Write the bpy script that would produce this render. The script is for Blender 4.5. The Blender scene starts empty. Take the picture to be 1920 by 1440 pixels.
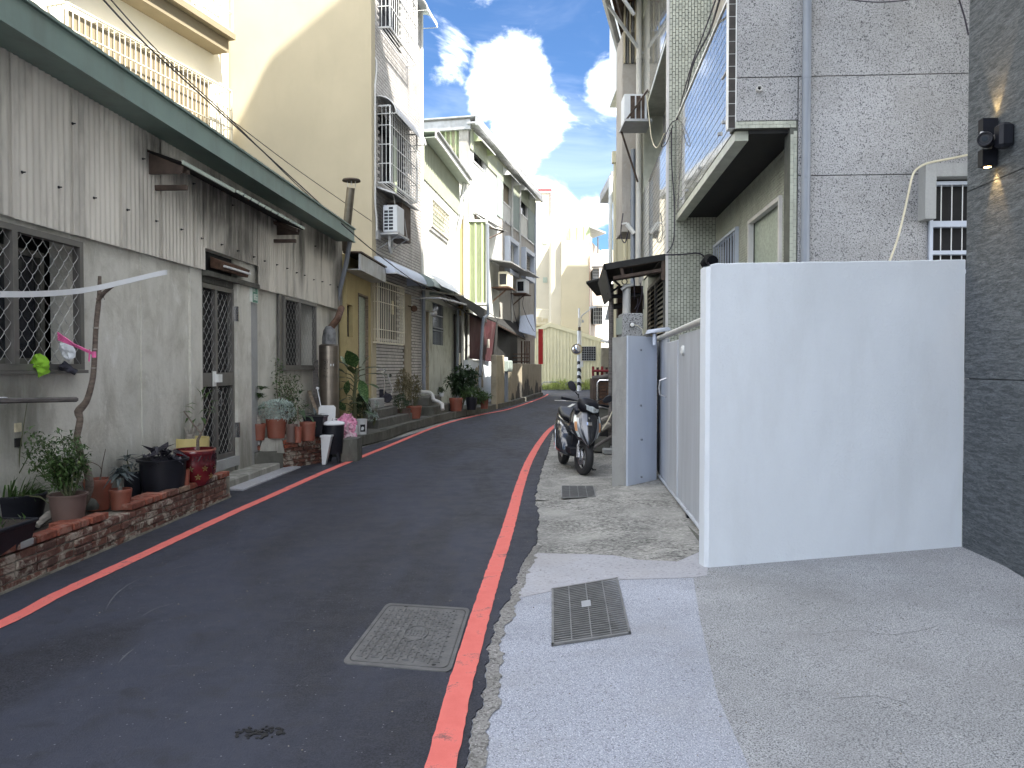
import bpy, bmesh, math, random
from mathutils import Vector, Matrix, noise as mnoise
rnd = random.Random(7)
V = Vector
C = bpy.context.scene.collection
SC = bpy.context.scene
# ------------------------------------------------------------------ camera, light, exposure
CAM = V((0, 0, 1.5)); FPX = 1442.0; PITCH = math.atan(33 / 1442)
cd = bpy.data.cameras.new('camera'); cam = bpy.data.objects.new('camera', cd); C.objects.link(cam)
cam.location = CAM; cam.rotation_euler = (math.radians(90) - PITCH, 0, 0)
cd.sensor_width = 36; cd.lens = 36 * FPX / 1920; cd.clip_end = 3000; cd.clip_start = 0.05
SC.camera = cam
SUN = V((0.26, -0.24, 0.47)).normalized()
sun_el = math.asin(SUN.z); sun_az = math.atan2(SUN.x, SUN.y)
ld = bpy.data.lights.new('sun', 'SUN'); ld.energy = 5.0; ld.angle = math.radians(0.53); ld.color = (1, 0.95, 0.86)
lo = bpy.data.objects.new('sun', ld); C.objects.link(lo)
lo.rotation_euler = (-SUN).to_track_quat('-Z', 'Y').to_euler(); lo.location = (0, 0, 40)
W = bpy.data.worlds.new('World'); SC.world = W; W.use_nodes = True
SC.view_settings.view_transform = 'Standard'; SC.view_settings.look = 'None'
SC.view_settings.exposure = 1.6; SC.view_settings.gamma = 1; SC.view_settings.use_curve_mapping = False
SC.cycles.use_denoising = True; SC.cycles.max_bounces = 6; SC.cycles.diffuse_bounces = 4
SC.cycles.sample_clamp_indirect = 8


class NT:
    """tiny node-tree writer"""
    def __init__(s, tree): s.t = tree; s.L = tree.links
    def n(s, typ, **kw):
        nd = s.t.nodes.new(typ)
        for k, v in kw.items():
            if k.startswith('_'): setattr(nd, k[1:], v)
            else:
                key = int(k[1:]) if k[0] == 'i' and k[1:].isdigit() else k.replace('_', ' ')
                s.set(nd.inputs[key], v)
        return nd
    def set(s, inp, v):
        if isinstance(v, bpy.types.NodeSocket): s.L.new(v, inp)
        elif isinstance(v, bpy.types.Node): s.L.new(v.outputs[0], inp)
        else:
            if hasattr(inp.default_value, '__len__') and hasattr(v, '__len__') and len(inp.default_value) == 4 and len(v) == 3: v = (*v, 1)
            inp.default_value = v
    def math(s, op, a, b=0.0, c=None, clamp=False):
        nd = s.t.nodes.new('ShaderNodeMath'); nd.operation = op; nd.use_clamp = clamp
        s.set(nd.inputs[0], a); s.set(nd.inputs[1], b)
        if c is not None: s.set(nd.inputs[2], c)
        return nd.outputs[0]
    def mix(s, f, a, b, mode='MIX'):
        nd = s.t.nodes.new('ShaderNodeMix'); nd.data_type = 'RGBA'; nd.blend_type = mode
        s.set(nd.inputs[0], f); s.set(nd.inputs[6], a); s.set(nd.inputs[7], b)
        return nd.outputs[2]
    def rng(s, v, a, b, c=0.0, d=1.0):
        nd = s.t.nodes.new('ShaderNodeMapRange'); nd.interpolation_type = 'SMOOTHSTEP'
        s.set(nd.inputs[0], v)
        for i, x in enumerate((a, b, c, d)): nd.inputs[i + 1].default_value = x
        return nd.outputs[0]
    def coords(s, scale=(1, 1, 1), kind='Object', rot=(0, 0, 0)):
        tc = s.t.nodes.new('ShaderNodeTexCoord'); mp = s.t.nodes.new('ShaderNodeMapping')
        s.L.new(tc.outputs[kind], mp.inputs[0]); mp.inputs['Scale'].default_value = scale; mp.inputs['Rotation'].default_value = rot
        return mp.outputs[0]
    def noise(s, vec, scale, detail=4, rough=0.55, dist=0.0):
        return s.n('ShaderNodeTexNoise', Vector=vec, Scale=scale, Detail=detail, Roughness=rough, Distortion=dist).outputs[0]


# sky: Nishita plus sunlit cumulus and thin cloud
w = NT(W.node_tree); W.node_tree.nodes.clear()
sky = w.t.nodes.new('ShaderNodeTexSky'); sky.sky_type = 'NISHITA'; sky.sun_disc = False
sky.sun_elevation = sun_el; sky.sun_rotation = sun_az; sky.altitude = 20; sky.air_density = 1.0; sky.dust_density = 0.6; sky.ozone_density = 2.2
tc = w.t.nodes.new('ShaderNodeTexCoord').outputs['Generated']
mp = w.n('ShaderNodeMapping', Vector=tc); mp.inputs['Scale'].default_value = (1, 1, 1.9)
n1 = w.noise(mp.outputs[0], 5.5, 9, 0.62, 0.45)
n2 = w.noise(mp.outputs[0], 1.7, 4, 0.5)
def skymask(px, py, inner, outer):
    d = V(((px - 960), 1442, (687 - py))).normalized()
    dt = w.n('ShaderNodeVectorMath', _operation='DISTANCE'); w.set(dt.inputs[0], tc); dt.inputs[1].default_value = d
    return w.rng(dt.outputs['Value'], inner, outer, 1, 0)
big = skymask(960, 165, 0.02, 0.078)
for q in ((985, 235, 0.02, 0.072, 1), (925, 190, .01, .055, .85), (968, 300, .01, .055, .9), (840, 128, .005, .05, .6), (1150, 150, .005, .055, .6), (1010, 410, .02, .085, 1), (1120, 395, .005, .05, .8)):
    big = w.math('MAXIMUM', big, w.math('MULTIPLY', skymask(*q[:4]), q[4]))
clear = skymask(985, 180, 0.20, 0.34)
cover = w.math('MULTIPLY', w.rng(n2, 0.40, 0.60), w.math('SUBTRACT', 1.0, clear))
msk = w.math('ADD', big, cover, clamp=True)
dens = w.rng(w.math('ADD', n1, w.math('MULTIPLY', msk, 0.40)), 0.61, 0.87)
wisp = w.math('MULTIPLY', w.rng(w.noise(mp.outputs[0], 3.2, 6, 0.6, 0.8), 0.45, 0.75), 0.10)
dens = w.math('ADD', dens, wisp, clamp=True)
sep = w.n('ShaderNodeSeparateXYZ', Vector=tc)
skyc = w.mix(1.0, sky.outputs[0], (0.33, 0.46, 0.60), 'MULTIPLY')
cl = w.mix(dens, skyc, (15.0, 15.2, 15.6))
bgn = w.n('ShaderNodeBackground', Color=cl, Strength=0.12)
ow = w.t.nodes.new('ShaderNodeOutputWorld'); w.L.new(bgn.outputs[0], ow.inputs[0])

# ------------------------------------------------------------------ materials
def newmat(name):
    m = bpy.data.materials.new(name); m.use_nodes = True; t = NT(m.node_tree)
    b = m.node_tree.nodes['Principled BSDF']
    return m, t, b
def bump(t, b, h, strength, dist=0.01):
    nd = t.n('ShaderNodeBump', Height=h, Strength=strength, Distance=dist); t.L.new(nd.outputs[0], b.inputs['Normal'])
def M_plain(name, col, rough=0.6, metal=0.0, var=0.15, scale=8, bmp=0.15, spec=0.5, stretch=(1, 1, 1), dirt=None, dirtamt=0.0, randomize=0.0):
    m, t, b = newmat(name)
    co = t.coords(stretch)
    n = t.noise(co, scale, 5)
    dark = tuple(c * (1 - var) for c in col); lite = tuple(min(1, c * (1 + var)) for c in col)
    c = t.mix(t.rng(n, 0.3, 0.7), dark, lite)
    if randomize:
        oi = t.n('ShaderNodeObjectInfo')
        c = t.mix(1.0, c, t.mix(oi.outputs['Random'], tuple([1 - randomize] * 3), tuple([1 + randomize] * 3)), 'MULTIPLY')
    if dirt:
        dn = t.noise(t.coords((1, 1, 0.25)), 3.0, 6, 0.65)
        c = t.mix(t.math('MULTIPLY', t.rng(dn, 0.45, 0.7), dirtamt), c, dirt)
    t.set(b.inputs['Base Color'], c)
    b.inputs['Roughness'].default_value = rough; b.inputs['Metallic'].default_value = metal
    b.inputs['Specular IOR Level'].default_value = spec
    if bmp: bump(t, b, t.noise(t.coords(stretch), scale * 6, 3), bmp)
    return m
def M_wall(name, base, stain, pale, amt=0.6, bmp=0.25, palea=0.5):
    """stained cement render: blotches, vertical streaks, pale scuffs"""
    m, t, b = newmat(name)
    blot = t.noise(t.coords((1, 1, 0.8)), 2.1, 8, 0.68, 0.5)
    strk = t.noise(t.coords((3.5, 3.5, 0.5)), 1.5, 6, 0.65, 0.3)
    scuf = t.noise(t.coords((1, 1, 0.5)), 5, 8, 0.7, 0.6)
    c = t.mix(t.math('MULTIPLY', t.rng(blot, 0.42, 0.68), amt), base, stain)
    c = t.mix(t.math('MULTIPLY', t.rng(strk, 0.5, 0.75), amt * 0.5), c, tuple(x * 0.62 for x in stain))
    c = t.mix(t.math('MULTIPLY', t.rng(scuf, 0.56, 0.68), palea), c, pale)
    fine = t.noise(t.coords(), 60, 3)
    c = t.mix(0.25, c, t.mix(fine, tuple(x * .6 for x in base), tuple(min(1, x * 1.3) for x in base)))
    t.set(b.inputs['Base Color'], c); b.inputs['Roughness'].default_value = 0.9; b.inputs['Specular IOR Level'].default_value = 0.25
    bump(t, b, t.math('ADD', t.noise(t.coords(), 22, 6), t.math('MULTIPLY', blot, 0.6)), bmp, 0.02)
    return m
def M_speckle(name, base, dark, lite, scale, darkt=0.62, litet=0.62, bmp=0.4, stain=None, stainamt=0.3, rough=0.85, stretch=(1, 1, 1)):
    m, t, b = newmat(name)
    co = t.coords(stretch)
    a1 = t.noise(co, scale, 2, 0.6); a2 = t.noise(t.coords(stretch, rot=(0.3, 0.7, 1.1)), scale * 1.25, 2, 0.6)
    c = t.mix(t.rng(a1, darkt - .07, darkt + .05), base, dark)
    c = t.mix(t.rng(a2, litet - .05, litet + .05), c, lite)
    bl = t.noise(t.coords(), 1.3, 5, 0.6)
    big_ = t.noise(t.coords(), 0.55, 6, 0.7, 0.6); c = t.mix(1.0, c, t.mix(t.rng(big_, 0.3, 0.7), (0.84, 0.84, 0.83), (1.10, 1.10, 1.10)), 'MULTIPLY')
    if stain: c = t.mix(t.math('MULTIPLY', t.rng(bl, 0.45, 0.7), stainamt), c, stain)
    t.set(b.inputs['Base Color'], c); b.inputs['Roughness'].default_value = rough; b.inputs['Specular IOR Level'].default_value = 0.3
    bump(t, b, a1, bmp, 0.006)
    return m
def M_metal(name, col, rough=0.35, rust=0.0):
    m = M_plain(name, col, rough, 0.85, 0.1, 12, 0.05, dirt=(0.09, 0.045, 0.025) if rust else None, dirtamt=rust)
    return m
def M_leaf(name, col, var=0.5, rough=0.45):
    m, t, b = newmat(name)
    oi = t.n('ShaderNodeNewGeometry'); r = oi.outputs['Random Per Island']
    c = t.mix(r, tuple(x * (1 - var) for x in col), tuple(x * (1 + var) for x in col))
    t.set(b.inputs['Base Color'], c); b.inputs['Roughness'].default_value = rough
    tr = t.n('ShaderNodeBsdfTranslucent', Color=tuple(x * 1.2 for x in col))
    ms = t.n('ShaderNodeMixShader', Fac=0.25); t.L.new(b.outputs[0], ms.inputs[1]); t.L.new(tr.outputs[0], ms.inputs[2])
    t.L.new(ms.outputs[0], m.node_tree.nodes['Material Output'].inputs[0])
    return m
def M_emit(name, col, s):
    m, t, b = newmat(name); b.inputs['Emission Color'].default_value = (*col, 1); b.inputs['Emission Strength'].default_value = s; return m

# asphalt: fine aggregate, worn lighter wheel paths, scuffs
def mk_asphalt():
    m, t, b = newmat('asphalt')
    co = t.coords(); g = t.noise(co, 105, 3, 0.75); g2 = t.noise(t.coords(rot=(0, 0, 1)), 330, 2, 0.6)
    lg = t.noise(t.coords((1.2, 0.35, 1)), 0.9, 5, 0.6, 0.5); md = t.noise(co, 5, 6, 0.7)
    c = t.mix(t.rng(g, 0.35, 0.7), (0.005, 0.006, 0.010), (0.048, 0.050, 0.066))
    c = t.mix(t.math('MULTIPLY', t.rng(lg, 0.36, 0.62), 0.85), c, (0.040, 0.045, 0.067))
    c = t.mix(t.math('MULTIPLY', t.rng(md, 0.52, 0.70), 0.6), c, (0.016, 0.017, 0.022))
    sc = t.noise(t.coords((2.2, 14, 1), rot=(0, 0, 0.35)), 1.6, 5, 0.7, 0.5); c = t.mix(t.math('MULTIPLY', t.rng(sc, 0.60, 0.72), 0.22), c, (0.13, 0.135, 0.145))
    sp = t.n('ShaderNodeTexVoronoi', Vector=co, Scale=45.0); r = t.n('ShaderNodeSeparateColor', Color=sp.outputs['Color'])
    dot = t.math('MULTIPLY', t.math('LESS_THAN', sp.outputs['Distance'], 0.16), t.math('GREATER_THAN', r.outputs[0], 0.93))
    c = t.mix(t.math('MULTIPLY', dot, 0.55), c, (0.35, 0.36, 0.38))
    t.set(b.inputs['Base Color'], c); b.inputs['Specular IOR Level'].default_value = 0.42
    t.set(b.inputs['Roughness'], t.rng(md, 0.3, 0.7, 0.78, 0.6))
    bump(t, b, t.math('ADD', g, t.math('MULTIPLY', g2, 0.5)), 0.75, 0.008)
    return m
MA = {}
MA['asphalt'] = mk_asphalt()
def mk_redpaint():
    m, t, b = newmat('red line paint')
    co = t.coords(); g = t.noise(co, 150, 3, 0.7); wv = t.noise(co, 7, 6, 0.7)
    c = t.mix(t.rng(wv, 0.3, 0.7), (0.67, 0.15, 0.125), (0.74, 0.185, 0.155))
    wear = t.math('MULTIPLY', t.rng(t.math('ADD', wv, t.math('MULTIPLY', g, 0.35)), 0.74, 0.86), 0.75)
    c = t.mix(wear, c, (0.10, 0.09, 0.09))
    t.set(b.inputs['Base Color'], c); b.inputs['Roughness'].default_value = 0.75; b.inputs['Specular IOR Level'].default_value = 0.3
    bump(t, b, g, 0.45, 0.006)
    return m
MA['red'] = mk_redpaint()
MA['terrazzo_l'] = M_speckle('pale washed stone', (0.34, 0.36, 0.42), (0.17, 0.18, 0.21), (0.60, 0.63, 0.69), 135, 0.58, 0.6, 0.3, (0.28, 0.28, 0.28), 0.35)
MA['terrazzo_d'] = M_speckle('grey washed stone', (0.33, 0.34, 0.355), (0.11, 0.115, 0.125), (0.50, 0.51, 0.525), 140, 0.55, 0.59, 0.35, (0.20, 0.20, 0.205), 0.4)
MA['smooth_c'] = M_speckle('smooth new concrete', (0.38, 0.385, 0.42), (0.28, 0.28, 0.29), (0.44, 0.44, 0.47), 40, 0.62, 0.62, 0.15, (0.33, 0.31, 0.29), 0.4)
def mk_oldc():
    m, t, b = newmat('old rough concrete')
    co = t.coords(); a = t.noise(co, 2.2, 7, 0.72, 0.8); f = t.noise(t.coords((1.0, 1.6, 1)), 26, 7, 0.75, 0.4); d = t.noise(t.coords((1, 1, 1), rot=(0, 0, .5)), 1.1, 4, 0.6)
    c = t.mix(t.rng(a, 0.35, 0.65), (0.34, 0.335, 0.315), (0.19, 0.19, 0.18))
    c = t.mix(t.math('MULTIPLY', t.rng(f, 0.50, 0.60), t.rng(d, 0.4, 0.58, 0.1, 1.0)), c, (0.06, 0.06, 0.056))
    c = t.mix(t.math('MULTIPLY', t.rng(f, 0.47, 0.38), 0.7), c, (0.50, 0.49, 0.455))
    t.set(b.inputs['Base Color'], c); b.inputs['Roughness'].default_value = 0.92; b.inputs['Specular IOR Level'].default_value = 0.25
    bump(t, b, t.math('ADD', f, t.math('MULTIPLY', a, 1.5)), 0.6, 0.015)
    return m
MA['old_c'] = mk_oldc()
MA['cement'] = M_wall('stained cement render', (0.63, 0.62, 0.565), (0.35, 0.335, 0.28), (0.80, 0.80, 0.77), 0.75, 0.4, 0.6)
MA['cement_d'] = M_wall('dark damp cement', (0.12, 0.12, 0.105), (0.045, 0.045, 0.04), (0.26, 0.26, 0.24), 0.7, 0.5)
MA['curb'] = M_wall('kerb concrete', (0.12, 0.12, 0.105), (0.04, 0.04, 0.034), (0.26, 0.26, 0.23), 0.8, 0.5)
MA['pave'] = M_wall('walkway concrete', (0.13, 0.13, 0.12), (0.055, 0.055, 0.05), (0.26, 0.26, 0.24), 0.6, 0.4)
MA['white_st'] = M_plain('white stucco', (0.665, 0.705, 0.745), 0.85, 0, 0.05, 1.3, 0.0, 0.25, (1, 1, 0.5), dirt=(0.46, 0.47, 0.47), dirtamt=0.16)
def stucco(m, s=60, k=0.35):
    t = NT(m.node_tree); b = m.node_tree.nodes['Principled BSDF']
    n = t.math('ADD', t.noise(t.coords(), s, 4, 0.6), t.math('MULTIPLY', t.noise(t.coords(), s * .25, 3), 0.7)); bump(t, b, n, k, 0.008)
stucco(MA['white_st'], 55, 0.5)
MA['grey_paint'] = M_plain('grey blue paint', (0.50, 0.55, 0.64), 0.55, 0, 0.05, 4, 0.04, 0.4, (1, 1, 0.2))
MA['grey_gate'] = M_plain('grey gate paint', (0.45, 0.48, 0.53), 0.6, 0, 0.10, 5, 0.04, 0.4, (1, 1, 0.15))
MA['post_c'] = M_wall('post cement', (0.36, 0.37, 0.37), (0.22, 0.22, 0.21), (0.48, 0.48, 0.48), 0.5, 0.3)
MA['granite'] = M_speckle('washed granite render', (0.35, 0.352, 0.36), (0.065, 0.067, 0.075), (0.48, 0.485, 0.50), 78, 0.585, 0.6, 0.4, (0.25, 0.245, 0.235), 0.35)
MA['granite_f'] = M_speckle('fine speckled granite', (0.30, 0.305, 0.31), (0.06, 0.06, 0.062), (0.42, 0.42, 0.43), 70, 0.58, 0.6, 0.25, (0.2, 0.2, 0.19), 0.4)
def mk_slate():
    m, t, b = newmat('split slate')
    co = t.coords((1, 1.1, 7), rot=(0.30, 0, 0)); a = t.noise(co, 6.5, 6, 0.72, 0.7); f = t.noise(t.coords((1, 2, 9), rot=(0.26, 0, 0)), 15, 5, 0.7, 0.6)
    c = t.mix(t.rng(a, 0.35, 0.68), (0.075, 0.088, 0.097), (0.20, 0.222, 0.237))
    c = t.mix(t.math('MULTIPLY', t.rng(f, 0.5, 0.68), 0.75), c, (0.03, 0.036, 0.04))
    c = t.mix(t.math('MULTIPLY', t.rng(f, 0.42, 0.32), 0.6), c, (0.30, 0.33, 0.35))
    t.set(b.inputs['Base Color'], c); b.inputs['Roughness'].default_value = 0.7
    bump(t, b, t.math('ADD', a, t.math('MULTIPLY', f, 0.8)), 1.0, 0.03)
    return m
MA['slate'] = mk_slate()
MA['cream'] = M_plain('cream painted render', (0.47, 0.42, 0.31), 0.9, 0, 0.05, 0.7, 0.08, 0.2, dirt=(0.38, 0.34, 0.25), dirtamt=0.18)
MA['cream_b'] = M_plain('bright cream render', (0.86, 0.82, 0.70), 0.9, 0, 0.03, 0.8, 0.05, 0.2)
MA['cream_w'] = M_plain('pale cream render', (0.56, 0.52, 0.42), 0.9, 0, 0.04, 0.8, 0.05, 0.2)
MA['beige'] = M_plain('beige render', (0.50, 0.45, 0.33), 0.9, 0, 0.04, 0.6, 0.05, 0.2)
MA['pinkish'] = M_plain('pinkish render', (0.44, 0.37, 0.31), 0.9, 0, 0.04, 0.6, 0.05, 0.2)
MA['ochre'] = M_wall('ochre render', (0.46, 0.38, 0.20), (0.32, 0.26, 0.14), (0.55, 0.5, 0.33), 0.5, 0.2)
MA['white_w'] = M_wall('old white wash', (0.66, 0.67, 0.64), (0.42, 0.41, 0.36), (0.75, 0.76, 0.74), 0.35, 0.15, 0.3)
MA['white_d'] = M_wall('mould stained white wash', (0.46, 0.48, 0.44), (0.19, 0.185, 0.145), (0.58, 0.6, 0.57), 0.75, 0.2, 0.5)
MA['grey_w'] = M_wall('grey weathered render', (0.42, 0.40, 0.37), (0.28, 0.25, 0.21), (0.52, 0.5, 0.48), 0.6, 0.2)
MA['tan_w'] = M_wall('tan stained render', (0.35, 0.31, 0.235), (0.20, 0.17, 0.12), (0.47, 0.43, 0.34), 0.7, 0.3)
MA['tile_g'] = M_plain('grey strip tile', (0.47, 0.45, 0.435), 0.5, 0, 0.12, 3, 0.02, 0.5, dirt=(0.2, 0.19, 0.17), dirtamt=0.35)
MA['tile_w'] = M_plain('white strip tile', (0.62, 0.61, 0.60), 0.5, 0, 0.08, 3, 0.02, 0.5)
MA['grout_d'] = M_plain('dark grout', (0.055, 0.055, 0.055), 0.9)
MA['grout_m'] = M_plain('grey grout', (0.10, 0.105, 0.09), 0.9)
MA['tile_gr'] = M_plain('pale green mosaic', (0.45, 0.47, 0.40), 0.32, 0, 0.12, 6, 0.02, 0.5, dirt=(0.22, 0.22, 0.16), dirtamt=0.3)
MA['tile_gl'] = M_plain('glazed pearl tile', (0.40, 0.40, 0.36), 0.10, 0, 0.08, 6, 0.02, 1.0); MA['tile_gl'].node_tree.nodes['Principled BSDF'].inputs['Coat Weight'].default_value = 1.0
MA['tile_dk'] = M_plain('dark brown glazed tile', (0.035, 0.03, 0.027), 0.3, 0, 0.3, 10, 0.05)
MA['corr'] = M_plain('weathered fibre cement sheet', (0.66, 0.63, 0.565), 0.75, 0, 0.10, 2.5, 0.05, 0.3, (1, 1, 0.2), dirt=(0.16, 0.155, 0.14), dirtamt=0.5)
def add_mask(m, col, masks, amt, nscale=2.2):
    """stain patches with a shape of their own: masks = (centre, radii) in object space"""
    t = NT(m.node_tree); b = m.node_tree.nodes['Principled BSDF']; src = b.inputs['Base Color'].links[0].from_socket
    co = t.coords(); tot = None
    for c, r in masks:
        mp = t.n('ShaderNodeMapping', Vector=co, _vector_type='POINT'); mp.inputs['Location'].default_value = tuple(-c[i] / r[i] for i in range(3)); mp.inputs['Scale'].default_value = tuple(1 / x for x in r)
        ln = t.n('ShaderNodeVectorMath', _operation='LENGTH'); t.set(ln.inputs[0], mp.outputs[0]); v = t.rng(ln.outputs['Value'], 0.25, 1.15, 1, 0)
        tot = v if tot is None else t.math('MAXIMUM', tot, v)
    nz = t.noise(t.coords((3, 3, .5)), nscale, 6, .65); f = t.math('MULTIPLY', tot, t.rng(nz, .25, .6, .35, 1)); f = t.math('MULTIPLY', f, amt)
    t.set(b.inputs['Base Color'], t.mix(f, src, col))
HL = (-4.25 + .052 * 8, 8.0, 0.0)
def hs(u, z, ru, rz): return ((-4.25 + .052 * u + .05 - HL[0], u - HL[1], z), (1.2, ru, rz))
add_mask(MA['corr'], (0.022, 0.021, 0.02), [hs(9.8, 3.55, 1.7, .55), hs(10.3, 3.15, .8, .6), hs(8.1, 3.75, .5, .3), hs(12.9, 3.5, .25, .9), hs(14.2, 3.75, 1.6, .35), hs(15.2, 3.0, .5, 1.0), hs(11.4, 3.7, 1.4, .3)], .8)  # soot, plus dark patches under awning and eave standing in for shade
add_mask(MA['cement'], (0.13, 0.13, 0.11), [hs(11.3, 0, 1.2, 1.1), hs(10.5, .2, .35, .8), hs(7.5, .2, 3.5, .6), hs(13.8, .5, .9, 1.2), hs(6.1, 1.1, .5, .45), hs(9.0, .5, .5, .9), hs(14.9, 2.3, .6, .5), hs(9.8, 2.75, .9, .3)], .8, 1.3)
MA['green_tr'] = M_plain('grey green painted steel', (0.17, 0.245, 0.215), 0.5, 0, 0.06, 3, 0.03, 0.5, dirt=(0.12, 0.14, 0.12), dirtamt=0.4)
MA['green_pale'] = M_plain('pale green painted steel', (0.36, 0.42, 0.36), 0.5, 0, 0.06, 3, 0.03, 0.5)
MA['green_sh'] = M_plain('yellow green steel sheet', (0.46, 0.53, 0.31), 0.5, 0, 0.06, 2, 0.02, 0.4)
MA['teal_sh'] = M_plain('teal steel sheet', (0.27, 0.32, 0.30), 0.5, 0, 0.06, 2, 0.02, 0.4)
MA['beige_sh'] = M_plain('beige steel sheet', (0.62, 0.585, 0.42), 0.55, 0, 0.05, 2, 0.02, 0.4)
MA['shed_sh'] = M_plain('cream steel sheet', (0.80, 0.745, 0.50), 0.55, 0, 0.04, 2, 0.02, 0.4)
MA['galv'] = M_plain('galvanised sheet', (0.42, 0.43, 0.44), 0.45, 0.4, 0.15, 3, 0.03, 0.5, dirt=(0.2, 0.17, 0.14), dirtamt=0.4)
MA['blue_aw'] = M_plain('pale blue awning sheet', (0.46, 0.52, 0.63), 0.5, 0, 0.06, 2, 0.02)
MA['black_sh'] = M_plain('sooty black sheet', (0.014, 0.014, 0.014), 0.7, 0, 0.4, 4, 0.1)
MA['rusty'] = M_plain('rusty iron', (0.10, 0.055, 0.035), 0.8, 0.2, 0.4, 12, 0.3)
MA['bronze'] = M_plain('bronze anodised aluminium', (0.16, 0.155, 0.145), 0.45, 0.4, 0.1, 4, 0.02)
MA['wire'] = M_plain('grey mesh metal', (0.38, 0.38, 0.37), 0.45, 0.5, 0.1, 4, 0.0)
MA['steel'] = M_plain('stainless steel', (0.62, 0.62, 0.63), 0.25, 0.95, 0.05, 4, 0.0)
MA['chrome'] = M_plain('chrome', (0.8, 0.8, 0.8), 0.08, 1.0, 0.02, 4, 0.0)
MA['white_m'] = M_plain('white painted metal', (0.72, 0.73, 0.72), 0.45, 0, 0.06, 4, 0.02)
MA['cream_m'] = M_plain('cream painted metal', (0.66, 0.62, 0.50), 0.5, 0, 0.06, 4, 0.02, dirt=(0.3, 0.25, 0.18), dirtamt=0.3)
MA['ac_w'] = M_plain('off white plastic', (0.62, 0.65, 0.68), 0.5, 0, 0.04, 4, 0.0)
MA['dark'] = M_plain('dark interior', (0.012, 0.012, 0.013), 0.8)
MA['glass_d'] = M_plain('dark window glass', (0.015, 0.017, 0.022), 0.15, 0, 0.1, 3, 0.0, 0.35)
MA['glass_f'] = M_plain('frosted window glass', (0.34, 0.40, 0.33), 0.28, 0, 0.25, 25, 0.35, 0.8)
MA['black_p'] = M_plain('black plastic', (0.010, 0.011, 0.016), 0.45, 0, 0.2, 8, 0.06, 0.3)
MA['terra'] = M_plain('terracotta plastic', (0.23, 0.062, 0.038), 0.55, 0, 0.12, 6, 0.05, dirt=(0.2, 0.15, 0.11), dirtamt=0.3, randomize=0.15)
MA['brown_p'] = M_plain('brown plastic pot', (0.125, 0.082, 0.07), 0.55, 0, 0.08, 6, 0.05)
MA['soil'] = M_plain('soil', (0.035, 0.026, 0.018), 0.95, 0, 0.5, 40, 0.8)
MA['bark'] = M_plain('bark', (0.15, 0.12, 0.10), 0.9, 0, 0.3, 14, 0.5, 0.3, (1, 1, 3))
MA['bark_l'] = M_plain('pale bark', (0.27, 0.25, 0.22), 0.9, 0, 0.25, 14, 0.5, 0.3, (1, 1, 3))
MA['stem'] = M_plain('green brown stem', (0.09, 0.10, 0.05), 0.7)
MA['leaf'] = M_leaf('mid green leaf', (0.06, 0.11, 0.032))
MA['leaf_d'] = M_leaf('dark green leaf', (0.03, 0.06, 0.025))
MA['leaf_y'] = M_leaf('yellow green leaf', (0.12, 0.17, 0.05))
MA['leaf_b'] = M_leaf('blue grey leaf', (0.07, 0.09, 0.09), 0.3, 0.3)
MA['leaf_s'] = M_leaf('silver leaf', (0.42, 0.50, 0.47), 0.3, 0.7)
MA['leaf_p'] = M_leaf('dark purple leaf', (0.022, 0.02, 0.03), 0.4, 0.4)
MA['leaf_dry'] = M_leaf('dry brown leaf', (0.17, 0.15, 0.085), 0.5, 0.8)
MA['grass'] = M_leaf('grass blade', (0.07, 0.13, 0.035), 0.4, 0.5)
MA['grass_sun'] = M_leaf('sun tinted weed blade', (0.50, 0.56, 0.20), 0.5, 0.6)  # weeds stand in shade; sunlight is put into this bright colour
MA['wood'] = M_plain('weathered wood', (0.20, 0.16, 0.12), 0.85, 0, 0.3, 6, 0.3, 0.3, (1, 1, 6))
MA['wood_d'] = M_plain('grey wood', (0.13, 0.12, 0.115), 0.85, 0, 0.3, 6, 0.3, 0.3, (1, 1, 6))
MA['cable'] = M_plain('black cable', (0.03, 0.025, 0.04), 0.6, 0, 0.1, 4, 0)
MA['cable_l'] = M_plain('cream cable', (0.60, 0.56, 0.42), 0.6, 0, 0.1, 4, 0)
MA['pvc'] = M_plain('grey pvc pipe', (0.21, 0.235, 0.275), 0.4, 0, 0.05, 4, 0)
MA['pvc_l'] = M_plain('pale pvc pipe', (0.52, 0.52, 0.50), 0.45, 0, 0.06, 4, 0)
MA['mortar'] = M_plain('old mortar', (0.24, 0.22, 0.18), 0.95, 0, 0.35, 12, 0.9, dirt=(0.07, 0.06, 0.05), dirtamt=0.6)
def mk_brick(name, c1, c2, white=0.3):
    m, t, b = newmat(name)
    oi = t.n('ShaderNodeObjectInfo'); co = t.n('ShaderNodeVectorMath', _operation='ADD'); g = t.n('ShaderNodeTexCoord')
    t.set(co.inputs[0], g.outputs['Object']); t.set(co.inputs[1], oi.outputs['Location'])
    a = t.noise(co.outputs[0], 14, 6, 0.7); e = t.noise(co.outputs[0], 7, 6, 0.75, 0.6)
    c = t.mix(oi.outputs['Random'], c1, c2); c = t.mix(t.rng(a, 0.35, 0.7), t.mix(1.0, c, (0.5, 0.5, 0.5), 'MULTIPLY'), c)
    c = t.mix(t.math('MULTIPLY', t.rng(e, 0.49, 0.60), white), c, (0.38, 0.34, 0.28))
    t.set(b.inputs['Base Color'], c); b.inputs['Roughness'].default_value = 0.93; bump(t, b, a, 0.8, 0.012)
    return m
MA['brick'] = mk_brick('old red brick', (0.21, 0.085, 0.058), (0.135, 0.07, 0.055), 0.85)
MA['brick_n'] = mk_brick('cleaner red brick', (0.34, 0.09, 0.05), (0.26, 0.085, 0.055), 0.25)
MA['brick_p'] = mk_brick('pale brick', (0.42, 0.30, 0.21), (0.36, 0.24, 0.17), 0.5)
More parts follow.
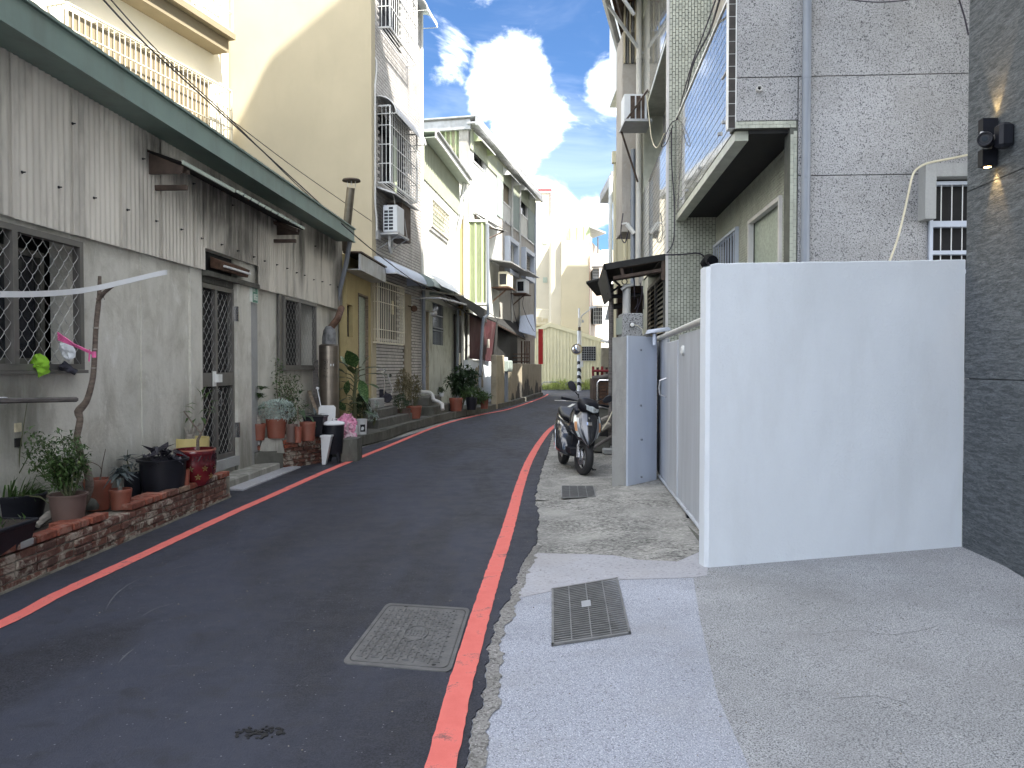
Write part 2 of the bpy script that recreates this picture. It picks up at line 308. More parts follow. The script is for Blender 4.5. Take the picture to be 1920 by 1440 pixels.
MA['iron'] = M_plain('cast iron', (0.115, 0.115, 0.115), 0.6, 0.25, 0.2, 9, 0.3)
MA['grate'] = M_plain('galvanised grate', (0.20, 0.20, 0.195), 0.5, 0.4, 0.15, 12, 0.1)
MA['maroon'] = M_plain('maroon board', (0.045, 0.010, 0.014), 0.6, 0, 0.25, 2, 0.05, dirt=(0.2, 0.15, 0.15), dirtamt=0.25)
MA['redp'] = M_plain('bright red paint', (0.60, 0.02, 0.02), 0.5, 0, 0.08, 3, 0)
MA['redg'] = M_plain('red glaze', (0.10, 0.006, 0.010), 0.22, 0, 0.3, 6, 0.0, 0.8)
MA['yellowg'] = M_plain('yellow glaze', (0.62, 0.52, 0.22), 0.4, 0, 0.08, 5, 0.05)
MA['white_p'] = M_plain('white plastic', (0.66, 0.68, 0.70), 0.5, 0, 0.04, 4, 0)
MA['pink'] = M_plain('pink plastic', (0.70, 0.13, 0.33), 0.35, 0, 0.25, 10, 0.1)
MA['greenc'] = M_plain('lime cloth', (0.20, 0.40, 0.03), 0.95, 0, 0.15, 20, 0.3)
MA['navyc'] = M_plain('dark cloth', (0.03, 0.03, 0.042), 0.95, 0, 0.3, 20, 0.3)
MA['tyre'] = M_plain('rubber', (0.018, 0.018, 0.02), 0.75, 0, 0.1, 20, 0.2)
MA['scoot'] = M_plain('dark grey scooter paint', (0.035, 0.038, 0.045), 0.2, 0.3, 0.05, 4, 0, 0.6); MA['scoot'].node_tree.nodes['Principled BSDF'].inputs['Coat Weight'].default_value = 0.6
MA['scoot_s'] = M_plain('silver scooter paint', (0.33, 0.35, 0.38), 0.25, 0.6, 0.05, 4, 0)
MA['amber'] = M_plain('amber lens', (0.50, 0.25, 0.12), 0.15, 0, 0.1, 4, 0)
MA['lens'] = M_plain('clear lens', (0.55, 0.6, 0.62), 0.08, 0.3, 0.2, 30, 0)
MA['sign_g'] = M_plain('green enamel', (0.02, 0.17, 0.115), 0.35, 0, 0.1, 8, 0)
MA['letter'] = M_plain('white lettering', (0.70, 0.76, 0.72), 0.5, 0, 0.03, 8, 0)
MA['paper'] = M_plain('pasted paper', (0.5, 0.45, 0.32), 0.9, 0, 0.2, 14, 0)
MA['roof_dk'] = M_plain('dark roof boards', (0.07, 0.05, 0.04), 0.85, 0, 0.4, 5, 0.2)

# ------------------------------------------------------------------ geometry helpers
def ray(px, py):
    c, s = math.cos(PITCH), math.sin(PITCH)
    x = px - 960; u = 720 - py
    return V((x, FPX * c + u * s, -FPX * s + u * c))
def at(px, py, Y): d = ray(px, py); return CAM + d * (Y / d.y)
def on_z(px, py, z=0.0): d = ray(px, py); return CAM + d * ((z - CAM.z) / d.z)
class Fr:
    """wall frame. side walls: x = a + m*y, u = world y; frontal walls: y = a + m*x, u = world x"""
    def __init__(s, a, m, front=False, flip=False):
        s.a, s.m, s.front = a, m, front; k = math.hypot(1, m)
        s.n = V((m, -1, 0)) / k if front else V((1, -m, 0)) / k
        if flip: s.n = -s.n
    def p(s, u, n, z):
        b = V((u, s.a + s.m * u, z)) if s.front else V((s.a + s.m * u, u, z))
        return b + s.n * n
    def px(s, px, py, n=0.0):
        d = ray(px, py); q = s.p(0, n, 0)
        if s.front: t = (q.y - s.m * q.x - CAM.y + s.m * CAM.x) / (d.y - s.m * d.x)
        else: t = (q.x - s.m * q.y - CAM.x + s.m * CAM.y) / (d.x - s.m * d.y)
        h = CAM + d * t; h2 = h - s.n * n
        return (h2.x if s.front else h2.y), h.z
    def v(s): return V((1, s.m, 0)).normalized() if s.front else V((s.m, 1, 0)).normalized()
class WF:
    """plain world frame"""
    @staticmethod
    def p(x, y, z): return V((x, y, z))
class MB:
    def __init__(s): s.v = []; s.f = []
    def add(s, vs, fs):
        k = len(s.v); s.v += [V(x) for x in vs]; s.f += [tuple(i + k for i in f) for f in fs]; return s
    def hexa(s, p):
        return s.add(p, [(0, 3, 2, 1), (4, 5, 6, 7), (0, 1, 5, 4), (1, 2, 6, 5), (2, 3, 7, 6), (3, 0, 4, 7)])
    def box(s, lo, hi, fr=WF):
        (a, b, c), (d, e, f) = lo, hi
        return s.hexa([fr.p(*q) for q in ((a, b, c), (d, b, c), (d, e, c), (a, e, c), (a, b, f), (d, b, f), (d, e, f), (a, e, f))])
    def bbox(s, lo, hi, fr=WF, bv=0.01):
        """box with chamfered vertical/front edges"""
        (a, b, c), (d, e, f) = lo, hi
        ring = [(a + bv, b), (d - bv, b), (d, b + bv), (d, e - bv), (d - bv, e), (a + bv, e), (a, e - bv), (a, b + bv)]
        ins = [((x - (a + d) / 2) * (1 - 2 * bv / max(d - a, 1e-6)) + (a + d) / 2, (y - (b + e) / 2) * (1 - 2 * bv / max(e - b, 1e-6)) + (b + e) / 2) for x, y in ring]
        L = [[fr.p(x, y, c) for x, y in ins], [fr.p(x, y, c + bv) for x, y in ring], [fr.p(x, y, f - bv) for x, y in ring], [fr.p(x, y, f) for x, y in ins]]
        k = len(s.v)
        for l in L: s.v += l
        for j in range(3):
            for i in range(8): s.f.append((k + j * 8 + i, k + j * 8 + (i + 1) % 8, k + (j + 1) * 8 + (i + 1) % 8, k + (j + 1) * 8 + i))
        s.f.append(tuple(k + i for i in range(7, -1, -1))); s.f.append(tuple(k + 24 + i for i in range(8)))
        return s
    def prism(s, pts, vec):
        n = len(pts); vec = V(vec); pts = [V(p) for p in pts]
        return s.add(pts + [p + vec for p in pts], [tuple(range(n - 1, -1, -1)), tuple(range(n, 2 * n))] + [(i, (i + 1) % n, n + (i + 1) % n, n + i) for i in range(n)])
    def quad(s, *p): return s.add(p, [tuple(range(len(p)))])
    def tube(s, pts, r, n=8, cap=True):
        pts = [V(p) for p in pts]; k = len(s.v); m = len(pts); prev = None
        rs = r if isinstance(r, (list, tuple)) else [r] * m
        for i, p in enumerate(pts):
            d = (pts[min(i + 1, m - 1)] - pts[max(i - 1, 0)])
            if d.length < 1e-9: d = V((0, 0, 1))
            d.normalize()
            if prev is None:
                a = V((0, 0, 1)) if abs(d.z) < 0.9 else V((1, 0, 0)); a = (a - d * a.dot(d)).normalized()
            else: a = (prev - d * prev.dot(d)).normalized()
            prev = a; b = d.cross(a)
            s.v += [p + (a * math.cos(q) + b * math.sin(q)) * rs[i] for q in [2 * math.pi * j / n for j in range(n)]]
        for i in range(m - 1):
            for j in range(n): s.f.append((k + i * n + j, k + i * n + (j + 1) % n, k + (i + 1) * n + (j + 1) % n, k + (i + 1) * n + j))
        if cap: s.f.append(tuple(k + j for j in range(n - 1, -1, -1))); s.f.append(tuple(k + (m - 1) * n + j for j in range(n)))
        return s
    def lathe(s, prof, c=(0, 0, 0), n=24, sx=1, sy=1, flute=0, axis=None):
        k = len(s.v); c = V(c)
        R = Matrix.Identity(3) if axis is None else V((0, 0, 1)).rotation_difference(V(axis)).to_matrix()
        for r, z in prof:
            for j in range(n):
                q = 2 * math.pi * j / n; rr = r * (1 - (flute if j % 2 else 0))
                s.v.append(c + R @ V((rr * math.cos(q) * sx, rr * math.sin(q) * sy, z)))
        for i in range(len(prof) - 1):
            for j in range(n): s.f.append((k + i * n + j, k + i * n + (j + 1) % n, k + (i + 1) * n + (j + 1) % n, k + (i + 1) * n + j))
        return s
    def disc(s, c, r, n=24, axis=(0, 0, 1)):
        c = V(c); R = V((0, 0, 1)).rotation_difference(V(axis)).to_matrix()
        return s.add([c + R @ V((r * math.cos(2 * math.pi * j / n), r * math.sin(2 * math.pi * j / n), 0)) for j in range(n)], [tuple(range(n))])
    def leaf(s, p, d, L, Wd, up=V((0, 0, 1)), droop=0.25, fold=0.15):
        p = V(p); d = V(d).normalized(); sd = d.cross(up)
        if sd.length < 1e-3: sd = V((1, 0, 0))
        sd.normalize(); nn = sd.cross(d)
        m1 = p + d * L * 0.42 + nn * (L * droop * 0.25); tip = p + d * L - nn * L * droop
        return s.add([p, m1 - sd * Wd / 2 + nn * Wd * fold, m1, m1 + sd * Wd / 2 + nn * Wd * fold, tip], [(0, 2, 1), (0, 3, 2), (1, 2, 4), (2, 3, 4)])
    def corr(s, fr, u0, u1, z0, z1, pitch=0.076, amp=0.012, n0=0.0, zfun=None, trap=False, seg=4):
        k = len(s.v); L = (u1 - u0); N = max(1, int(round(L / pitch)))
        if trap: prof = [(0, 0), (0.12, 1), (0.30, 1), (0.42, 0)]
        else: prof = [(j / 6, 0.5 + 0.5 * math.cos(2 * math.pi * j / 6)) for j in range(6)]
        us = [(u0 + (i + a) * L / N, n0 + amp * b) for i in range(N) for a, b in prof] + [(u1, n0 + amp * prof[0][1])]
        for u, n in us:
            zt = z1 if zfun is None else zfun(u)
            s.v += [fr.p(u, n, z0), fr.p(u, n, zt)]
        for i in range(len(us) - 1): s.f.append((k + 2 * i, k + 2 * i + 2, k + 2 * i + 3, k + 2 * i + 1))
        return s
    def sheet(s, a, b, c, d, pitch, amp, th=0.0):
        """corrugated roof sheet: a->b along the eave, d->c along the ridge; ribs run a->d"""
        a, b, c, d = map(V, (a, b, c, d)); L = (b - a).length; N = max(1, int(L / pitch)); nn = (b - a).cross(d - a).normalized(); k = len(s.v)
        M_ = N * 6
        for i in range(M_ + 1):
            t = i / M_; h = nn * amp * math.cos(2 * math.pi * i / 6)
            s.v += [a.lerp(b, t) + h, d.lerp(c, t) + h]
        for i in range(M_): s.f.append((k + 2 * i, k + 2 * i + 2, k + 2 * i + 3, k + 2 * i + 1))
        return s

def setp(o, label=None, cat=None, group=None, kind=None):
    if label: o['label'] = label
    if cat: o['category'] = cat
    if group: o['group'] = group
    if kind: o['kind'] = kind
    return o
def T(name, label, cat, loc=(0, 0, 0), group=None, kind=None):
    o = bpy.data.objects.new(name, None); C.objects.link(o); o.location = loc; o.empty_display_size = 0.1
    return setp(o, label, cat, group, kind)
def wloc(o):
    p = V(o.location)
    while o.parent: o = o.parent; p += V(o.location)
    return p
def mesh(name, mb, mat, org, smooth):
    me = bpy.data.meshes.new(name); me.from_pydata([v - org for v in mb.v], [], mb.f)
    if isinstance(mat, str): mat = MA[mat]
    me.materials.append(mat)
    if smooth: me.polygons.foreach_set('use_smooth', [True] * len(me.polygons)); me.set_sharp_from_angle(angle=math.radians(smooth if smooth is not True else 40))
    me.update(); return me
def part(name, mb, mat, parent, label=None, kind=None, smooth=False, own=False):
    """own=True gives the part its own origin at its centre"""
    pw = wloc(parent)
    if own:
        c = V((0, 0, 0))
        for v in mb.v: c += v
        c /= len(mb.v)
    else: c = pw
    o = bpy.data.objects.new(name, mesh(name, mb, mat, c, smooth)); C.objects.link(o); o.parent = parent; o.location = c - pw
    return setp(o, label, None, None, kind)
def solo(name, mb, mat, label, cat, group=None, smooth=False, kind=None):
    xs = [v.x for v in mb.v]; ys = [v.y for v in mb.v]; zs = [v.z for v in mb.v]
    c = V(((min(xs) + max(xs)) / 2, (min(ys) + max(ys)) / 2, min(zs)))
    o = bpy.data.objects.new(name, mesh(name, mb, mat, c, smooth)); C.objects.link(o); o.location = c
    return setp(o, label, cat, group, kind)
def struct(name, mb, mat, smooth=False):
    o = bpy.data.objects.new(name, mesh(name, mb, mat, V((0, 0, 0)), smooth)); C.objects.link(o)
    return setp(o, kind='structure')
def cp(o, parent=None, loc=None, rz=None):
    c = o.copy(); C.objects.link(c); c.parent = parent
    if loc is not None: c.location = loc
    if rz is not None: c.rotation_euler.z = rz
    for ch in o.children: cp(ch, c)
    return c
def wallgrid(mb, fr, u0, u1, z0, z1, holes, th=0.15, n1=0.0):
    """a wall slab of thickness th behind n1 with rectangular holes (ua,ub,za,zb)"""
    us = sorted({u0, u1, *[min(max(h[i], u0), u1) for h in holes for i in (0, 1)]}); zs = sorted({z0, z1, *[min(max(h[i], z0), z1) for h in holes for i in (2, 3)]})
    for i in range(len(us) - 1):
        for j in range(len(zs) - 1):
            cu, cz = (us[i] + us[i + 1]) / 2, (zs[j] + zs[j + 1]) / 2
            if any(h[0] < cu < h[1] and h[2] < cz < h[3] for h in holes): continue
            mb.box((us[i], n1 - th, zs[j]), (us[i + 1], n1, zs[j + 1]), fr)
    return mb
# ------------------------------------------------------------------ ground
g = MB(); g.add([(-600, -300, -0.03), (600, -300, -0.03), (600, 900, -0.03), (-600, 900, -0.03)], [(0, 1, 2, 3)])
struct('ground', g, 'old_c')
def gpoly(pts, z): return [on_z(x, y, z) for x, y in pts]
def fan(mb, pts): mb.add(pts, [tuple(range(len(pts)))]); return mb
def densify(pts, step, jit, seed):
    r = random.Random(seed); out = []
    for a, b in zip(pts, pts[1:]):
        a, b = V(a), V(b); d = b - a; n = max(1, int(d.length / step)); nn = V((-d.y, d.x, 0)).normalized()
        for i in range(n):
            j = (r.random() - .5) * 2 * jit
            out.append(a + d * (i / n) + nn * j)
    out.append(V(pts[-1])); return out
RZ = 0.012
# right edge of the asphalt (ragged), near to far
edge_px = [(866, 1500), (873, 1440), (885, 1343), (907, 1320), (912, 1247), (923, 1193), (937, 1147), (957, 1117), (977, 1060), (1006, 1017), (1009, 960), (1002, 938), (1012, 891), (1028, 845), (1036, 810), (1057, 795)]
redge = [on_z(x, y, RZ) for x, y in edge_px]
redge = [V((-0.16, -6, RZ)), V((-0.16, 1.2, RZ))] + redge
redge += [V((1.75, 23.5, RZ)), V((2.4, 27, RZ)), V((3.4, 31, RZ)), V((4.6, 36, RZ)), V((5.6, 41, RZ)), V((9, 42.5, RZ)), V((60, 43, RZ))]
def ragged(pts, step, amp):
    out = densify(pts, step, 0, 0); res = []
    for i, p in enumerate(out):
        d = out[min(i + 1, len(out) - 1)] - out[max(i - 1, 0)]; nn = V((-d.y, d.x, 0)).normalized() if d.length else V((1, 0, 0))
        res.append(p + nn * amp * (mnoise.noise(V((p.x * 5, p.y * 5, 3))) * 1.3 + mnoise.noise(V((p.x * 19, p.y * 19, 9))) * .8 + mnoise.noise(V((p.x * 55, p.y * 55, 2))) * .45))
    return res
redge_d = ragged(redge[:18], 0.018, 0.019) + redge[18:]
ledge = [V((-3.9, -6, RZ)), V((-3.7, 4, RZ)), V((-3.45, 8.9, RZ)), V((-3.4, 11, RZ)), V((-2.95, 12.4, RZ)), V((-2.7, 14.4, RZ)), V((-2.35, 16, RZ)), V((-1.6, 20.5, RZ)), V((-0.62, 26.2, RZ)), V((0.2, 31, RZ)), V((1.55, 41.0, RZ)), V((1.0, 43.5, RZ)), V((-60, 44, RZ))]
poly = redge_d + [V((60, 50.2, RZ)), V((-60, 50.2, RZ))] + ledge[::-1]
from mathutils.geometry import tessellate_polygon
bm = bmesh.new(); vs = [bm.verts.new(p) for p in poly]
for t_ in tessellate_polygon([[V((p.x, p.y, 0)) for p in poly]]): bm.faces.new([vs[i] for i in t_])
me = bpy.data.meshes.new('road'); 
# skirt so that the overlay has a real edge
for i in range(len(redge_d) - 1):
    a, b = vs[i], vs[i + 1]
    c = bm.verts.new((b.co.x, b.co.y, -0.03)); d = bm.verts.new((a.co.x, a.co.y, -0.03)); bm.faces.new((a, b, c, d))
bm.to_mesh(me); bm.free(); me.materials.append(MA['asphalt'])
road = bpy.data.objects.new('road', me); C.objects.link(road); road['kind'] = 'structure'
# red lines
def line_strip(name, pts, wdt, z, mat, label=None, step=0.05, jit=0.0035, seed=1):
    pts = densify([V((p[0], p[1], z)) for p in pts], step, 0, 0); mb = MB(); r = random.Random(seed); k = 0
    L = []; 
    for i, p in enumerate(pts):
        d = (pts[min(i + 1, len(pts) - 1)] - pts[max(0, i - 1)]).normalized(); nn = V((-d.y, d.x, 0))
        L.append((p - nn * (wdt / 2 + r.uniform(-jit, jit)), p + nn * (wdt / 2 + r.uniform(-jit, jit))))
    mb.v = [q for ab in L for q in ab]; mb.f = [(2 * i, 2 * i + 1, 2 * i + 3, 2 * i + 2) for i in range(len(L) - 1)]
    return struct(name, mb, mat)
def smooth_pts(pts, n=6):
    out = []; P = [V(p) for p in pts]
    for i in range(len(P) - 1):
        a, b, c, d = P[max(i - 1, 0)], P[i], P[i + 1], P[min(i + 2, len(P) - 1)]
        for j in range(n):
            t = j / n
            out.append(0.5 * ((2 * b) + (c - a) * t + (2 * a - 5 * b + 4 * c - d) * t * t + (3 * b - a - 3 * c + d) * t ** 3))
    out.append(P[-1]); return out
Ll = [(-3.22, -4), (-3.2, -1), (-3.15, 1.5), (-3.07, 3.2)] + [tuple(on_z(x, y, RZ)[:2]) for x, y in [(0, 1172), (110, 1115), (240, 1054), (430, 965), (520, 925), (600, 889), (660, 864), (735, 834), (800, 807), (850, 790), (905, 777), (955, 767), (1000, 752), (1022, 743), (1027, 739)]]
line_strip('red_line', smooth_pts([(*p, 0) for p in Ll]), 0.105, RZ + 0.005, 'red')
Lr = [(-0.33, -4), (-0.31, -1), (-0.30, 1.0), (-.285, 2.2)] + [tuple(on_z(x, y, RZ)[:2]) for x, y in [(826, 1440), (862, 1290), (893, 1180), (925, 1075), (950, 1000), (964, 950), (977, 905), (992, 865), (1012, 830), (1032, 805), (1055, 789)]]
line_strip('red_line', smooth_pts([(*p, 0) for p in Lr]), 0.115, RZ + 0.005, 'red', seed=5)
# white road markings behind the scooter
for i, q in enumerate([[(1057, 766), (1090, 769), (1068, 770), (1045, 769)], [(1063, 763), (1073, 757), (1080, 757), (1070, 763)], [(1040, 750), (1064, 751), (1064, 752), (1040, 751)], [(1090, 747), (1112, 747), (1112, 749), (1090, 749)]]):
    mb = MB(); fan(mb, gpoly(q, RZ + 0.005)); struct('road_marking', mb, 'white_m')

# right side: slabs of the forecourt.  height rises towards the white wall
def fh(x, y):  # forecourt height
    return 0.004 + 0.10 * max(0, min(1, (x - 0.5) / 3.2)) * max(0, min(1, (y - 0.5) / 5))
def surf(name, pts, mat, hf=fh, lift=0.0, sub=0.25):
    bm = bmesh.new(); vs = [bm.verts.new((p[0], p[1], 0)) for p in pts]; bm.faces.new(vs)
    ys = [p[1] for p in pts]; xs = [p[0] for p in pts]
    y = min(ys) + sub
    while y < max(ys): bmesh.ops.bisect_plane(bm, geom=bm.verts[:] + bm.edges[:] + bm.faces[:], plane_co=(0, y, 0), plane_no=(0, 1, 0)); y += sub
    x = min(xs) + sub
    while x < max(xs): bmesh.ops.bisect_plane(bm, geom=bm.verts[:] + bm.edges[:] + bm.faces[:], plane_co=(x, 0, 0), plane_no=(1, 0, 0)); x += sub
    for v in bm.verts: v.co.z = hf(v.co.x, v.co.y) + lift
    me = bpy.data.meshes.new(name); bm.to_mesh(me); bm.free(); me.materials.append(MA[mat])
    o = bpy.data.objects.new(name, me); C.objects.link(o); o['kind'] = 'structure'; return o
A_ = lambda x, y: on_z(x, y, 0.02 if x < 1300 else 0.05)[:2]
j1 = A_(1325, 1076); j2 = A_(1305, 1095)
slabL = [(-0.6, -5), (-0.6, 4.5), A_(955, 1120), A_(1030, 1105), A_(1165, 1085), A_(1300, 1077), A_(1312, 1150), A_(1345, 1290), A_(1415, 1440), (0.98, 1.5), (1.1, -5)]
# no hole in the slab; a flat black sheet stands in for the drain's shade; grate sits in the slab
surf('forecourt_slab', slabL, 'terrazzo_l')
slabR = [(1.1, -5), (0.98, 1.5), A_(1415, 1440), A_(1345, 1290), A_(1312, 1150), A_(1300, 1077), (1.36, 5.60), (1.45, 5.66), (3.6, 6.10), (3.4, 5), (3.2, -5)]
surf('forecourt_paving', slabR, 'terrazzo_d')
band = [A_(955, 1120), A_(950, 1030), A_(1015, 1034), A_(1080, 1035), A_(1150, 1040), A_(1200, 1050), A_(1270, 1055), (1.62, 6.2), A_(1325, 1074), A_(1300, 1077), A_(1165, 1085), A_(1030, 1105)]
surf('concrete_band', band, 'smooth_c', lift=0.002)
apr = [(-0.2, 6.0), (-0.1, 8.9), A_(1010, 938), A_(1100, 936), A_(1160, 915), (1.75, 9.9), (2.1, 9.9), (2.2, 5.6), (1.3, 5.2), (0.3, 5.0)]
surf('driveway', apr, 'old_c', hf=lambda x, y: (fh(x, y) if y < 6.6 else fh(x, 6.6)) - 0.004 + (0.03 * max(0, min(1, (y - 7.2) / 1.5)) * max(0, min(1, x))))
walk = [(-0.2, 8.7), (-0.1, 12), (0.2, 16), (1.2, 24), (5, 40), (14, 40), (7, 12), (1.7, 9.4), (1.38, 9.2), A_(1100, 938)]
surf('footway', walk, 'old_c', hf=lambda x, y: 0.001, sub=1.0)

# left side walkway / kerb
kb = [on_z(x, y, 0) for x, y in [(634, 868), (668, 838), (727, 823), (767, 808), (848, 785), (923, 770), (965, 760), (1018, 743)]]
kb[0] = V((-2.86, 12.6, 0))
mb = MB()
top = 0.19
outer = [V((p.x, p.y, 0)) for p in kb]
for a, b in zip(outer, outer[1:]):
    n = max(1, int((b - a).length / 1.2)); d = (b - a); nn = V((-d.y, d.x, 0)).normalized() * 0.16
    for i in range(n):
        p, q = a + d * (i / n) , a + d * ((i + 1) / n) - d.normalized() * 0.012
        h = top + rnd.uniform(-.01, .01)
        mb.hexa([p, q, q + nn, p + nn, p + V((0, 0, h)), q + V((0, 0, h)), q + nn + V((0, 0, h)), p + nn + V((0, 0, h))])
kerb = T('kerb', None, None, (0, 0, 0), kind='structure')
vs = mb.v; fs = mb.f
for i in range(0, len(vs), 8):
    k = MB(); k.hexa(vs[i:i + 8]); part('kerb_stone', k, 'curb', kerb)
mb = MB(); pts = [V((p.x - 0.1, p.y, top - .012)) for p in outer] + [V((-3, 45, top - .012)), V((-9, 30, top - .012)), V((-4.2, 12.7, top - .012)), V((-2.9, 12.7, top - .012))]
mb.prism(pts, (0, 0, -0.18)); struct('footway', mb, 'pave')

# manhole cover
def quadmap(P, u, v):  # P: 4 ground points (bl, br, tr, tl)
    return (P[0].lerp(P[1], u)).lerp(P[3].lerp(P[2], u), v)
Pm = [on_z(640, 1245, RZ), on_z(845, 1262, RZ), on_z(882, 1142, RZ), on_z(726, 1132, RZ)]
mh = T('manhole_cover', 'square cast iron manhole cover set in the asphalt beside the red line', 'manhole cover', quadmap(Pm, .5, .5))
def rrect(P, m, z, r=0.06, n=5):
    out = []
    for cx, cy, a0 in ((1 - m - r, m + r, -90), (1 - m - r, 1 - m - r, 0), (m + r, 1 - m - r, 90), (m + r, m + r, 180)):
        for i in range(n + 1):
            a = math.radians(a0 + 90 * i / n); q = quadmap(P, cx + r * math.cos(a), cy + r * math.sin(a)); out.append(V((q.x, q.y, z)))
    return out
z0 = RZ + 0.002
mb = MB(); o_ = rrect(Pm, 0.0, z0 + 0.004); i_ = rrect(Pm, 0.035, z0 + 0.004); n = len(o_)
mb.add(o_ + i_, [(k, (k + 1) % n, n + (k + 1) % n, n + k) for k in range(n)]); ob = rrect(Pm, 0.0, 0.0); mb.add(o_ + ob, [(k, (k + 1) % n, n + (k + 1) % n, n + k) for k in range(n)])
part('frame', mb, 'iron', mh)
mb = MB(); mb.add(rrect(Pm, 0.028, z0 + 0.001), [tuple(range(n))]); part('joint', mb, 'grout_d', mh)
mb = MB(); mb.prism(rrect(Pm, 0.045, z0), (0, 0, 0.0035)); part('plate', mb, 'iron', mh)
mb = MB(); N = 22
def rib(u0, v0, u1, v1):
    q = [quadmap(Pm, a, b) for a, b in ((u0, v0), (u1, v0), (u1, v1), (u0, v1))]; mb.prism([V((p.x, p.y, z0 + 0.0035)) for p in q], (0, 0, 0.0045))
for i in range(N):
    for j in range(N):
        cu, cv = 0.10 + 0.8 * (i + .5) / N, 0.09 + 0.82 * (j + .5) / N
        if ((cu - .53) / .13) ** 2 + ((cv - .5) / .13) ** 2 < 1: continue
        s = 0.8 / N
        k = (i + 2 * j) % 4
        if k == 0: rib(cu - s * .9, cv - s * .22, cu + s * .9, cv + s * .22)
        elif k == 2: rib(cu - s * .22, cv - s * .9, cu + s * .22, cv + s * .9)
part('tread_pattern', mb, 'iron', mh, kind='stuff')
mb = MB(); cc = quadmap(Pm, .53, .5)
ring = [quadmap(Pm, .53 + .12 * math.cos(a), .5 + .12 * math.sin(a)) for a in [2 * math.pi * k / 28 for k in range(29)]]
mb.tube([V((p.x, p.y, z0 + 0.006)) for p in ring], 0.004, 6)
for k in range(5):
    a = .45 + k * .035; q0, q1 = quadmap(Pm, a, .44), quadmap(Pm, a + .02, .56); q = [quadmap(Pm, x, y) for x, y in ((a, .45), (a + .018, .45), (a + .018, .55), (a, .55))]
    mb.prism([V((p.x, p.y, z0 + 0.0035)) for p in q], (0, 0, 0.004))
q = [quadmap(Pm, x, y) for x, y in ((.43, .49), (.63, .49), (.63, .51), (.43, .51))]; mb.prism([V((p.x, p.y, z0 + 0.0035)) for p in q], (0, 0, 0.0045))
part('emblem', mb, 'iron', mh)
for u, v in ((.83, .92), (.83, .07), (.25, .95)):
    mb = MB(); c = quadmap(Pm, u, v); mb.disc((c.x, c.y, z0 + 0.0045), 0.012, 10); part('lifting_hole', mb, 'dark', mh)

# drain grates
def grate(P, label, nb, ncross, z, plate=True):
    g = T('drain_grate', label, 'drain grate', quadmap(P, .5, .5), 'steel drain grates in the concrete')
    mb = MB(); q = [V((quadmap(P, a, b).x, quadmap(P, a, b).y, z + 0.001)) for a, b in ((0, 0), (1, 0), (1, 1), (0, 1))]; mb.quad(*q); part('pit_shade', mb, 'dark', g)  # flat black sheet on the slab, for the shade below the bars
    def bar(u0, v0, u1, v1, h0, h1):
        b = MB(); q = [quadmap(P, a, c) for a, c in ((u0, v0), (u1, v0), (u1, v1), (u0, v1))]; b.prism([V((p.x, p.y, z + h0)) for p in q], (0, 0, h1 - h0)); return b
    for e in ((0, 0, 1, .022), (0, .978, 1, 1), (0, 0, .03, 1), (.97, 0, 1, 1)): part('frame_bar', bar(*e, 0.001, 0.012), 'grate', g)
    for i in range(nb):
        v = 0.03 + (i + .5) * .94 / nb; part('bar', bar(.03, v - .0058, .97, v + .0058, 0.002, 0.010), 'grate', g)
    for j in range(1, ncross):
        u = j / ncross; part('cross_bar', bar(u - .008, .02, u + .008, .98, 0.004, 0.0115), 'grate', g)
    if plate: part('plate', bar(.41, .51, .54, .62, 0.0125, 0.015), 'galv', g)
Z2 = 0.006
Pg = [on_z(1034, 1212, Z2), on_z(1183, 1190, Z2), on_z(1158, 1085, Z2), on_z(1034, 1106, Z2)]
grate(Pg, 'large grey steel drain grate with a small square plate in the pale forecourt slab', 27, 4, Z2)
Pg = [on_z(1052, 935, .034), on_z(1118, 932, .034), on_z(1113, 912, .034), on_z(1052, 912, .034)]
grate(Pg, 'small dark drain grate in front of the parked scooter', 11, 4, 0.034, False)

# crumbled spot in the asphalt
q = on_z(485, 1374, RZ); mb = MB(); r = random.Random(8)
for k in range(70):
    a, d = r.uniform(0, 6.28), r.random() ** .6; p = q + V((math.cos(a) * d * .11, math.sin(a) * d * .05, 0)); s_ = r.uniform(.004, .012); mb.prism([p + V((math.cos(t) * s_ * r.uniform(.6, 1.2), math.sin(t) * s_ * r.uniform(.6, 1.2), 0)) for t in (0, 1.3, 2.5, 3.7, 5)], (0, 0, r.uniform(.002, .006)))
MA['tar'] = M_plain('black tar crumbs', (0.008, 0.008, 0.009), 0.8)
solo('asphalt_crumbs', mb, 'tar', 'dark crumbled tar spot on the near asphalt', 'rubble', kind='stuff')
mb = MB(); r = random.Random(9)
for k in range(260):
    x = r.uniform(-3, 3); y = r.uniform(2.2, 9); 
    if x < .2: z = RZ
    else: z = fh(x, y) if x < 1.4 or y < 5.3 else None
    if z is None or (x < -2.8 + 0 * y): continue
    s_ = r.uniform(.002, .005); mb.prism([V((x + math.cos(t) * s_, y + math.sin(t) * s_ * r.uniform(.5, 1), z)) for t in (0, 1.3, 2.5, 3.7, 5)], (0, 0, r.uniform(.002, .004)))
solo('loose_grit', mb, 'mortar', 'scattered tiny grit on the road and the forecourt', 'grit', kind='stuff')

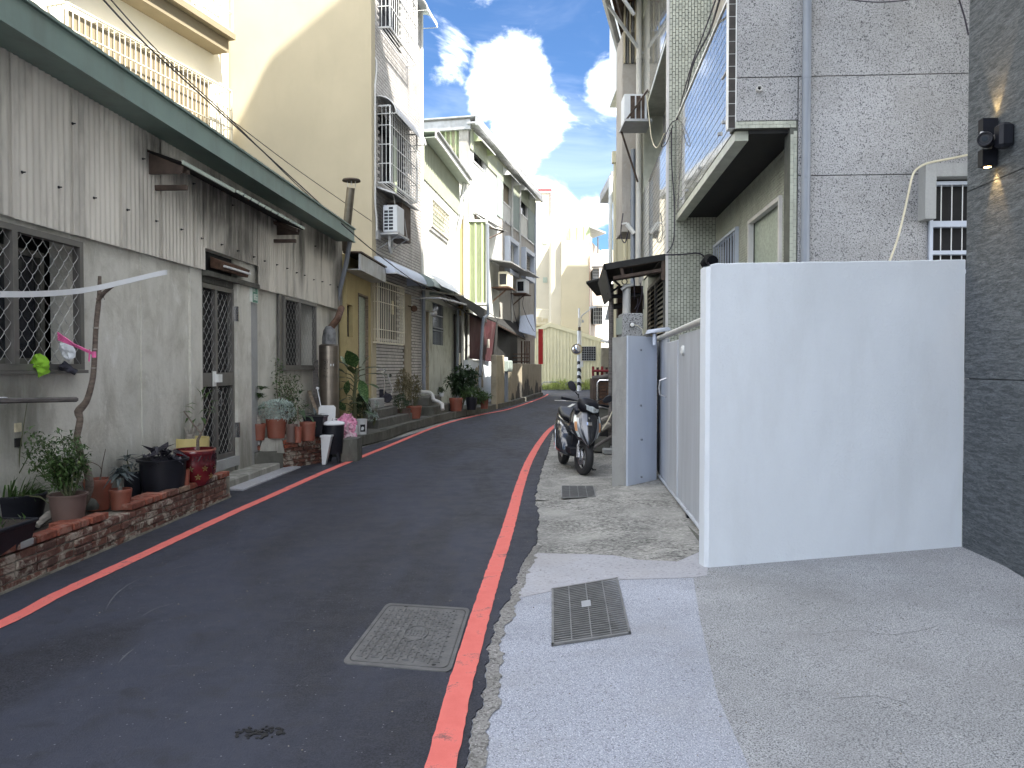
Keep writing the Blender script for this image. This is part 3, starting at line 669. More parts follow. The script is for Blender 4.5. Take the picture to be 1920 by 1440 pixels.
# dirty broken lip of the slab along the asphalt
mb = MB(); pts = [p for p in redge_d if 2.0 < p.y < 6.4]
for i, p in enumerate(pts):
    w_ = .07 + .05 * mnoise.noise(V((p.y * 2.5, 0, 0))) + .03 * mnoise.noise(V((p.y * 14, 4, 0))); mb.v += [V((p.x + .004, p.y, .0075)), V((p.x + max(.02, w_), p.y, .0085 if p.y < 4.5 else .0075))]
for i in range(len(pts) - 1): mb.f.append((2 * i, 2 * i + 1, 2 * i + 3, 2 * i + 2))
MA['lip'] = M_speckle('dirty slab lip', (0.24, 0.235, 0.225), (0.11, 0.105, 0.10), (0.36, 0.35, 0.34), 60, 0.55, 0.6, 0.5, (0.14, 0.135, 0.12), 0.6); struct('slab_edge', mb, 'lip')
MA['chalk'] = M_plain('chalky scuff', (0.10, 0.105, 0.115), 0.9)
for P in ([(196, 1148), (212, 1120), (238, 1098), (275, 1078)], [(222, 1243), (236, 1228), (252, 1216)], [(262, 1158), (290, 1142), (330, 1130)], [(300, 1075), (340, 1062), (372, 1056)]):
    pts = smooth_pts([on_z(x, y, RZ + .0015) for x, y in P], 6); mb = MB(); n = len(pts)
    for i, p in enumerate(pts):
        d = (pts[min(i + 1, n - 1)] - pts[max(0, i - 1)]).normalized(); nn = V((-d.y, d.x, 0)) * .0045 * math.sin(math.pi * (i + .3) / n); mb.v += [p - nn, p + nn]
    mb.f = [(2 * i, 2 * i + 1, 2 * i + 3, 2 * i + 2) for i in range(n - 1)]; struct('road_scuff', mb, 'chalk')
# hairline cracks in the forecourt
MA['crack'] = M_plain('crack', (0.07, 0.07, 0.075), 0.95)
for P in ([(1520, 1200), (1600, 1196), (1680, 1204), (1760, 1190)], [(1560, 1320), (1640, 1316), (1700, 1330)]):
    pts = [on_z(x, y, 0) for x, y in P]; pts = smooth_pts([V((p.x, p.y, 0)) for p in pts], 8); mb = MB(); n = len(pts)
    pts = [V((p.x + .01 * mnoise.noise(p * 9), p.y + .012 * mnoise.noise(p * 7), fh(p.x, p.y) + .0022)) for p in pts]
    for i, p in enumerate(pts):
        d = (pts[min(i + 1, n - 1)] - pts[max(0, i - 1)]).normalized(); nn = V((-d.y, d.x, 0)) * .0014; mb.v += [p - nn, p + nn]
    mb.f = [(2 * i, 2 * i + 1, 2 * i + 3, 2 * i + 2) for i in range(n - 1)]; struct('paving_crack', mb, 'crack')
# ------------------------------------------------------------------ frames of the street walls
LH = Fr(-4.25, 0.052)            # near low house, street wall
F2 = Fr(-3.2 - 0.153 * 17.5, 0.153)   # tiled house
F3 = Fr(-2.55 - 0.118 * 21.9, 0.118)  # white house
F4 = Fr(-1.6 - 0.22 * 28.5, 0.22)     # grey house
GB = Fr(17.5 - 0.153 * 3.2, -0.153, front=True)      # cream gable
def rect(fr, x0, y0, x1, y1, n=0.0):
    """pixel box -> (u0,u1,z0,z1) on a wall (x0,y0 upper near corner, x1,y1 lower far corner)"""
    u0, zt = fr.px(x0, y0, n); u1, zb = fr.px(x1, y1, n); return u0, u1, zb, zt
def diamond(mb, fr, u0, u1, z0, z1, n, du, dz, r=0.0035):
    """expanded metal: rows of wavy wires"""
    cols = int((u1 - u0) / du)
    for i in range(cols + 1):
        uc = u0 + du * (i + .5) * (u1 - u0) / du / (cols + 1)
        ph = i % 2; pts = []; k = 0; z = z0
        while z < z1 + 1e-6:
            side = 1 if (k + ph) % 2 else -1; w_ = du * 0.5 * side * .96
            for dzz, f_ in ((0, 1), (dz * .16, 1), (dz * .5, 0)):
                zz = z + dzz
                if zz <= z1: pts.append(fr.p(min(max(uc + w_ * f_, u0), u1), n, zz))
            z += dz; k += 1
        if len(pts) > 1: mb.tube(pts, r, 4, False)
    return mb
def frame_rect(mb, fr, u0, u1, z0, z1, w, n0, n1):
    mb.box((u0, n0, z0), (u0 + w, n1, z1), fr); mb.box((u1 - w, n0, z0), (u1, n1, z1), fr)
    mb.box((u0 + w, n0, z0), (u1 - w, n1, z0 + w), fr); mb.box((u0 + w, n0, z1 - w), (u1 - w, n1, z1), fr); return mb

# ------------------------------------------------------------------ near low house
Y0, Y1 = 2.2, 15.35
W1 = rect(LH, -60, 411, 141, 703); W1 = (4.9, W1[1], 1.45, 2.62)
D1 = (9.30, 10.27, 0.30, 2.92)
W2 = (11.95, 13.62, 1.45, 2.62)
house = T('low_house', 'long low house of stained cement with grey corrugated upper cladding and a green eave', 'house', LH.p(8, 0, 0))
mb = wallgrid(MB(), LH, Y0, 15.3, -0.02, 3.2, [W1, D1, W2], 0.22); part('wall', mb, 'cement', house)
mb = MB(); mb.box((9.0, 0.0, -.02), (9.29, 0.03, 2.70), LH); mb.box((7.95, 0.0, -.02), (8.25, .012, 2.68), LH); part('wall_pier', mb, 'cement', house)
mb = MB(); mb.box((10.28, 0.0, -.02), (10.75, 0.05, 2.85), LH); part('wall_pier', mb, 'cement', house)
mb = MB(); mb.box((10.752, 0.0, .1), (11.02, 0.035, 2.42), LH); part('wall_pier', mb, 'post_c', house)
# rear walls, and a black sheet standing in for the unlit rooms
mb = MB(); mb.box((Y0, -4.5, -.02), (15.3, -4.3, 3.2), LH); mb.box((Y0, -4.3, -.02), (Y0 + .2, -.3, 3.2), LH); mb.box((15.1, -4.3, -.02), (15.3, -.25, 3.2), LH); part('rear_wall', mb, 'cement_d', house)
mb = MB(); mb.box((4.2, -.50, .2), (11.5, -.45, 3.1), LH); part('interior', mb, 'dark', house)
# upper cladding: separate corrugated sheets
def clad(u0, u1, z0, name='cladding_sheet'):
    u = u0
    while u < u1 - .05:
        e = min(u + 0.76, u1); mb = MB(); mb.corr(LH, u, e + .03, z0 + rnd.uniform(-.006, .006), 4.02, 0.076, 0.012, 0.05 + rnd.choice((0, .006)))
        part(name, mb, 'corr', house, smooth=True); u = e
clad(Y0, 9.28, 2.66); clad(9.28, 10.98, 2.93); clad(10.98, 15.35, 2.62)
mb = MB(); mb.box((Y0, -0.1, 3.2), (15.3, 0.035, 4.0), LH); part('stud_wall', mb, 'cement_d', house)
bolt = None
for row_z, us in ((3.03, [5.6, 6.1, 6.55, 7.05, 7.6, 8.15, 8.7, 9.2, 9.75, 10.25, 10.8, 11.2, 11.7, 12.15, 12.6, 13.0, 13.5, 14.0, 14.5, 15.0]), (3.62, [5.55, 6.75, 7.9, 9.0, 10.1, 13.6])):
    for u in us:
        z = row_z + rnd.uniform(-.015, .015)
        if bolt is None:
            mb = MB(); mb.lathe([(0, .0), (.013, .0), (.013, .006), (.006, .012), (.006, .03), (0, .032)], n=7, axis=LH.n); bolt = part('bolt', mb, 'black_p', house); bolt.location = LH.p(u, .07, z) - wloc(house)
            for v in bolt.data.vertices: v.co = v.co + wloc(house)
        else:
            b = bolt.copy(); C.objects.link(b); b.parent = house; b.location = LH.p(u, .07, z) - wloc(house)
# eave: soffit, fascia gutter, roof sheet
EA = Fr(-3.87, 0.052)
mb = MB(); mb.box((Y0 - .3, -.40, 3.93), (15.0, -.001, 3.945), EA); part('soffit', mb, 'green_tr', house)
mb = MB(); mb.box((Y0 - .3, 0, 3.90), (15.0, .03, 4.15), EA); mb.box((Y0 - .3, -.03, 4.152), (15.02, .055, 4.175), EA); mb.box((Y0 - .3, .03, 3.90), (15.0, .05, 3.925), EA); part('gutter', mb, 'green_tr', house)
mb = MB(); a, b = EA.p(Y0 - .3, .05, 4.18), EA.p(15.05, .05, 4.18); c, d = EA.p(15.05, -4.3, 4.75), EA.p(Y0 - .3, -4.3, 4.75); mb.sheet(a, b, c, d, .2, .003); part('roof_sheet', mb, 'green_tr', house, smooth=True)
mb = MB(); mb.tube([EA.p(14.85, -.02, 3.9), EA.p(14.95, -.12, 3.5), EA.p(15.2, -.42, 2.6), EA.p(15.25, -.42, 1.9)], .045, 10); part('downpipe', mb, 'pvc', house, smooth=True)
# window 1: bronze frame with expanded mesh
def mesh_window(u0, u1, z0, z1, mull, label=None, n=0.02, inner=True, wr=.0026):
    w = T('window_grille', None, None, (0, 0, 0)); w.parent = house; w.location = LH.p((u0 + u1) / 2, 0, z0) - wloc(house)
    mb = MB(); frame_rect(mb, LH, u0, u1, z0, z1, .05, n, n + .07); part('frame', mb, 'bronze', w)
    for m_ in mull: mb = MB(); mb.box((m_ - .03, n + .005, z0 + .05), (m_ + .03, n + .075, z1 - .05), LH); part('mullion', mb, 'bronze', w)
    cuts = [u0 + .05] + [x for m_ in mull for x in (m_ - .03, m_ + .03)] + [u1 - .05]
    for i in range(0, len(cuts), 2):
        mb = diamond(MB(), LH, cuts[i], cuts[i + 1], z0 + .05, z1 - .05, n + .05, .072, .078, wr); part('expanded_mesh', mb, 'wire', w, kind='stuff')
    mb = MB(); mb.box((u0 - .03, n - .02, z0 - .03), (u1 + .03, n + .085, z0 - .002), LH); part('sill', mb, 'bronze', w)
    if inner:
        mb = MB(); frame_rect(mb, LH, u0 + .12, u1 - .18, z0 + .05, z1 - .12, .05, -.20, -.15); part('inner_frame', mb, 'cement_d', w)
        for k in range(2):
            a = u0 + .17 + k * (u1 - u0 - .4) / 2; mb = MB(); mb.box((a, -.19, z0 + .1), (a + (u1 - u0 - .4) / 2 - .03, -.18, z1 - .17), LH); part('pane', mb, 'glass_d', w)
    return w
mesh_window(W1[0], W1[1], 1.47, 2.60, [5.98])
mesh_window(W2[0] + .05, W2[1], 1.47, 2.60, [12.72], inner=False, wr=.0019)
mb = MB(); mb.box((11.9, -.24, 1.4), (13.7, -.22, 2.65), LH); part('room_shade', mb, 'dark', house)  # black sheet close behind the mesh stands in for the unlit room
mb = MB(); mb.box((11.86, .03, 1.45), (11.98, .06, 2.62), LH); part('shutter_edge', mb, 'bronze', house)
# door
dr = T('door', None, None); dr.parent = house; dr.location = LH.p(9.8, 0, .3) - wloc(house)
mb = MB(); frame_rect(mb, LH, 9.30, 10.27, .31, 2.52, .055, -.05, .01); mb.box((9.70, -.045, .365), (9.76, .012, 2.465), LH); part('frame', mb, 'bronze', dr)
mb = MB(); mb.box((9.355, -.04, 1.25), (10.215, .008, 1.42), LH); part('lock_rail', mb, 'bronze', dr)
for a, b in ((9.355, 9.70), (9.76, 10.215)):
    for z0_, z1_ in ((.365, 1.25), (1.42, 2.465)):
        mb = diamond(MB(), LH, a, b, z0_, z1_, -.01, .07, .075, .0024); part('expanded_mesh', mb, 'wire', dr, kind='stuff')
mb = MB(); mb.box((9.355, -.07, .365), (10.215, -.06, 2.465), LH); part('pane', mb, 'dark', dr)
mb = MB(); mb.box((9.60, .012, 1.25), (9.70, .018, 1.44), LH); mb.box((9.66, .018, 1.30), (9.78, .06, 1.40), LH); part('lock_case', mb, 'white_m', dr)
mb = MB(); mb.tube([LH.p(9.73, .012, 1.20), LH.p(9.73, .06, 1.18), LH.p(9.73, .065, 1.08), LH.p(9.73, .06, 1.02), LH.p(9.73, .012, 1.0)], .008, 6); part('handle', mb, 'steel', dr, smooth=True)
for z in (.55, 2.1): mb = MB(); mb.box((10.275, .01, z), (10.30, .07, z + .2), LH); part('hinge', mb, 'steel', dr)
mb = MB(); mb.box((9.25, -.2, .18), (10.30, .06, .305), LH); part('threshold', mb, 'post_c', dr)
# transom: dark box with rusty tube-light reflector
mb = MB(); mb.box((9.30, -.02, 2.53), (10.95, .0, 2.62), LH); mb.box((9.30, .02, 2.60), (10.95, .10, 2.66), LH); part('transom_beam', mb, 'cement_d', house)
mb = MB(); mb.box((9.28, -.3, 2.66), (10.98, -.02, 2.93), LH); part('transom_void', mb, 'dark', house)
tl = T('tube_light', 'rusty tube light hanging in the dark gap above the mesh door', 'lamp', LH.p(9.95, .08, 2.75))
mb = MB(); p = [LH.p(9.55, .02, 2.86), LH.p(9.55, .16, 2.80), LH.p(9.55, .13, 2.70), LH.p(9.55, .02, 2.72)]; mb.prism(p, LH.v() * .9); part('reflector', mb, 'rusty', tl)
mb = MB(); mb.tube([LH.p(9.60, .175, 2.745), LH.p(10.42, .175, 2.745)], .015, 8); part('tube', mb, 'white_m', tl, smooth=True)
# steps
st = T('door_step', 'grey concrete step below the mesh door', 'step', LH.p(9.9, .3, 0))
mb = MB(); mb.bbox((9.05, .0, -.02), (11.05, .34, .115), LH, .012); part('upper_step', mb, 'cement', st)
mb = MB(); mb.bbox((9.2, .341, -.02), (11.3, .56, .035), LH, .008); part('lower_slab', mb, 'smooth_c', st)
# small awning over the door
aw = T('door_awning', 'narrow green edged sheet awning on wooden brackets above the mesh door', 'awning', LH.p(10, .3, 3.5))
mb = MB(); mb.sheet(LH.p(8.0, .43, 3.60), LH.p(11.9, .43, 3.60), LH.p(11.9, .04, 3.74), LH.p(8.0, .04, 3.74), .076, .011); part('sheet', mb, 'black_sh', aw, smooth=True)
mb = MB(); mb.box((8.0, .43, 3.585), (9.3, .445, 3.625), LH)
u = 9.36
while u < 11.9: mb.hexa([LH.p(*q) for q in ((u, .43, 3.60), (u + .17, .43, 3.60), (u + .17, .445, 3.60), (u, .445, 3.60), (u + .02, .43, 3.635), (u + .22, .43, 3.635), (u + .22, .445, 3.635), (u + .02, .445, 3.635))]); u += .235
part('edge_strip', mb, 'green_pale', aw)
for u in (8.05, 11.75): mb = MB(); mb.prism([LH.p(u, .05, 3.72), LH.p(u, .42, 3.575), LH.p(u, .40, 3.50), LH.p(u, .05, 3.50)], LH.v() * .02); part('side_shade', mb, 'roof_dk', aw)  # dark triangles added for the shade under the awning
for u in (8.15, 11.6):
    mb = MB(); mb.box((u, .05, 3.36), (u + .05, .40, 3.41), LH); mb.hexa([LH.p(*q) for q in ((u, .05, 3.64), (u + .05, .05, 3.64), (u + .05, .42, 3.52), (u, .42, 3.52), (u, .05, 3.69), (u + .05, .05, 3.69), (u + .05, .42, 3.57), (u, .42, 3.57))]); part('bracket', mb, 'roof_dk', aw)
# number plate
npz = (2.40, 2.66); pu = (10.70, 10.98)
pl = T('house_number_plate', 'small green enamel house number plate reading 186 beside the mesh door', 'sign', LH.p(10.85, .06, 2.4))
mb = MB(); mb.box((pu[0] + .085, .052, npz[0]), (pu[1], .058, npz[1]), LH); part('plate', mb, 'sign_g', pl)
mb = MB(); mb.box((pu[0], .052, npz[0]), (pu[0] + .083, .058, npz[1]), LH); part('white_strip', mb, 'letter', pl)
mb = MB(); frame_rect(mb, LH, pu[0] + .083, pu[1] + .004, npz[0] - .004, npz[1] + .004, .004, .058, .061); part('border', mb, 'letter', pl)
SEG = {'1': 'bc', '8': 'abcdefg', '6': 'acdefg'}
def digit(mb, fr, ch, u, z, w, h, n, t=.012):
    m = {'a': (0, h - t, w, h), 'g': (0, h / 2 - t / 2, w, h / 2 + t / 2), 'd': (0, 0, w, t), 'b': (w - t, h / 2, w, h), 'c': (w - t, 0, w, h / 2), 'f': (0, h / 2, t, h), 'e': (0, 0, t, h / 2)}
    for s_ in SEG[ch]: a, b, c, d = m[s_]; mb.box((u + a, n, z + b), (u + c, n + .002, z + d), fr)
mb = MB()
for i, ch in enumerate('186'): digit(mb, LH, ch, pu[0] + .098 + i * .058, npz[0] + .035, .045, .085, .0585, .011)
part('number', mb, 'letter', pl)
mb = MB()
for k in range(2):
    u = pu[0] + .11 + k * .045
    for j in range(3): mb.box((u, .0585, npz[0] + .155 + j * .02), (u + .034, .060, npz[0] + .161 + j * .02), LH)
    mb.box((u + .014, .0585, npz[0] + .15), (u + .020, .060, npz[0] + .21), LH)
part('street_name', mb, 'letter', pl)

# ochre shop front between the low house and the tiled house
OC = Fr(-3.31 - .052 * 15.4, 0.052)
oc = T('ochre_shopfront', 'narrow ochre house front with a tall glass window and a grey gutter', 'house', OC.p(16.4, 0, 0))
gw = rect(OC, 671, 549, 690, 733); gz0, gz1 = gw[2], gw[3]
mb = wallgrid(MB(), OC, 15.42, 17.46, 0, 3.75, [(gw[0], gw[1], gz0, gz1), (15.46, 15.9, 2.1, 2.75)], .15); part('wall', mb, 'ochre', oc)
wn = T('window', None, None); wn.parent = oc; wn.location = OC.p(gw[0], 0, gz0) - wloc(oc)
mb = MB(); frame_rect(mb, OC, gw[0], gw[1], gz0, gz1, .04, -.08, .015); part('frame', mb, 'wood', wn)
mb = MB(); mb.box((gw[0] + .04, -.06, gz0 + .04), (gw[1] - .04, -.05, gz1 - .04), OC); part('pane', mb, 'glass_f', wn)
mb = MB(); mb.box((gw[0] - .06, 0, gz0 - .08), (gw[1] + .06, .06, gz0 - .005), OC); part('sill', mb, 'ochre', wn)
mb = MB(); mb.box((15.46, -.1, 2.1), (15.9, -.09, 2.75), OC); part('vent_window', mb, 'dark', oc)
mb = MB(); a = OC.p(15.4, .35, 3.56); mb.box((15.2, .30, 3.40), (17.5, .34, 3.72), OC); mb.box((15.2, .0, 3.40), (17.5, .30, 3.42), OC); part('gutter', mb, 'galv', oc)
mb = MB(); mb.box((15.15, .0, 3.73), (17.5, .37, 3.76), OC); part('roof_edge', mb, 'roof_dk', oc)
mb = MB(); mb.box((15.42, -4, 3.4), (17.4, -.16, 3.6), OC); part('roof', mb, 'roof_dk', oc)
MA['tan_p'] = M_plain('tan slab and cage shade', (0.30, 0.25, 0.17), 0.9, 0, 0.06, 2, 0.0, 0.2)  # slab tan; on the cage sheet it stands in for shade
# ------------------------------------------------------------------ tall cream house with tiled street front
def lbox(o, lo, hi, fr, mat, name): mb = MB(); mb.box(lo, hi, fr); return part(name, mb, mat, o)
tall = T('tiled_house', 'tall cream house with a grey tiled street front and barred windows', 'house', F2.p(19, 0, 0))
FE = 21.72
c1 = rect(F2, 720, 215, 779, 366)        # middle cage on wall
c1u0, c1u1 = 18.02, 20.25
c1z0, c1z1 = 5.78, 7.55
c2z0 = 9.35
gwu0, gwu1 = F2.px(708, 560, .14)[0], F2.px(757, 600, .14)[0]
holes = [(c1u0 + .1, c1u1 - .1, c1z0 + .1, c1z1 - .1), (18.1, 19.9, c2z0 + .1, 11.2), (gwu0 + .1, gwu1 - .1, 2.15, 3.55), (20.0, 20.75, .8, 3.1)]
mb = wallgrid(MB(), F2, 17.52, FE, 0, 13.2, holes, .2, -.02); part('wall', mb, 'grout_d', tall)
# strip tiles: laid as real tiles in the mortar bed
def tiles(o, fr, u0, u1, z0, z1, tw, th, gap, holes, mat, n0=0.0, d=0.012, brick=True, name='strip_tile', vert=False, jit=0.002, seed=3, diff=None):
    mb = MB(); r = random.Random(seed); z = z0; k = 0
    if not vert:
        while z < z1 - 1e-4:
            u = u0 - (tw / 2 if (brick and k % 2) else 0)
            while u < u1:
                a, b = max(u, u0), min(u + tw - gap, u1); zt = min(z + th - gap, z1); cu, cz = (a + b) / 2, (z + zt) / 2
                if b - a > .01 and not any(h[0] < cu < h[1] and h[2] < cz < h[3] for h in holes):
                    nn = n0 + d + r.uniform(-jit, jit)
                    p = [fr.p(a, n0 - .012, z), fr.p(b, n0 - .012, z), fr.p(b, n0 - .012, zt), fr.p(a, n0 - .012, zt)]; q = [fr.p(a, nn, z), fr.p(b, nn, z), fr.p(b, nn, zt), fr.p(a, nn, zt)]
                    mb.add(p + q, [(4, 5, 6, 7), (0, 1, 5, 4), (2, 3, 7, 6), (0, 4, 7, 3), (1, 2, 6, 5)])
                u += tw
            z += th; k += 1
    else:
        u = u0
        while u < u1 - 1e-4:
            z = z0 - (th / 2 if k % 2 else 0)
            while z < z1:
                a, b = u, min(u + tw - gap, u1); za, zt = max(z, z0), min(z + th - gap, z1); cu, cz = (a + b) / 2, (za + zt) / 2
                if zt - za > .004 and not any(h[0] < cu < h[1] and h[2] < cz < h[3] for h in holes):
                    nn = n0 + d + r.uniform(-jit, jit)
                    p = [fr.p(a, n0 - .006, za), fr.p(b, n0 - .006, za), fr.p(b, n0 - .006, zt), fr.p(a, n0 - .006, zt)]; q = [fr.p(a, nn, za), fr.p(b, nn, za), fr.p(b, nn, zt), fr.p(a, nn, zt)]
                    mb.add(p + q, [(4, 5, 6, 7), (0, 1, 5, 4), (2, 3, 7, 6), (0, 4, 7, 3), (1, 2, 6, 5)])
                z += th
            u += tw; k += 1
    return part(name, mb, mat, o, kind='stuff')
tiles(tall, F2, 17.55, FE, .0, 13.2, .24, .078, .018, holes + [(20.0, 20.75, .5, 3.3)], 'tile_g', -.02, .02)
lbox(tall, (20.05, -.02, .6), (20.62, .03, 3.4), F2, 'tan_w', 'pilaster')
lbox(tall, (20.0, -.3, .5), (20.78, -.24, 3.4), F2, 'dark', 'doorway')
lbox(tall, (FE + .002, -.3, 3.2), (FE + .15, .035, 13.2), F2, 'white_w', 'corner_strip')
# cream gable and rear wing
mb = MB(); mb.box((-6.95, .02, 0), (-3.165, -.25, 13.2), GB); part('gable_wall', mb, 'cream', tall)
mb = MB(); mb.box((-6.5, -.3, 13.1), (-3.6, -3.8, 13.2), GB); part('roof', mb, 'cream_w', tall)
CW = Fr(-6.55 - .30 * 17.98, 0.30)       # cage wall, seen above the low roof
wing = T('cream_rear_house', 'sunlit pale cream house with long barred balconies rising behind the low green roof', 'house', CW.p(14, 0, 0))
mb = wallgrid(MB(), CW, 4.0, 17.95, 0, 16, [(12.4, 16.9, 5.2, 7.4), (12.5, 16.9, 9.2, 11)], .3); part('wall', mb, 'cream_b', wing)
lbox(wing, (11.5, -1.2, 5), (17.5, -1.1, 14), CW, 'cream_b', 'inner_wall')
def cage(parent, fr, u0, u1, z0, z1, d, nv, nh, mat, r=.009, name='window_cage', ends=2, floor=True, scroll=False, hz=None, rr=None):
    w = T(name, None, None); w.parent = parent; w.location = fr.p((u0 + u1) / 2, 0, z0) - wloc(parent)
    mb = MB(); e = .018
    for z in (z0, z1):
        mb.box((u0, d - e, z - e), (u1, d + e, z + e), fr)
        for u in (u0, u1): mb.box((u - e, 0.01, z - e), (u + e, d - e, z + e), fr)
    for u in (u0, u1): mb.box((u - e, d - e, z0 + e), (u + e, d + e, z1 - e), fr)
    part('frame', mb, mat, w)
    mb = MB(); hs = hz or [z0 + (z1 - z0) * k / (nh + 1) for k in range(1, nh + 1)]
    for k in range(1, nv): u = u0 + (u1 - u0) * k / nv; mb.tube([fr.p(u, d, z0), fr.p(u, d, z1)], rr or r, 4, False)
    for z in hs: mb.box((u0, d + .006, z - r), (u1, d + .02, z + r), fr)
    for u in (u0, u1):
        for k in range(1, ends + 1): mb.tube([fr.p(u, d * k / (ends + 1), z0), fr.p(u, d * k / (ends + 1), z1)], r, 4, False)
        for z in hs: mb.box((u - .006, .01, z - r), (u + .006, d, z + r), fr)
    if floor:
        for k in range(1, 4): mb.box((u0, d * k / 4 - .005, z0 - .008), (u1, d * k / 4 + .005, z0 + .008), fr)
    part('bars', mb, mat, w, kind='stuff')
    if scroll:
        mb = MB(); n = max(3, int((u1 - u0) / .28))
        for k in range(n):
            uc = u0 + (k + .5) * (u1 - u0) / n; zc = z1 - .28; R = (u1 - u0) / n * .42
            mb.tube([fr.p(uc + R * math.cos(t) * (1 - t / 12), d + .01, zc + R * 1.5 * math.sin(t) * (1 - t / 12)) for t in [x * .5 for x in range(20)]], .008, 4, False)
        part('scroll_work', mb, mat, w)
    return w
b1 = cage(wing, CW, 13.3, 17.5, 5.55, 7.67, .42, 34, 4, 'cream_m', .011, 'balcony_cage', 3)
for k in range(14):
    u = 14.0 + k * .22; mb = MB(); mb.box((u, .1, 7.66), (u + .18, .36, 7.70 + rnd.uniform(0, .04)), CW); part('roof_slat', mb, 'cream_m', b1)
mb = MB(); mb.box((13.35, .30, 5.4), (16.9, .34, 7.60), CW); part('cage_shade', mb, 'tan_p', b1)  # tan sheet stands in for the shade inside the cage
b2 = cage(wing, CW, 10.5, 17.45, 8.95, 11.4, .5, 34, 5, 'cream_m', .011, 'balcony_cage', 4)
lbox(wing, (10.4, .0, 8.78), (17.5, .55, 8.90), CW, 'tan_p', 'balcony_slab'); lbox(wing, (10.4, .0, 8.5), (17.45, .40, 8.778), CW, 'tan_p', 'slab_edge')
for i, (u, col) in enumerate(((14.6, 'blue_aw'), (15.0, 'leaf_b'), (15.5, 'navyc'), (16.0, 'blue_aw'), (16.5, 'ac_w'))):
    mb = MB(); pts = []
    N = 6
    for k in range(N + 1): pts.append((u + .32 * k / N, .25 + .03 * math.sin(k * 2.1 + i)))
    k0 = len(mb.v)
    for a, b in pts: mb.v += [CW.p(a, b, 9.2 + .1 * (i % 2)), CW.p(a, b, 10.4)]
    mb.f += [(2 * k, 2 * k + 2, 2 * k + 3, 2 * k + 1) for k in range(N)]
    solo('hanging_laundry', mb, col, ['light blue shirt hanging in the upper balcony cage', 'grey green cloth hanging beside the light blue shirt in the upper balcony cage', 'dark cloth in the middle of the upper balcony cage', 'second light blue cloth, past the dark one in the upper balcony cage', 'white cloth hanging last at the far end of the upper balcony cage'][i], 'laundry', 'laundry in the upper balcony cage', smooth=True)

# cages of the tiled front
cg = cage(tall, F2, c1u0, c1u1, c1z0, c1z1, .30, 13, 3, 'white_m', .009, 'window_cage', 2, scroll=False)
mb = MB(); mb.box((c1u0 + .1, -.35, c1z0), (c1u1 - .1, -.3, c1z1), F2); part('pane', mb, 'glass_d', cg)
cg2 = cage(tall, F2, c1u0, c1u1, c2z0, 11.3, .30, 13, 3, 'white_m', .009, 'window_cage', 2)
mb = MB(); mb.box((c1u0 + .1, -.35, c2z0), (c1u1 - .1, -.3, 11.3), F2); part('pane', mb, 'glass_d', cg2)
cg3 = cage(tall, F2, gwu0, gwu1, 2.05, 3.48, .14, 15, 3, 'cream_m', .009, 'window_grille', 1, floor=False, hz=[2.35, 2.98, 3.32])
mb = MB(); mb.box((gwu0 + .1, -.15, 2.05), (gwu1 - .1, -.1, 3.55), F2); part('pane', mb, 'glass_d', cg3)
pp = F2.px(737, 578, .16); mb = MB(); mb.box((pp[0] - .1, .152, 2.75), (pp[0] + .1, .158, 3.08), F2); solo('papered_plaque', mb, 'paper', 'small weathered paper plaque tied to the ground floor window bars', 'notice')
# hoods: curved sheets above windows
def hood(parent, fr, u0, u1, ztop, proj, drop, mat, edge='white_m', name='window_hood'):
    h = T(name, None, None); h.parent = parent; h.location = fr.p((u0 + u1) / 2, 0, ztop) - wloc(parent)
    arc = [(proj * math.sin(math.pi / 2 * k / 7), ztop - drop * (1 - math.cos(math.pi / 2 * k / 7))) for k in range(8)]
    mb = MB(); mb.v = [fr.p(u, n, z) for n, z in arc for u in (u0, u1)]; mb.f = [(2 * k, 2 * k + 1, 2 * k + 3, 2 * k + 2) for k in range(7)]; part('sheet', mb, mat, h, smooth=True)
    for u in (u0, u1): mb = MB(); mb.tube([fr.p(u, n, z) for n, z in arc], .014, 6); mb.tube([fr.p(u, 0, ztop - drop), fr.p(u, proj, ztop - drop)], .012, 5); part('edge', mb, edge, h, smooth=True)
    return h
hood(tall, F2, c1u0 - .05, c1u1 + .3, c1z1 + .22, .46, .42, 'galv')
hood(tall, F2, 20.9, FE + .25, 11.45, .42, .40, 'ac_w'); hood(tall, F2, 20.9, FE + .2, 12.25, .42, .40, 'ac_w')
# flat shelf over the air conditioner
mb = MB(); mb.hexa([F2.p(*q) for q in ((17.75, 0, 5.62), (19.7, 0, 5.62), (19.7, .5, 5.44), (17.75, .5, 5.44), (17.75, 0, 5.66), (19.7, 0, 5.66), (19.7, .5, 5.48), (17.75, .5, 5.48))]); part('shelf', mb, 'galv', tall)
def air_con(label, loc, fr, w=.78, h=.56, d=.30, group='air conditioners on the house fronts', end=None, dirn=1):
    """outdoor unit; w along the wall, d out from it; grille on the face towards the viewer's end"""
    u0, n0, z0 = loc
    a = T('air_conditioner', label, 'air conditioner', fr.p(u0 + w / 2, n0 + d / 2, z0), group)
    mb = MB(); mb.bbox((u0, n0, z0), (u0 + w, n0 + d, z0 + h), fr, .012); part('casing', mb, 'ac_w', a)
    return a
ac = T('air_conditioner', 'white air conditioner with a barred face under the shelf on the tiled house', 'air conditioner', F2.p(18.3, .3, 4.55), 'air conditioners on the house fronts')
au, an0, an1, az0, az1 = 17.95, .14, .48, 4.62, 5.24
mb = MB(); mb.bbox((au, an0, az0), (au + .55, an1, az1), F2, .012); part('casing', mb, 'ac_w', ac)
mb = MB()
for i in range(7):
    for (na, nb) in ((an0 + .03, an0 + .12), (an0 + .14, an0 + .24)):
        if i == 6 and na < an0 + .1: continue
        z = az0 + .05 + i * .078; mb.box((au - .006, na, z), (au + .002, nb, z + .055), F2)
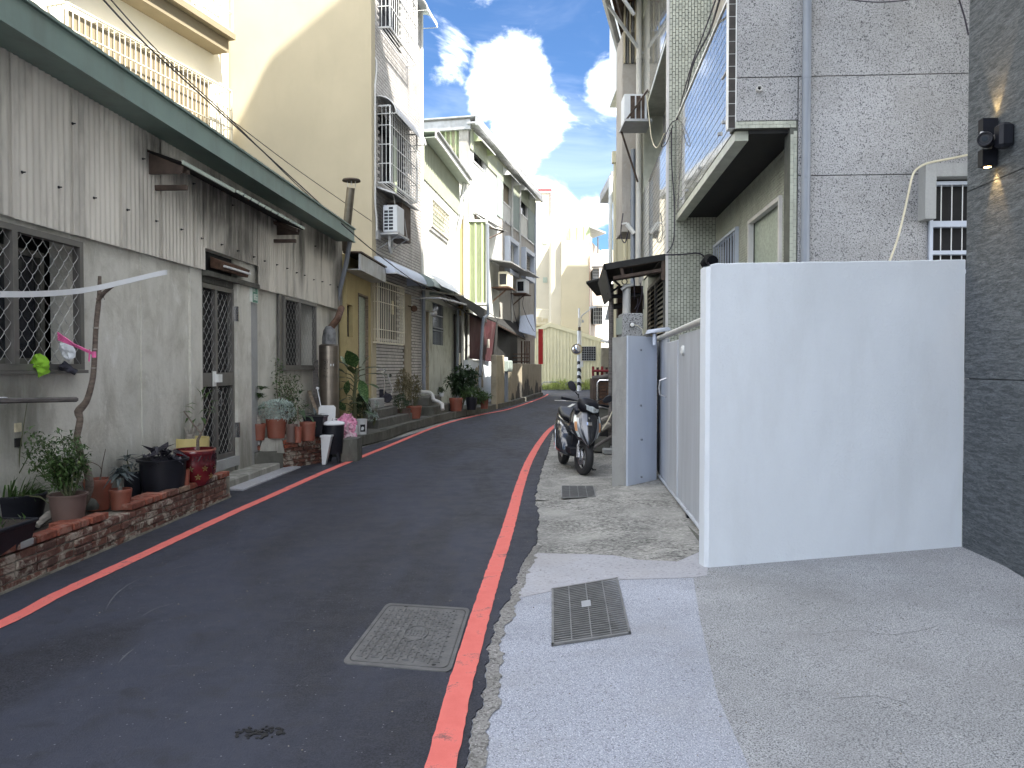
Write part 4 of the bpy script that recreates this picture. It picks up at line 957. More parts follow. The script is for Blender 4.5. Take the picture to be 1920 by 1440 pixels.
part('grille', mb, 'glass_d', ac, kind='stuff')
mb = MB(); mb.box((au - .03, .02, az0 - .06), (au + .9, .5, az0 - .02), F2); part('tray', mb, 'galv', ac)
for u in (au + .15, au + .8): mb = MB(); mb.tube([F2.p(u, .0, az0 - .35), F2.p(u, .48, az0 - .05)], .014, 5); mb.tube([F2.p(u, .48, az0 - .03), F2.p(u, .35, 5.5)], .012, 5); part('strut', mb, 'galv', ac)
mb = MB(); mb.tube([F2.p(18.1, .25, az0 - .05), F2.p(18.12, .24, az0 - .3), F2.p(18.3, .22, az0 - .42), F2.p(18.45, .2, az0 - .3), F2.p(18.4, .2, az0 - .05)], .035, 8); part('duct', mb, 'pvc_l', ac, smooth=True)
mb = MB(); mb.box((au + .58, .05, 4.55), (au + 1.3, .42, 5.42), F2); part('old_unit', mb, 'roof_dk', tall)
mb = MB(); mb.tube([F2.p(17.72, .0, 8.6), F2.p(17.78, .05, 8.5), F2.p(17.8, .05, 8.3), F2.p(17.68, .05, 7.9), F2.p(17.66, .05, 5.2), F2.p(17.72, .06, 4.9), F2.p(17.74, .06, 4.6)], .022, 8); part('conduit', mb, 'white_m', tall, smooth=True)
mb = MB(); mb.box((17.72, .02, 4.42), (17.9, .1, 4.62), F2); part('junction_box', mb, 'galv', tall)
# ground floor awnings
aw = T('blue_awning', 'pale blue curved awning over the barred ground floor window of the tiled house', 'awning', F2.p(18.5, .3, 3.6))
def curved(a, fr, u0, u1, z1_, z0_, d, mat):
    arc = [(d * (1 - math.cos(math.pi / 2 * k / 6)) if 0 else d * math.sin(math.pi / 2 * k / 6), z1_ - (z1_ - z0_) * (1 - math.cos(math.pi / 2 * k / 6))) for k in range(7)]
    mb = MB(); mb.v = [fr.p(u, n, z) for n, z in arc for u in (u0, u1)]; mb.f = [(2 * k, 2 * k + 1, 2 * k + 3, 2 * k + 2) for k in range(6)]; part('sheet', mb, mat, a, smooth=True)
    for u in (u0, u1): mb = MB(); mb.prism([fr.p(u, n, z) for n, z in arc] + [fr.p(u, 0, z0_)], fr.v() * .004); part('side_panel', mb, mat, a)
curved(aw, F2, 17.62, 20.3, 4.02, 3.62, .55, 'blue_aw')
mb = MB(); mb.tube([F2.p(17.62, .0, 3.62), F2.p(17.62, .55, 3.62), F2.p(20.3, .55, 3.62)], .014, 5); part('rim', mb, 'galv', aw)
aw = T('green_awning', 'dark green and white curved awning beside the pale blue one', 'awning', F2.p(20.7, .3, 3.6))
curved(aw, F2, 20.32, 22.6, 4.0, 3.6, .75, 'teal_sh')
mb = MB(); mb.v = [F2.p(*q) for q in ((20.9, .8, 3.66), (23.0, .9, 3.62), (23.0, .5, 4.0), (20.9, .4, 4.04))]; mb.f = [(0, 1, 2, 3)]; part('white_sheet', mb, 'ac_w', aw)
mb = MB(); mb.tube([F2.p(20.4, .85, 3.3), F2.p(23.3, .95, 3.35)], .03, 6); mb.tube([F2.p(20.4, .1, 3.3), F2.p(20.4, .85, 3.3)], .02, 6); mb.tube([F2.p(22, .05, 3.8), F2.p(22.4, .9, 3.35)], .014, 5); mb.tube([F2.p(20.6, .05, 3.6), F2.p(23.2, .9, 3.6)], .018, 5); part('beam', mb, 'galv', aw)
# drainpipe at the end, meter cover
mb = MB(); mb.tube([F2.p(21.62, .09, 3.9), F2.p(21.62, .09, .75)], .055, 10); solo('drainpipe', mb, 'pvc', 'tall grey drainpipe at the far end of the tiled front', 'pipe', smooth=True)
mb = MB()
for (u, z) in ((20.85, 3.08), (21.75, 3.05)):
    pass
fl = T('flood_lamp', 'dark round flood lamp beside the old door past the barred window', 'lamp', F2.p(20.9, .2, 3.0)); mb = MB(); mb.lathe([(.0, 0), (.09, .0), (.07, .12), (0, .15)], F2.p(20.3, .2, 3.02), 12, axis=(0.3, -1, -.1)); part('shade', mb, 'rusty', fl, smooth=True); mb = MB(); mb.tube([F2.p(20.3, 0, 3.1), F2.p(20.3, .2, 3.05)], .015, 5); part('arm', mb, 'rusty', fl)
fl = T('flood_lamp', 'grey flood lamp on the wall between the drainpipe and the plain door', 'lamp', F2.p(21.8, .3, 3.0)); mb = MB(); mb.lathe([(.0, 0), (.09, .0), (.07, .14), (0, .17)], F2.p(21.75, .34, 2.98), 12, axis=(0.5, -1, 0)); part('shade', mb, 'galv', fl, smooth=True); mb = MB(); mb.tube([F2.p(21.75, 0, 3.1), F2.p(21.75, .34, 3.0)], .015, 5); part('arm', mb, 'galv', fl)

# ------------------------------------------------------------------ white house with corrugated band
h3 = T('white_house', 'sunlit white house with a green corrugated band under its overhanging gutter', 'house', F3.p(25, 0, 0))
w3 = rect(F3, 806, 372, 838, 449)
win3 = (w3[0], w3[1], 5.35, 7.0)
w3 = (w3[0], w3[1], F3.px(838, 449)[1], F3.px(806, 372)[1])
sm = rect(F3, 811, 566, 831, 648); sm = (sm[0], sm[1], F3.px(831, 648)[1], F3.px(811, 566)[1])
dd = (F3.px(792, 650)[0] , F3.px(803, 650)[0])
dd = (max(dd[0], 21.92), dd[1])
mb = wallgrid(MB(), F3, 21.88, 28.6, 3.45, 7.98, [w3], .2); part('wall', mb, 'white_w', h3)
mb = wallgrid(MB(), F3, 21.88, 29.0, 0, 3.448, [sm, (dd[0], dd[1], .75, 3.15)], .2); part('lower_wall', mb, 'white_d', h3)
mb = MB(); MA['green_band'] = M_plain('grey green roof sheet', (0.33, 0.355, 0.27), 0.55, 0, 0.06, 2, 0.02, 0.4); mb.corr(F3, 21.95, 27.4, 6.85, 7.98, .2, .035, .02, trap=True); part('corrugated_band', mb, 'green_band', h3)
mb = MB(); mb.hexa([F3.p(*q) for q in ((21.9, .07, 7.95), (27.5, .07, 7.95), (27.5, .38, 7.97), (21.9, .38, 7.97), (21.9, .07, 7.97), (27.5, .07, 7.97), (27.5, .38, 7.99), (21.9, .38, 7.99))]); part('soffit', mb, 'green_pale', h3)
mb = MB(); mb.box((21.9, .38, 7.95), (27.5, .42, 8.12), F3); part('fascia', mb, 'white_m', h3)
mb = MB(); mb.tube([F3.p(21.9, .45, 8.14), F3.p(27.6, .45, 8.14)], .045, 6); part('gutter', mb, 'galv', h3)
mb = MB(); mb.box((21.9, -6, 8.125), (27.5, .38, 8.16), F3); part('roof', mb, 'green_pale', h3)
mb = MB(); mb.tube([F3.p(27.5, .40, 7.95), F3.p(27.2, .2, 7.0), F3.p(26.8, .1, 6.2), F3.p(26.8, .1, 3.7)], .05, 8); part('downpipe', mb, 'white_m', h3, smooth=True)
wi = T('window', None, None); wi.parent = h3; wi.location = F3.p(w3[0], 0, w3[2]) - wloc(h3)
mb = MB(); frame_rect(mb, F3, w3[0] - .05, w3[1] + .05, w3[2] - .05, w3[3] + .05, .06, 0.0, .05); part('frame', mb, 'white_m', wi)
mb = MB(); mb.box((w3[0], -.12, w3[2]), (w3[1], -.1, w3[3]), F3); part('pane', mb, 'glass_f', wi)
cage(h3, F3, w3[0], w3[1], w3[2], w3[3], .06, 9, 5, 'cream_m', .008, 'window_grille', 0, False, True)
mb = MB(); mb.corr(F3, w3[0] - .2, w3[1] + .05, w3[2] - .14, w3[2] - .07, .11, .03, .03, trap=True); part('sill_flashing', mb, 'galv', h3)
wi = T('window', None, None); wi.parent = h3; wi.location = F3.p(sm[0], 0, sm[2]) - wloc(h3)
mb = MB(); mb.box((sm[0], -.1, sm[2]), (sm[1], -.08, sm[3]), F3); part('pane', mb, 'glass_d', wi)
mb = MB()
for k in range(1, 8): u = sm[0] + (sm[1] - sm[0]) * k / 8; mb.box((u - .006, -.01, sm[2]), (u + .006, .01, sm[3]), F3)
for z in (.33, .40, .70): zz = sm[2] + (sm[3] - sm[2]) * z; mb.box((sm[0], -.012, zz), (sm[1], .02, zz + .025), F3)
part('bars', mb, 'pvc', wi, kind='stuff')
mb = MB(); frame_rect(mb, F3, dd[0], dd[1], .76, 3.14, .06, -.05, .02); part('door_frame', mb, 'tan_w', h3)
dr = T('door', None, None); dr.parent = h3; dr.location = F3.p(dd[0], 0, .8) - wloc(h3)
mb = MB(); mb.box((dd[0] + .06, -.1, .82), (dd[1] - .06, -.05, 3.08), F3); part('leaf', mb, 'grey_w', dr)
mb = MB(); u = dd[1] - .2; mb.tube([F3.p(u, -.05, 1.95), F3.p(u, .06, 1.93), F3.p(u, .06, 1.5), F3.p(u, -.05, 1.48)], .018, 6); part('handle', mb, 'steel', dr)
# black lean-to canopy in front of the white house
cn = T('lean_to_canopy', 'black sooty lean-to canopy on poles in front of the white house', 'canopy', F3.p(26, .8, 3))
mb = MB(); a, b = F3.p(22.2, .9, 3.55), F3.p(28.9, 1.0, 3.15)
P0 = at(845, 543, 22.8); P1 = at(912, 582, 27.6); P2 = at(795, 512, 23.2); P3 = at(860, 520, 27.8)
mb.sheet(P0, P1, F3.p(28.5, 0.01, 4.05), F3.p(22.0, 0.01, 4.05), .12, .012); part('roof_sheet', mb, 'black_sh', cn, smooth=True)
mb = MB(); mb.prism([P0 - V((0, 0, .02)), P1 - V((0, 0, .02)), P1 - V((0, 0, .45)), P0 - V((0, 0, .12))], (.02, 0, 0)); part('valance', mb, 'black_sh', cn)
for k in range(5):
    t = k / 4; q = P0.lerp(P1, t) - V((0, 0, .1)); mb = MB(); mb.tube([q, F3.p(22.3 + 6 * t, 0.01, 3.75)], .03, 5); part('rafter', mb, 'roof_dk', cn)
mb = MB(); mb.tube([P0 + V((-.2, 0, -.32)), P1 + V((-.2, 0, -.35))], .025, 5); part('beam', mb, 'black_sh', cn)
for i, (px, yb) in enumerate(((857, 705), (866, 715), (873, 715))):
    q = at(px, 560, 26.0 + i * .3); mb = MB(); mb.tube([V((q.x, q.y, .2)), V((q.x + .03, q.y, 3.45))], .045, 8); part('pole', mb, ['pvc', 'pvc_l', 'bronze'][i], cn)
mb = MB(); q0, q1 = at(858, 560, 26.4), at(858, 700, 26.4); mb.box((F3.px(851, 600)[0], .0, .8), (F3.px(862, 600)[0], .05, 3.3), F3); part('dark_panel', mb, 'black_sh', cn)
for px in (858.5, 861.5):
    q = at(px, 640, 26.2); mb = MB(); mb.tube([V((q.x, q.y, 1.2)), V((q.x, q.y, 1.95))], .03, 6); part('pale_pipe', mb, 'cream_m', cn)

# ------------------------------------------------------------------ grey house with long gutter roof
h4 = T('grey_house', 'three storey house, green steel gable towards the camera, grey shaded front beyond', 'house', F4.p(34, 0, 0))
G4 = Fr(28.5 + .22 * -1.6 * 1, -.22, front=True); G4 = Fr(28.5 - .22 * 1.6, -.22, front=True)
mb = MB(); mb.box((-7.5, -.1, 0), (-1.62, -.3, 10.35), G4); part('gable_wall', mb, 'beige', h4)
mb = MB(); mb.corr(G4, -7.5, -1.95, 3, 10.3, .19, .035, -.1, trap=True); part('gable_sheet', mb, 'green_sh', h4)
lbox(h4, (-7.5, -.06, 10.2), (-1.5, .12, 10.55), G4, 'galv', 'gable_flashing')
lbox(h4, (-1.95, -.1, 3), (-1.60, .02, 10.2), G4, 'grey_w', 'corner_post')
N0, N1 = 28.52, 41.2
def r4(x0, y0, x1, y1): u0, zt = F4.px(x0, y0); u1, zb = F4.px(x1, y1); return (u0, u1, zb, zt)
v1 = r4(944, 330, 961, 383); v1 = (v1[0], v1[1], 8.6, 10.1)
uA = (F4.px(942, 0)[0], F4.px(958, 0)[0]); uB = (F4.px(975, 0)[0], F4.px(989, 0)[0]); uC = (F4.px(886, 0)[0], F4.px(908, 0)[0])
uD = (F4.px(947, 0)[0], F4.px(962, 0)[0]); uE = (F4.px(978, 0)[0], F4.px(993, 0)[0])
def zf(px, py): return F4.px(px, py)[1]
ho = [(uC[0], uC[1], zf(886, 302), zf(886, 272)), (uA[0], uA[1], zf(942, 378), zf(942, 334)), (uB[0], uB[1], zf(975, 400), zf(975, 362)), (uD[0], uD[1], zf(947, 505), zf(947, 452)), (uE[0], uE[1], zf(978, 515), zf(978, 472))]
mb = wallgrid(MB(), F4, N0, N1, 0, 10.3, ho, .2); part('wall', mb, 'white_w', h4)
us = F4.px(936, 400)[0]
mb = wallgrid(MB(), F4, us, N1 - .02, 0, 7.9, ho, .02, .024); part('shade_panel', mb, 'grey_w', h4)  # grey sheet from the cast shadow's edge onward; shade put into colour
mb = MB(); mb.corr(F4, us, N1, 7.95, 9.2, .2, .03, .03, trap=True)
mb2 = MB()
for a, b in ((us - .5, uA[0] - .05), (uA[1] + .05, uB[0] - .05), (uB[1] + .05, N1)): mb2.corr(F4, a, b, 7.92, 10.2, .2, .03, .03, trap=True)
part('teal_cladding', mb2, 'teal_sh', h4)
mb = MB(); mb.corr(F4, N0 + .1, N1, 9.55, 10.35, .22, .04, .035, trap=True); part('corrugated_band', mb, 'green_band', h4)
mb = MB(); mb.box((N0 - .25, .0, 10.36), (N1 + .3, .32, 10.42), F4); part('soffit', mb, 'galv', h4)
mb = MB(); mb.box((N0 - .25, .32, 10.3), (35.5, .42, 10.6), F4); part('gutter', mb, 'galv', h4); mb = MB(); mb.box((35.502, .31, 10.28), (N1 + .3, .41, 10.56), F4); part('gutter', mb, 'galv', h4)
mb = MB(); mb.box((N0 - .25, -7, 10.602), (N1 + .3, .4, 10.65), F4); part('roof', mb, 'galv', h4)
for i, (a, b, c, d) in enumerate(ho):
    wi = T('window', None, None); wi.parent = h4; wi.location = F4.p(a, 0, c) - wloc(h4)
    mb = MB(); mb.box((a, -.15, c), (b, -.12, d), F4); part('pane', mb, 'glass_d' if i != 1 else 'tan_w', wi)
    if i > 2:
        mb = MB(); frame_rect(mb, F4, a - .2, b + .2, c - .2, d + .2, .2, 0.02, .26); part('surround', mb, 'grey_paint', wi)
        mb = MB()
        for k in range(9): z = c + (d - c) * k / 9; mb.box((a + .1, -.04, z), (b - .1, .02, z + .08), F4)
        part('louvre', mb, 'grey_w', wi, kind='stuff')
    else:
        mb = MB(); frame_rect(mb, F4, a, b, c, d, .05, -.08, .03); part('frame', mb, 'white_m', wi)
        mb = MB(); mb.hexa([F4.p(*q) for q in ((a - .15, 0, d + .5), (b + .15, 0, d + .5), (b + .15, .42, d + .1), (a - .15, .42, d + .1), (a - .15, 0, d + .54), (b + .15, 0, d + .54), (b + .15, .42, d + .14), (a - .15, .42, d + .14))]); part('hood', mb, 'white_m', wi)
        for u in (a - .15, b + .13): mb = MB(); mb.prism([F4.p(u, 0, d + .5), F4.p(u, .42, d + .1), F4.p(u, 0, d + .1)], F4.v() * .02); part('hood_side', mb, 'green_sh' if i == 0 else 'white_m', wi)
for u in (F4.px(957, 400)[0], F4.px(972, 400)[0], N1 - .15): mb = MB(); mb.tube([F4.p(u, .08, 3.0), F4.p(u, .08, 10.2)], .05, 6); part('downpipe', mb, 'pvc_l' if u < N1 - 1 else 'grey_paint', h4)
lbox(h4, (us + 1, .03, 7.9), (N1, .06, 7.97), F4, 'galv', 'joint_strip')
# green box bay on the corner
gx0, gx1 = at(872, 500, 28.0), at(914, 500, 28.6)
bay = T('green_bay', 'yellow green steel enclosed bay on the corner between the white and grey houses', 'bay', V((-1.5, 28.0, 3)))
BF = Fr(28.0 + .05 * 1.5, .05, front=True)
xl, xr = -1.62, at(913, 500, 28.0).x; zt = at(880, 412, 28.0).z; zb = at(880, 556, 28.0).z
mb = MB(); mb.box((xl, -.6, zb - .3), (xr, -.02, zt), BF); part('body', mb, 'green_sh', bay)
mb = MB(); mb.corr(BF, xl, xr, zb - .3, zt - .1, .24, .03, -.02, trap=True); part('sheet', mb, 'green_sh', bay)
mb = MB(); frame_rect(mb, BF, xl - .03, xr + .03, zb - .3, zt, .07, -.02, .04); part('frame', mb, 'white_m', bay)
xl2 = at(857, 500, 27.4).x
mb = MB(); mb.corr(Fr(27.4, 0, front=True), xl2, xl - .05, 3.3, 6.9, .1, .02, 0, trap=True); part('side_sheet', mb, 'ochre', bay)
mb = MB(); mb.tube([V((xl - .05, 27.4, 3.4)), V((xl - .05, 27.4, 8.3))], .07, 6); mb.tube([V((xl2, 27.3, 3.4)), V((xl2, 27.3, 6.4)), V((xl - .08, 27.3, 8.0))], .05, 6); part('white_pipe', mb, 'white_m', bay, smooth=True)
mb = MB(); q = at(880, 412, 28.0); a, b = V((xr - .05, 28.2, zt)), V((xr + .05, 28.3, zt + .25)); mb.sheet(at(953, 435, 31), at(936, 425, 33), F4.p(32.5, 0.02, zt + .5), F4.p(29, 0.02, zt + .5), .1, .01); part('canopy_sheet', mb, 'galv', bay, smooth=True)
mb = MB(); e = at(944, 434, 31); mb.tube([F4.p(29.3, .05, zt + .1), e], .03, 5); mb.tube([F4.p(29.3, .05, zt - .7), e], .03, 5); mb.tube([F4.p(29.3, .05, zt - .7), F4.p(29.3, .05, zt + .45)], .03, 5); part('bracket', mb, 'roof_dk', bay)
# tiny air conditioners and shelf on the grey house
for i, (px, py, lab) in enumerate(((950, 525, 'cream boxed air conditioner under a thin shelf, on the grey house left window bay'), (983, 537, 'small black and white air conditioner on the far end of the grey house'))):
    u, z = F4.px(px - 6, py + 12, .5); a = T('air_conditioner', lab, 'air conditioner', F4.p(u, .4, z), 'air conditioners on the house fronts')
    mb = MB(); mb.bbox((u, .28, z), (u + .9, .7, z + .62), F4, .02); part('casing', mb, 'cream_m' if i == 0 else 'ac_w', a)
    mb = MB(); mb.box((u - .008, .33, z + .08), (u - .002, .62, z + .52), F4); part('grille', mb, 'glass_d', a)
    mb = MB(); mb.box((u - .1, .02, z - .06), (u + 1.1, .75, z - .02), F4); mb.tube([F4.p(u + .1, .02, z - .6), F4.p(u + .1, .7, z - .04)], .03, 5); part('bracket', mb, 'rusty', a)
    mb = MB(); mb.hexa([F4.p(*q) for q in ((u - .5, .02, z + 1.05), (u + 2.2, .02, z + 1.05), (u + 2.2, .95, z + .9), (u - .5, .95, z + .9), (u - .5, .02, z + 1.1), (u + 2.2, .02, z + 1.1), (u + 2.2, .95, z + .95), (u - .5, .95, z + .95))]); part('shelf', mb, 'galv', a)
# boundary wall and lean-to at street level
BW = Fr(-.63 - .148 * 26 + .03, .148)
bw = T('stained_yard_wall', 'long tan cement yard wall with black mould along its foot', 'wall', BW.p(33, 0, 0))
mb = MB(); mb.bbox((29.6, -.22, 0), (40.6, 0, 1.62), BW, .02); part('wall_panel', mb, 'tan_w', bw)
mb = MB(); mb.bbox((26.6, -.22, 0), (28.3, -.02, 1.9), BW, .02); part('pier', mb, 'tan_w', bw); mb = MB(); mb.box((28.32, -.2, .2), (29.5, -.08, 1.85), BW); part('gate_leaf', mb, 'grey_paint', bw)
mb = MB(); mb.box((40.6, -1.6, 0), (40.8, -.02, 1.6), BW); part('end_wall', mb, 'tan_w', bw)
mb = MB(); mb.box((28.5, -.06, .1), (28.72, .06, 1.55), BW); part('post', mb, 'pvc', bw); mb = MB(); mb.bbox((28.3, -.05, 1.3), (29.3, .14, 1.72), BW, .03); part('letter_box', mb, 'teal_sh', bw)
MA['mould'] = M_plain('black mould', (0.055, 0.05, 0.042), 0.95, 0, 0.6, 3, 0.3)
mb = MB()
for uc, hw, hh in ((30.2, .35, .5), (32.2, 1.1, .85), (34.4, 1.0, .95), (36.2, .8, .6), (38.3, .8, .75), (39.9, .5, .5)):
    pass
K_ = 120; k0 = len(mb.v)
for k in range(K_ + 1):
    u = 29.7 + (40.5 - 29.7) * k / K_; h_ = .12
    for uc, hw, hh in ((30.2, .5, .45), (32.3, 1.3, .85), (34.6, 1.2, .95), (36.3, .8, .5), (38.4, .9, .75), (39.9, .5, .5)): h_ = max(h_, hh * max(0, 1 - ((u - uc) / hw) ** 2) ** .5)
    mb.v += [BW.p(u, .004, .0), BW.p(u, .004, max(.05, h_ * (1 + .35 * mnoise.noise(V((u * 4, 0, 0))) + .25 * mnoise.noise(V((u * 13, 1, 0))))))]
for k in range(K_): mb.f.append((2 * k, 2 * k + 2, 2 * k + 3, 2 * k + 1))
part('mould_stain', mb, 'mould', bw)
ww = T('peeling_wall', 'low white wall with a brown patch of fallen plaster below the maroon board', 'wall', F3.p(25.6, .6, 0))
q0, q1 = on_z(878, 752, .19), on_z(925, 745, .19)
WW = Fr(-1.55 - .25 * 27.0 + .25, .25)
a = WW.px(878, 700)[0]; b = WW.px(925, 700)[0]
mb = MB(); mb.box((a, -.15, 0), (b, 0, 1.72), WW); part('wall_panel', mb, 'white_st', ww)
mb = MB(); r = random.Random(4); cu = (a * .6 + b * .4); mb.quad(*[WW.p(cu + (b - a) * .17 * math.cos(t) * (1 + r.uniform(-.3, .3)), .004, 1.1 + .5 * math.sin(t) * (1 + r.uniform(-.25, .25))) for t in [2 * math.pi * k / 18 for k in range(18)]]); part('bare_patch', mb, 'tan_w', ww)
bd = T('maroon_board', 'large maroon painted board hung above the peeling white wall', 'board', WW.p(a, 0, 1.7))
c0, c1_, c2_, c3 = at(880, 586, 26.3), at(930, 605, 28.6), at(921, 678, 28.6), at(880, 672, 26.3)
mb = MB(); mb.prism([c0, c1_, c2_, c3], (.0, .05, 0)); part('panel', mb, 'maroon', bd)
for (x0, y0, x1, y1) in ((905, 624, 908, 632), (913, 636, 918, 652)):
    mb = MB(); z = [at(x0, y0, 27.4), at(x1, y0, 27.9), at(x1, y1, 27.9), at(x0, y1, 27.4)]; mb.prism([p + V((0, -.06, 0)) for p in z], (0, .01, 0)); part('faded_mark', mb, 'grey_w', bd)
mb = MB(); p = [at(915, 555, 27.0), at(915, 590, 27.0), at(907, 596, 26.8), at(905, 610, 26.8), at(899, 728, 26.6)]; mb.tube([at(914, 420, 27.0)] + p, .055, 8); solo('drainpipe', mb, 'pvc', 'bent grey drainpipe running down in front of the maroon board', 'pipe', smooth=True)
# dark lean-to of the grey house
ln = T('dark_lean_to', 'dark lean-to with ragged corrugated roof edge above the yard wall', 'lean-to', BW.p(33, -.8, 0))
e0, e1 = BW.p(29.2, -.1, 2.95), BW.p(38.5, .0, 2.55)
e0 = at(932, 606, 29.5); e1 = at(984, 634, 35.5)
mb = MB(); mb.sheet(e0, e1, F4.p(36.5, .02, 3.6), F4.p(30, .02, 3.5), .16, .03); part('roof_sheet', mb, 'black_sh', ln, smooth=True)
mb = MB(); mb.tube([e0 - V((0, 0, .05)), e1 - V((0, 0, .05))], .04, 5); part('beam', mb, 'roof_dk', ln)
mb = MB(); mb.box((30.2, .05, 0), (36.5, .1, 3.4), F4); part('dark_wall', mb, 'black_sh', ln)
mb = MB(); mb.prism([at(930, 606, 29.3), at(930, 672, 29.3), at(924, 680, 29.2), at(932, 600, 29.3)], (.03, 0, 0)); part('side_sheet', mb, 'black_sh', ln)
for px in (978, 984, 988, 992):
    q = at(px, 640, 36.5); mb = MB(); mb.tube([V((q.x, q.y, 1.6)), V((q.x, q.y, 2.7))], .035, 5); part('post', mb, 'rusty', ln)
for k in range(3): q, r_ = at(962, 664 + 7 * k, 35), at(992, 664 + 7 * k, 37); mb = MB(); mb.tube([q, r_], .025, 5); part('rail', mb, 'rusty', ln)
mb = MB(); a, b = at(972, 622, 35), at(1004, 630, 39); mb.sheet(a, b, at(1000, 598, 40) + V((0, .8, .3)), at(975, 598, 36) + V((0, .8, .2)), .25, .03); part('blue_sheet', mb, 'blue_aw', ln)
mb = MB(); mb.box((31, -.9, 1.0), (38.0, -.8, 3.0), BW); part('back_wall', mb, 'black_sh', ln)
mb = MB(); q = at(1013, 620, 40.2); mb.box((q.x - .1, 40.2, 1.62), (q.x + .14, 40.3, 3.45)); solo('red_signboard', mb, 'redp', 'narrow bright red upright board on the corner of the yard wall', 'sign')
# iron railing spikes etc left out of sight
# ------------------------------------------------------------------ right side: stone-clad house beside the camera
DK = Fr(3.5 - 0.0576 * 5.96, 0.0576, flip=True)
dk = T('stone_clad_house', 'modern house wall clad in dark split stone panels, beside the white wall', 'house', DK.p(4, 0, 0))
zj = [0.02, 1.405, 2.84, 4.27, 5.7, 7.13]
for i in range(5):
    for j, (a, b) in enumerate(((-6, -2.0), (-2.0, 1.6), (1.6, 5.95))):
        mb = MB(); mb.bbox((a + .003, -.03, zj[i] + .003), (b - .003, 0, zj[i + 1] - .003), DK, .002); part('stone_panel', mb, 'slate', dk)
mb = MB(); mb.box((-6, -.3, 0), (5.945, -.032, 7.13), DK); part('wall', mb, 'grout_d', dk)
EN = Fr(5.96 + .0576 * 3.5, -.0576, front=True)
mb = MB(); mb.box((-6, -6, 7.2), (5.9, -.02, 24.7), DK); part('upper_floors', mb, 'granite', dk)
mb = MB(); mb.box((5.2, .002, 4.62), (6.0, .05, 4.72), DK); part('ledge', mb, 'galv', dk)
mb = MB(); mb.box((-6, .002, .02), (5.95, .018, .05), DK); part('base_strip', mb, 'smooth_c', dk)
# white wall
wa, wb = V((1.41, 5.57, 0)), V((3.50, 5.955, 0)); d_ = (wb - wa).normalized(); n_ = V((d_.y, -d_.x, 0))
class WFr:
    def p(s, u, n, z): return wa + d_ * u + n_ * n + V((0, 0, z))
WH = WFr(); Lw = (wb - wa).length
ww_ = T('white_wall', 'big plain white rough plastered wall beside the dark stone house', 'wall', WH.p(Lw / 2, 0, 0))
bm = bmesh.new()
prof = []
mb = MB(); B = .025
ring = [(0 + B, 0), (Lw, 0), (Lw, -.14), (B, -.14), (0, -.14 + B), (0, -B)]
mb.prism([WH.p(a, b, -.02) for a, b in ring], (0, 0, 0.02)); 
N = 40; k = len(mb.v)
r = random.Random(2)
for i in range(N + 1):
    u = B + (Lw - B) * i / N; zt = 2.245 + .08 * i / N + r.uniform(-.002, .002) + (0 if i else -.012)
    mb.v += [WH.p(u, 0, -.02), WH.p(u, 0, zt - .006), WH.p(u, -.008, zt), WH.p(u, -.13, zt), WH.p(u, -.14, -.02)]
for i in range(N):
    for j in range(4): mb.f.append((k + i * 5 + j, k + (i + 1) * 5 + j, k + (i + 1) * 5 + j + 1, k + i * 5 + j + 1))
q = [WH.p(B, 0, -.02), WH.p(0, -B, -.02), WH.p(0, -.115, -.02), WH.p(B, -.14, -.02)]; h = [WH.p(B, 0, 2.227), WH.p(0, -B, 2.215), WH.p(0, -.115, 2.215), WH.p(B, -.14, 2.227)]
mb.hexa(q + h)
part('wall_panel', mb, 'white_st', ww_)
mb = MB(); mb.box((.03, 0, .0), (Lw, .006, .055), WH)
# granite-faced house with overhanging balcony
GR = Fr(8 + .055 * 2.32, -.055, front=True)
SO = Fr(2.32 - .075 * 8, .075, flip=True)        # outer (street) face of the overhang
SI = Fr(2.97 - .075 * 8, .075, flip=True)        # setback face
gh = T('granite_house', 'speckled grey granite house with an overhanging tiled balcony and a recessed entrance', 'house', V((3.5, 9, 0)))
ZB = 3.955; YE = 12.55
gx = lambda px: GR.px(px, 300)[0]
xA, xB, xC = gx(1380), gx(1496), 7.5
xw0, xw1, zw0, zw1 = gx(1742), gx(1742) + .62, 2.45, 3.40
rows = [0.4, 1.45, 2.46, 3.463, 4.475, 5.49, 7.2]
def gpanel(u0, u1, z0, z1):
    mb = MB(); mb.bbox((u0 + .004, -.02, z0 + .004), (u1 - .004, .0, z1 - .004), GR, .003); part('granite_panel', mb, 'granite', gh)
for i in range(6):
    a, b = rows[i], rows[i + 1]
    if b < 3.9:   # beside the recess
        if a < zw1 and b > zw0:
            gpanel(xB, xw0, a, b); gpanel(xw1, xC, a, b)
            if b > zw1: gpanel(xw0, xw1, zw1, b)
        else: gpanel(xB, xC, a, b)
    elif a < ZB + .1:
        gpanel(xB, xC, a, b); gpanel(xA, xB - .001, ZB + .075, b)
    else: gpanel(xA, xC, a, b)
mb = MB(); mb.box((xA - .02, -.2, ZB + .01), (xC, -.022, 7.2), GR); part('upper_wall', mb, 'grout_d', gh)
mb = wallgrid(MB(), GR, xB + .002, xC, 0, ZB + .008, [(xw0, xw1, zw0, zw1)], .2, -.022); part('lower_wall', mb, 'grout_d', gh)
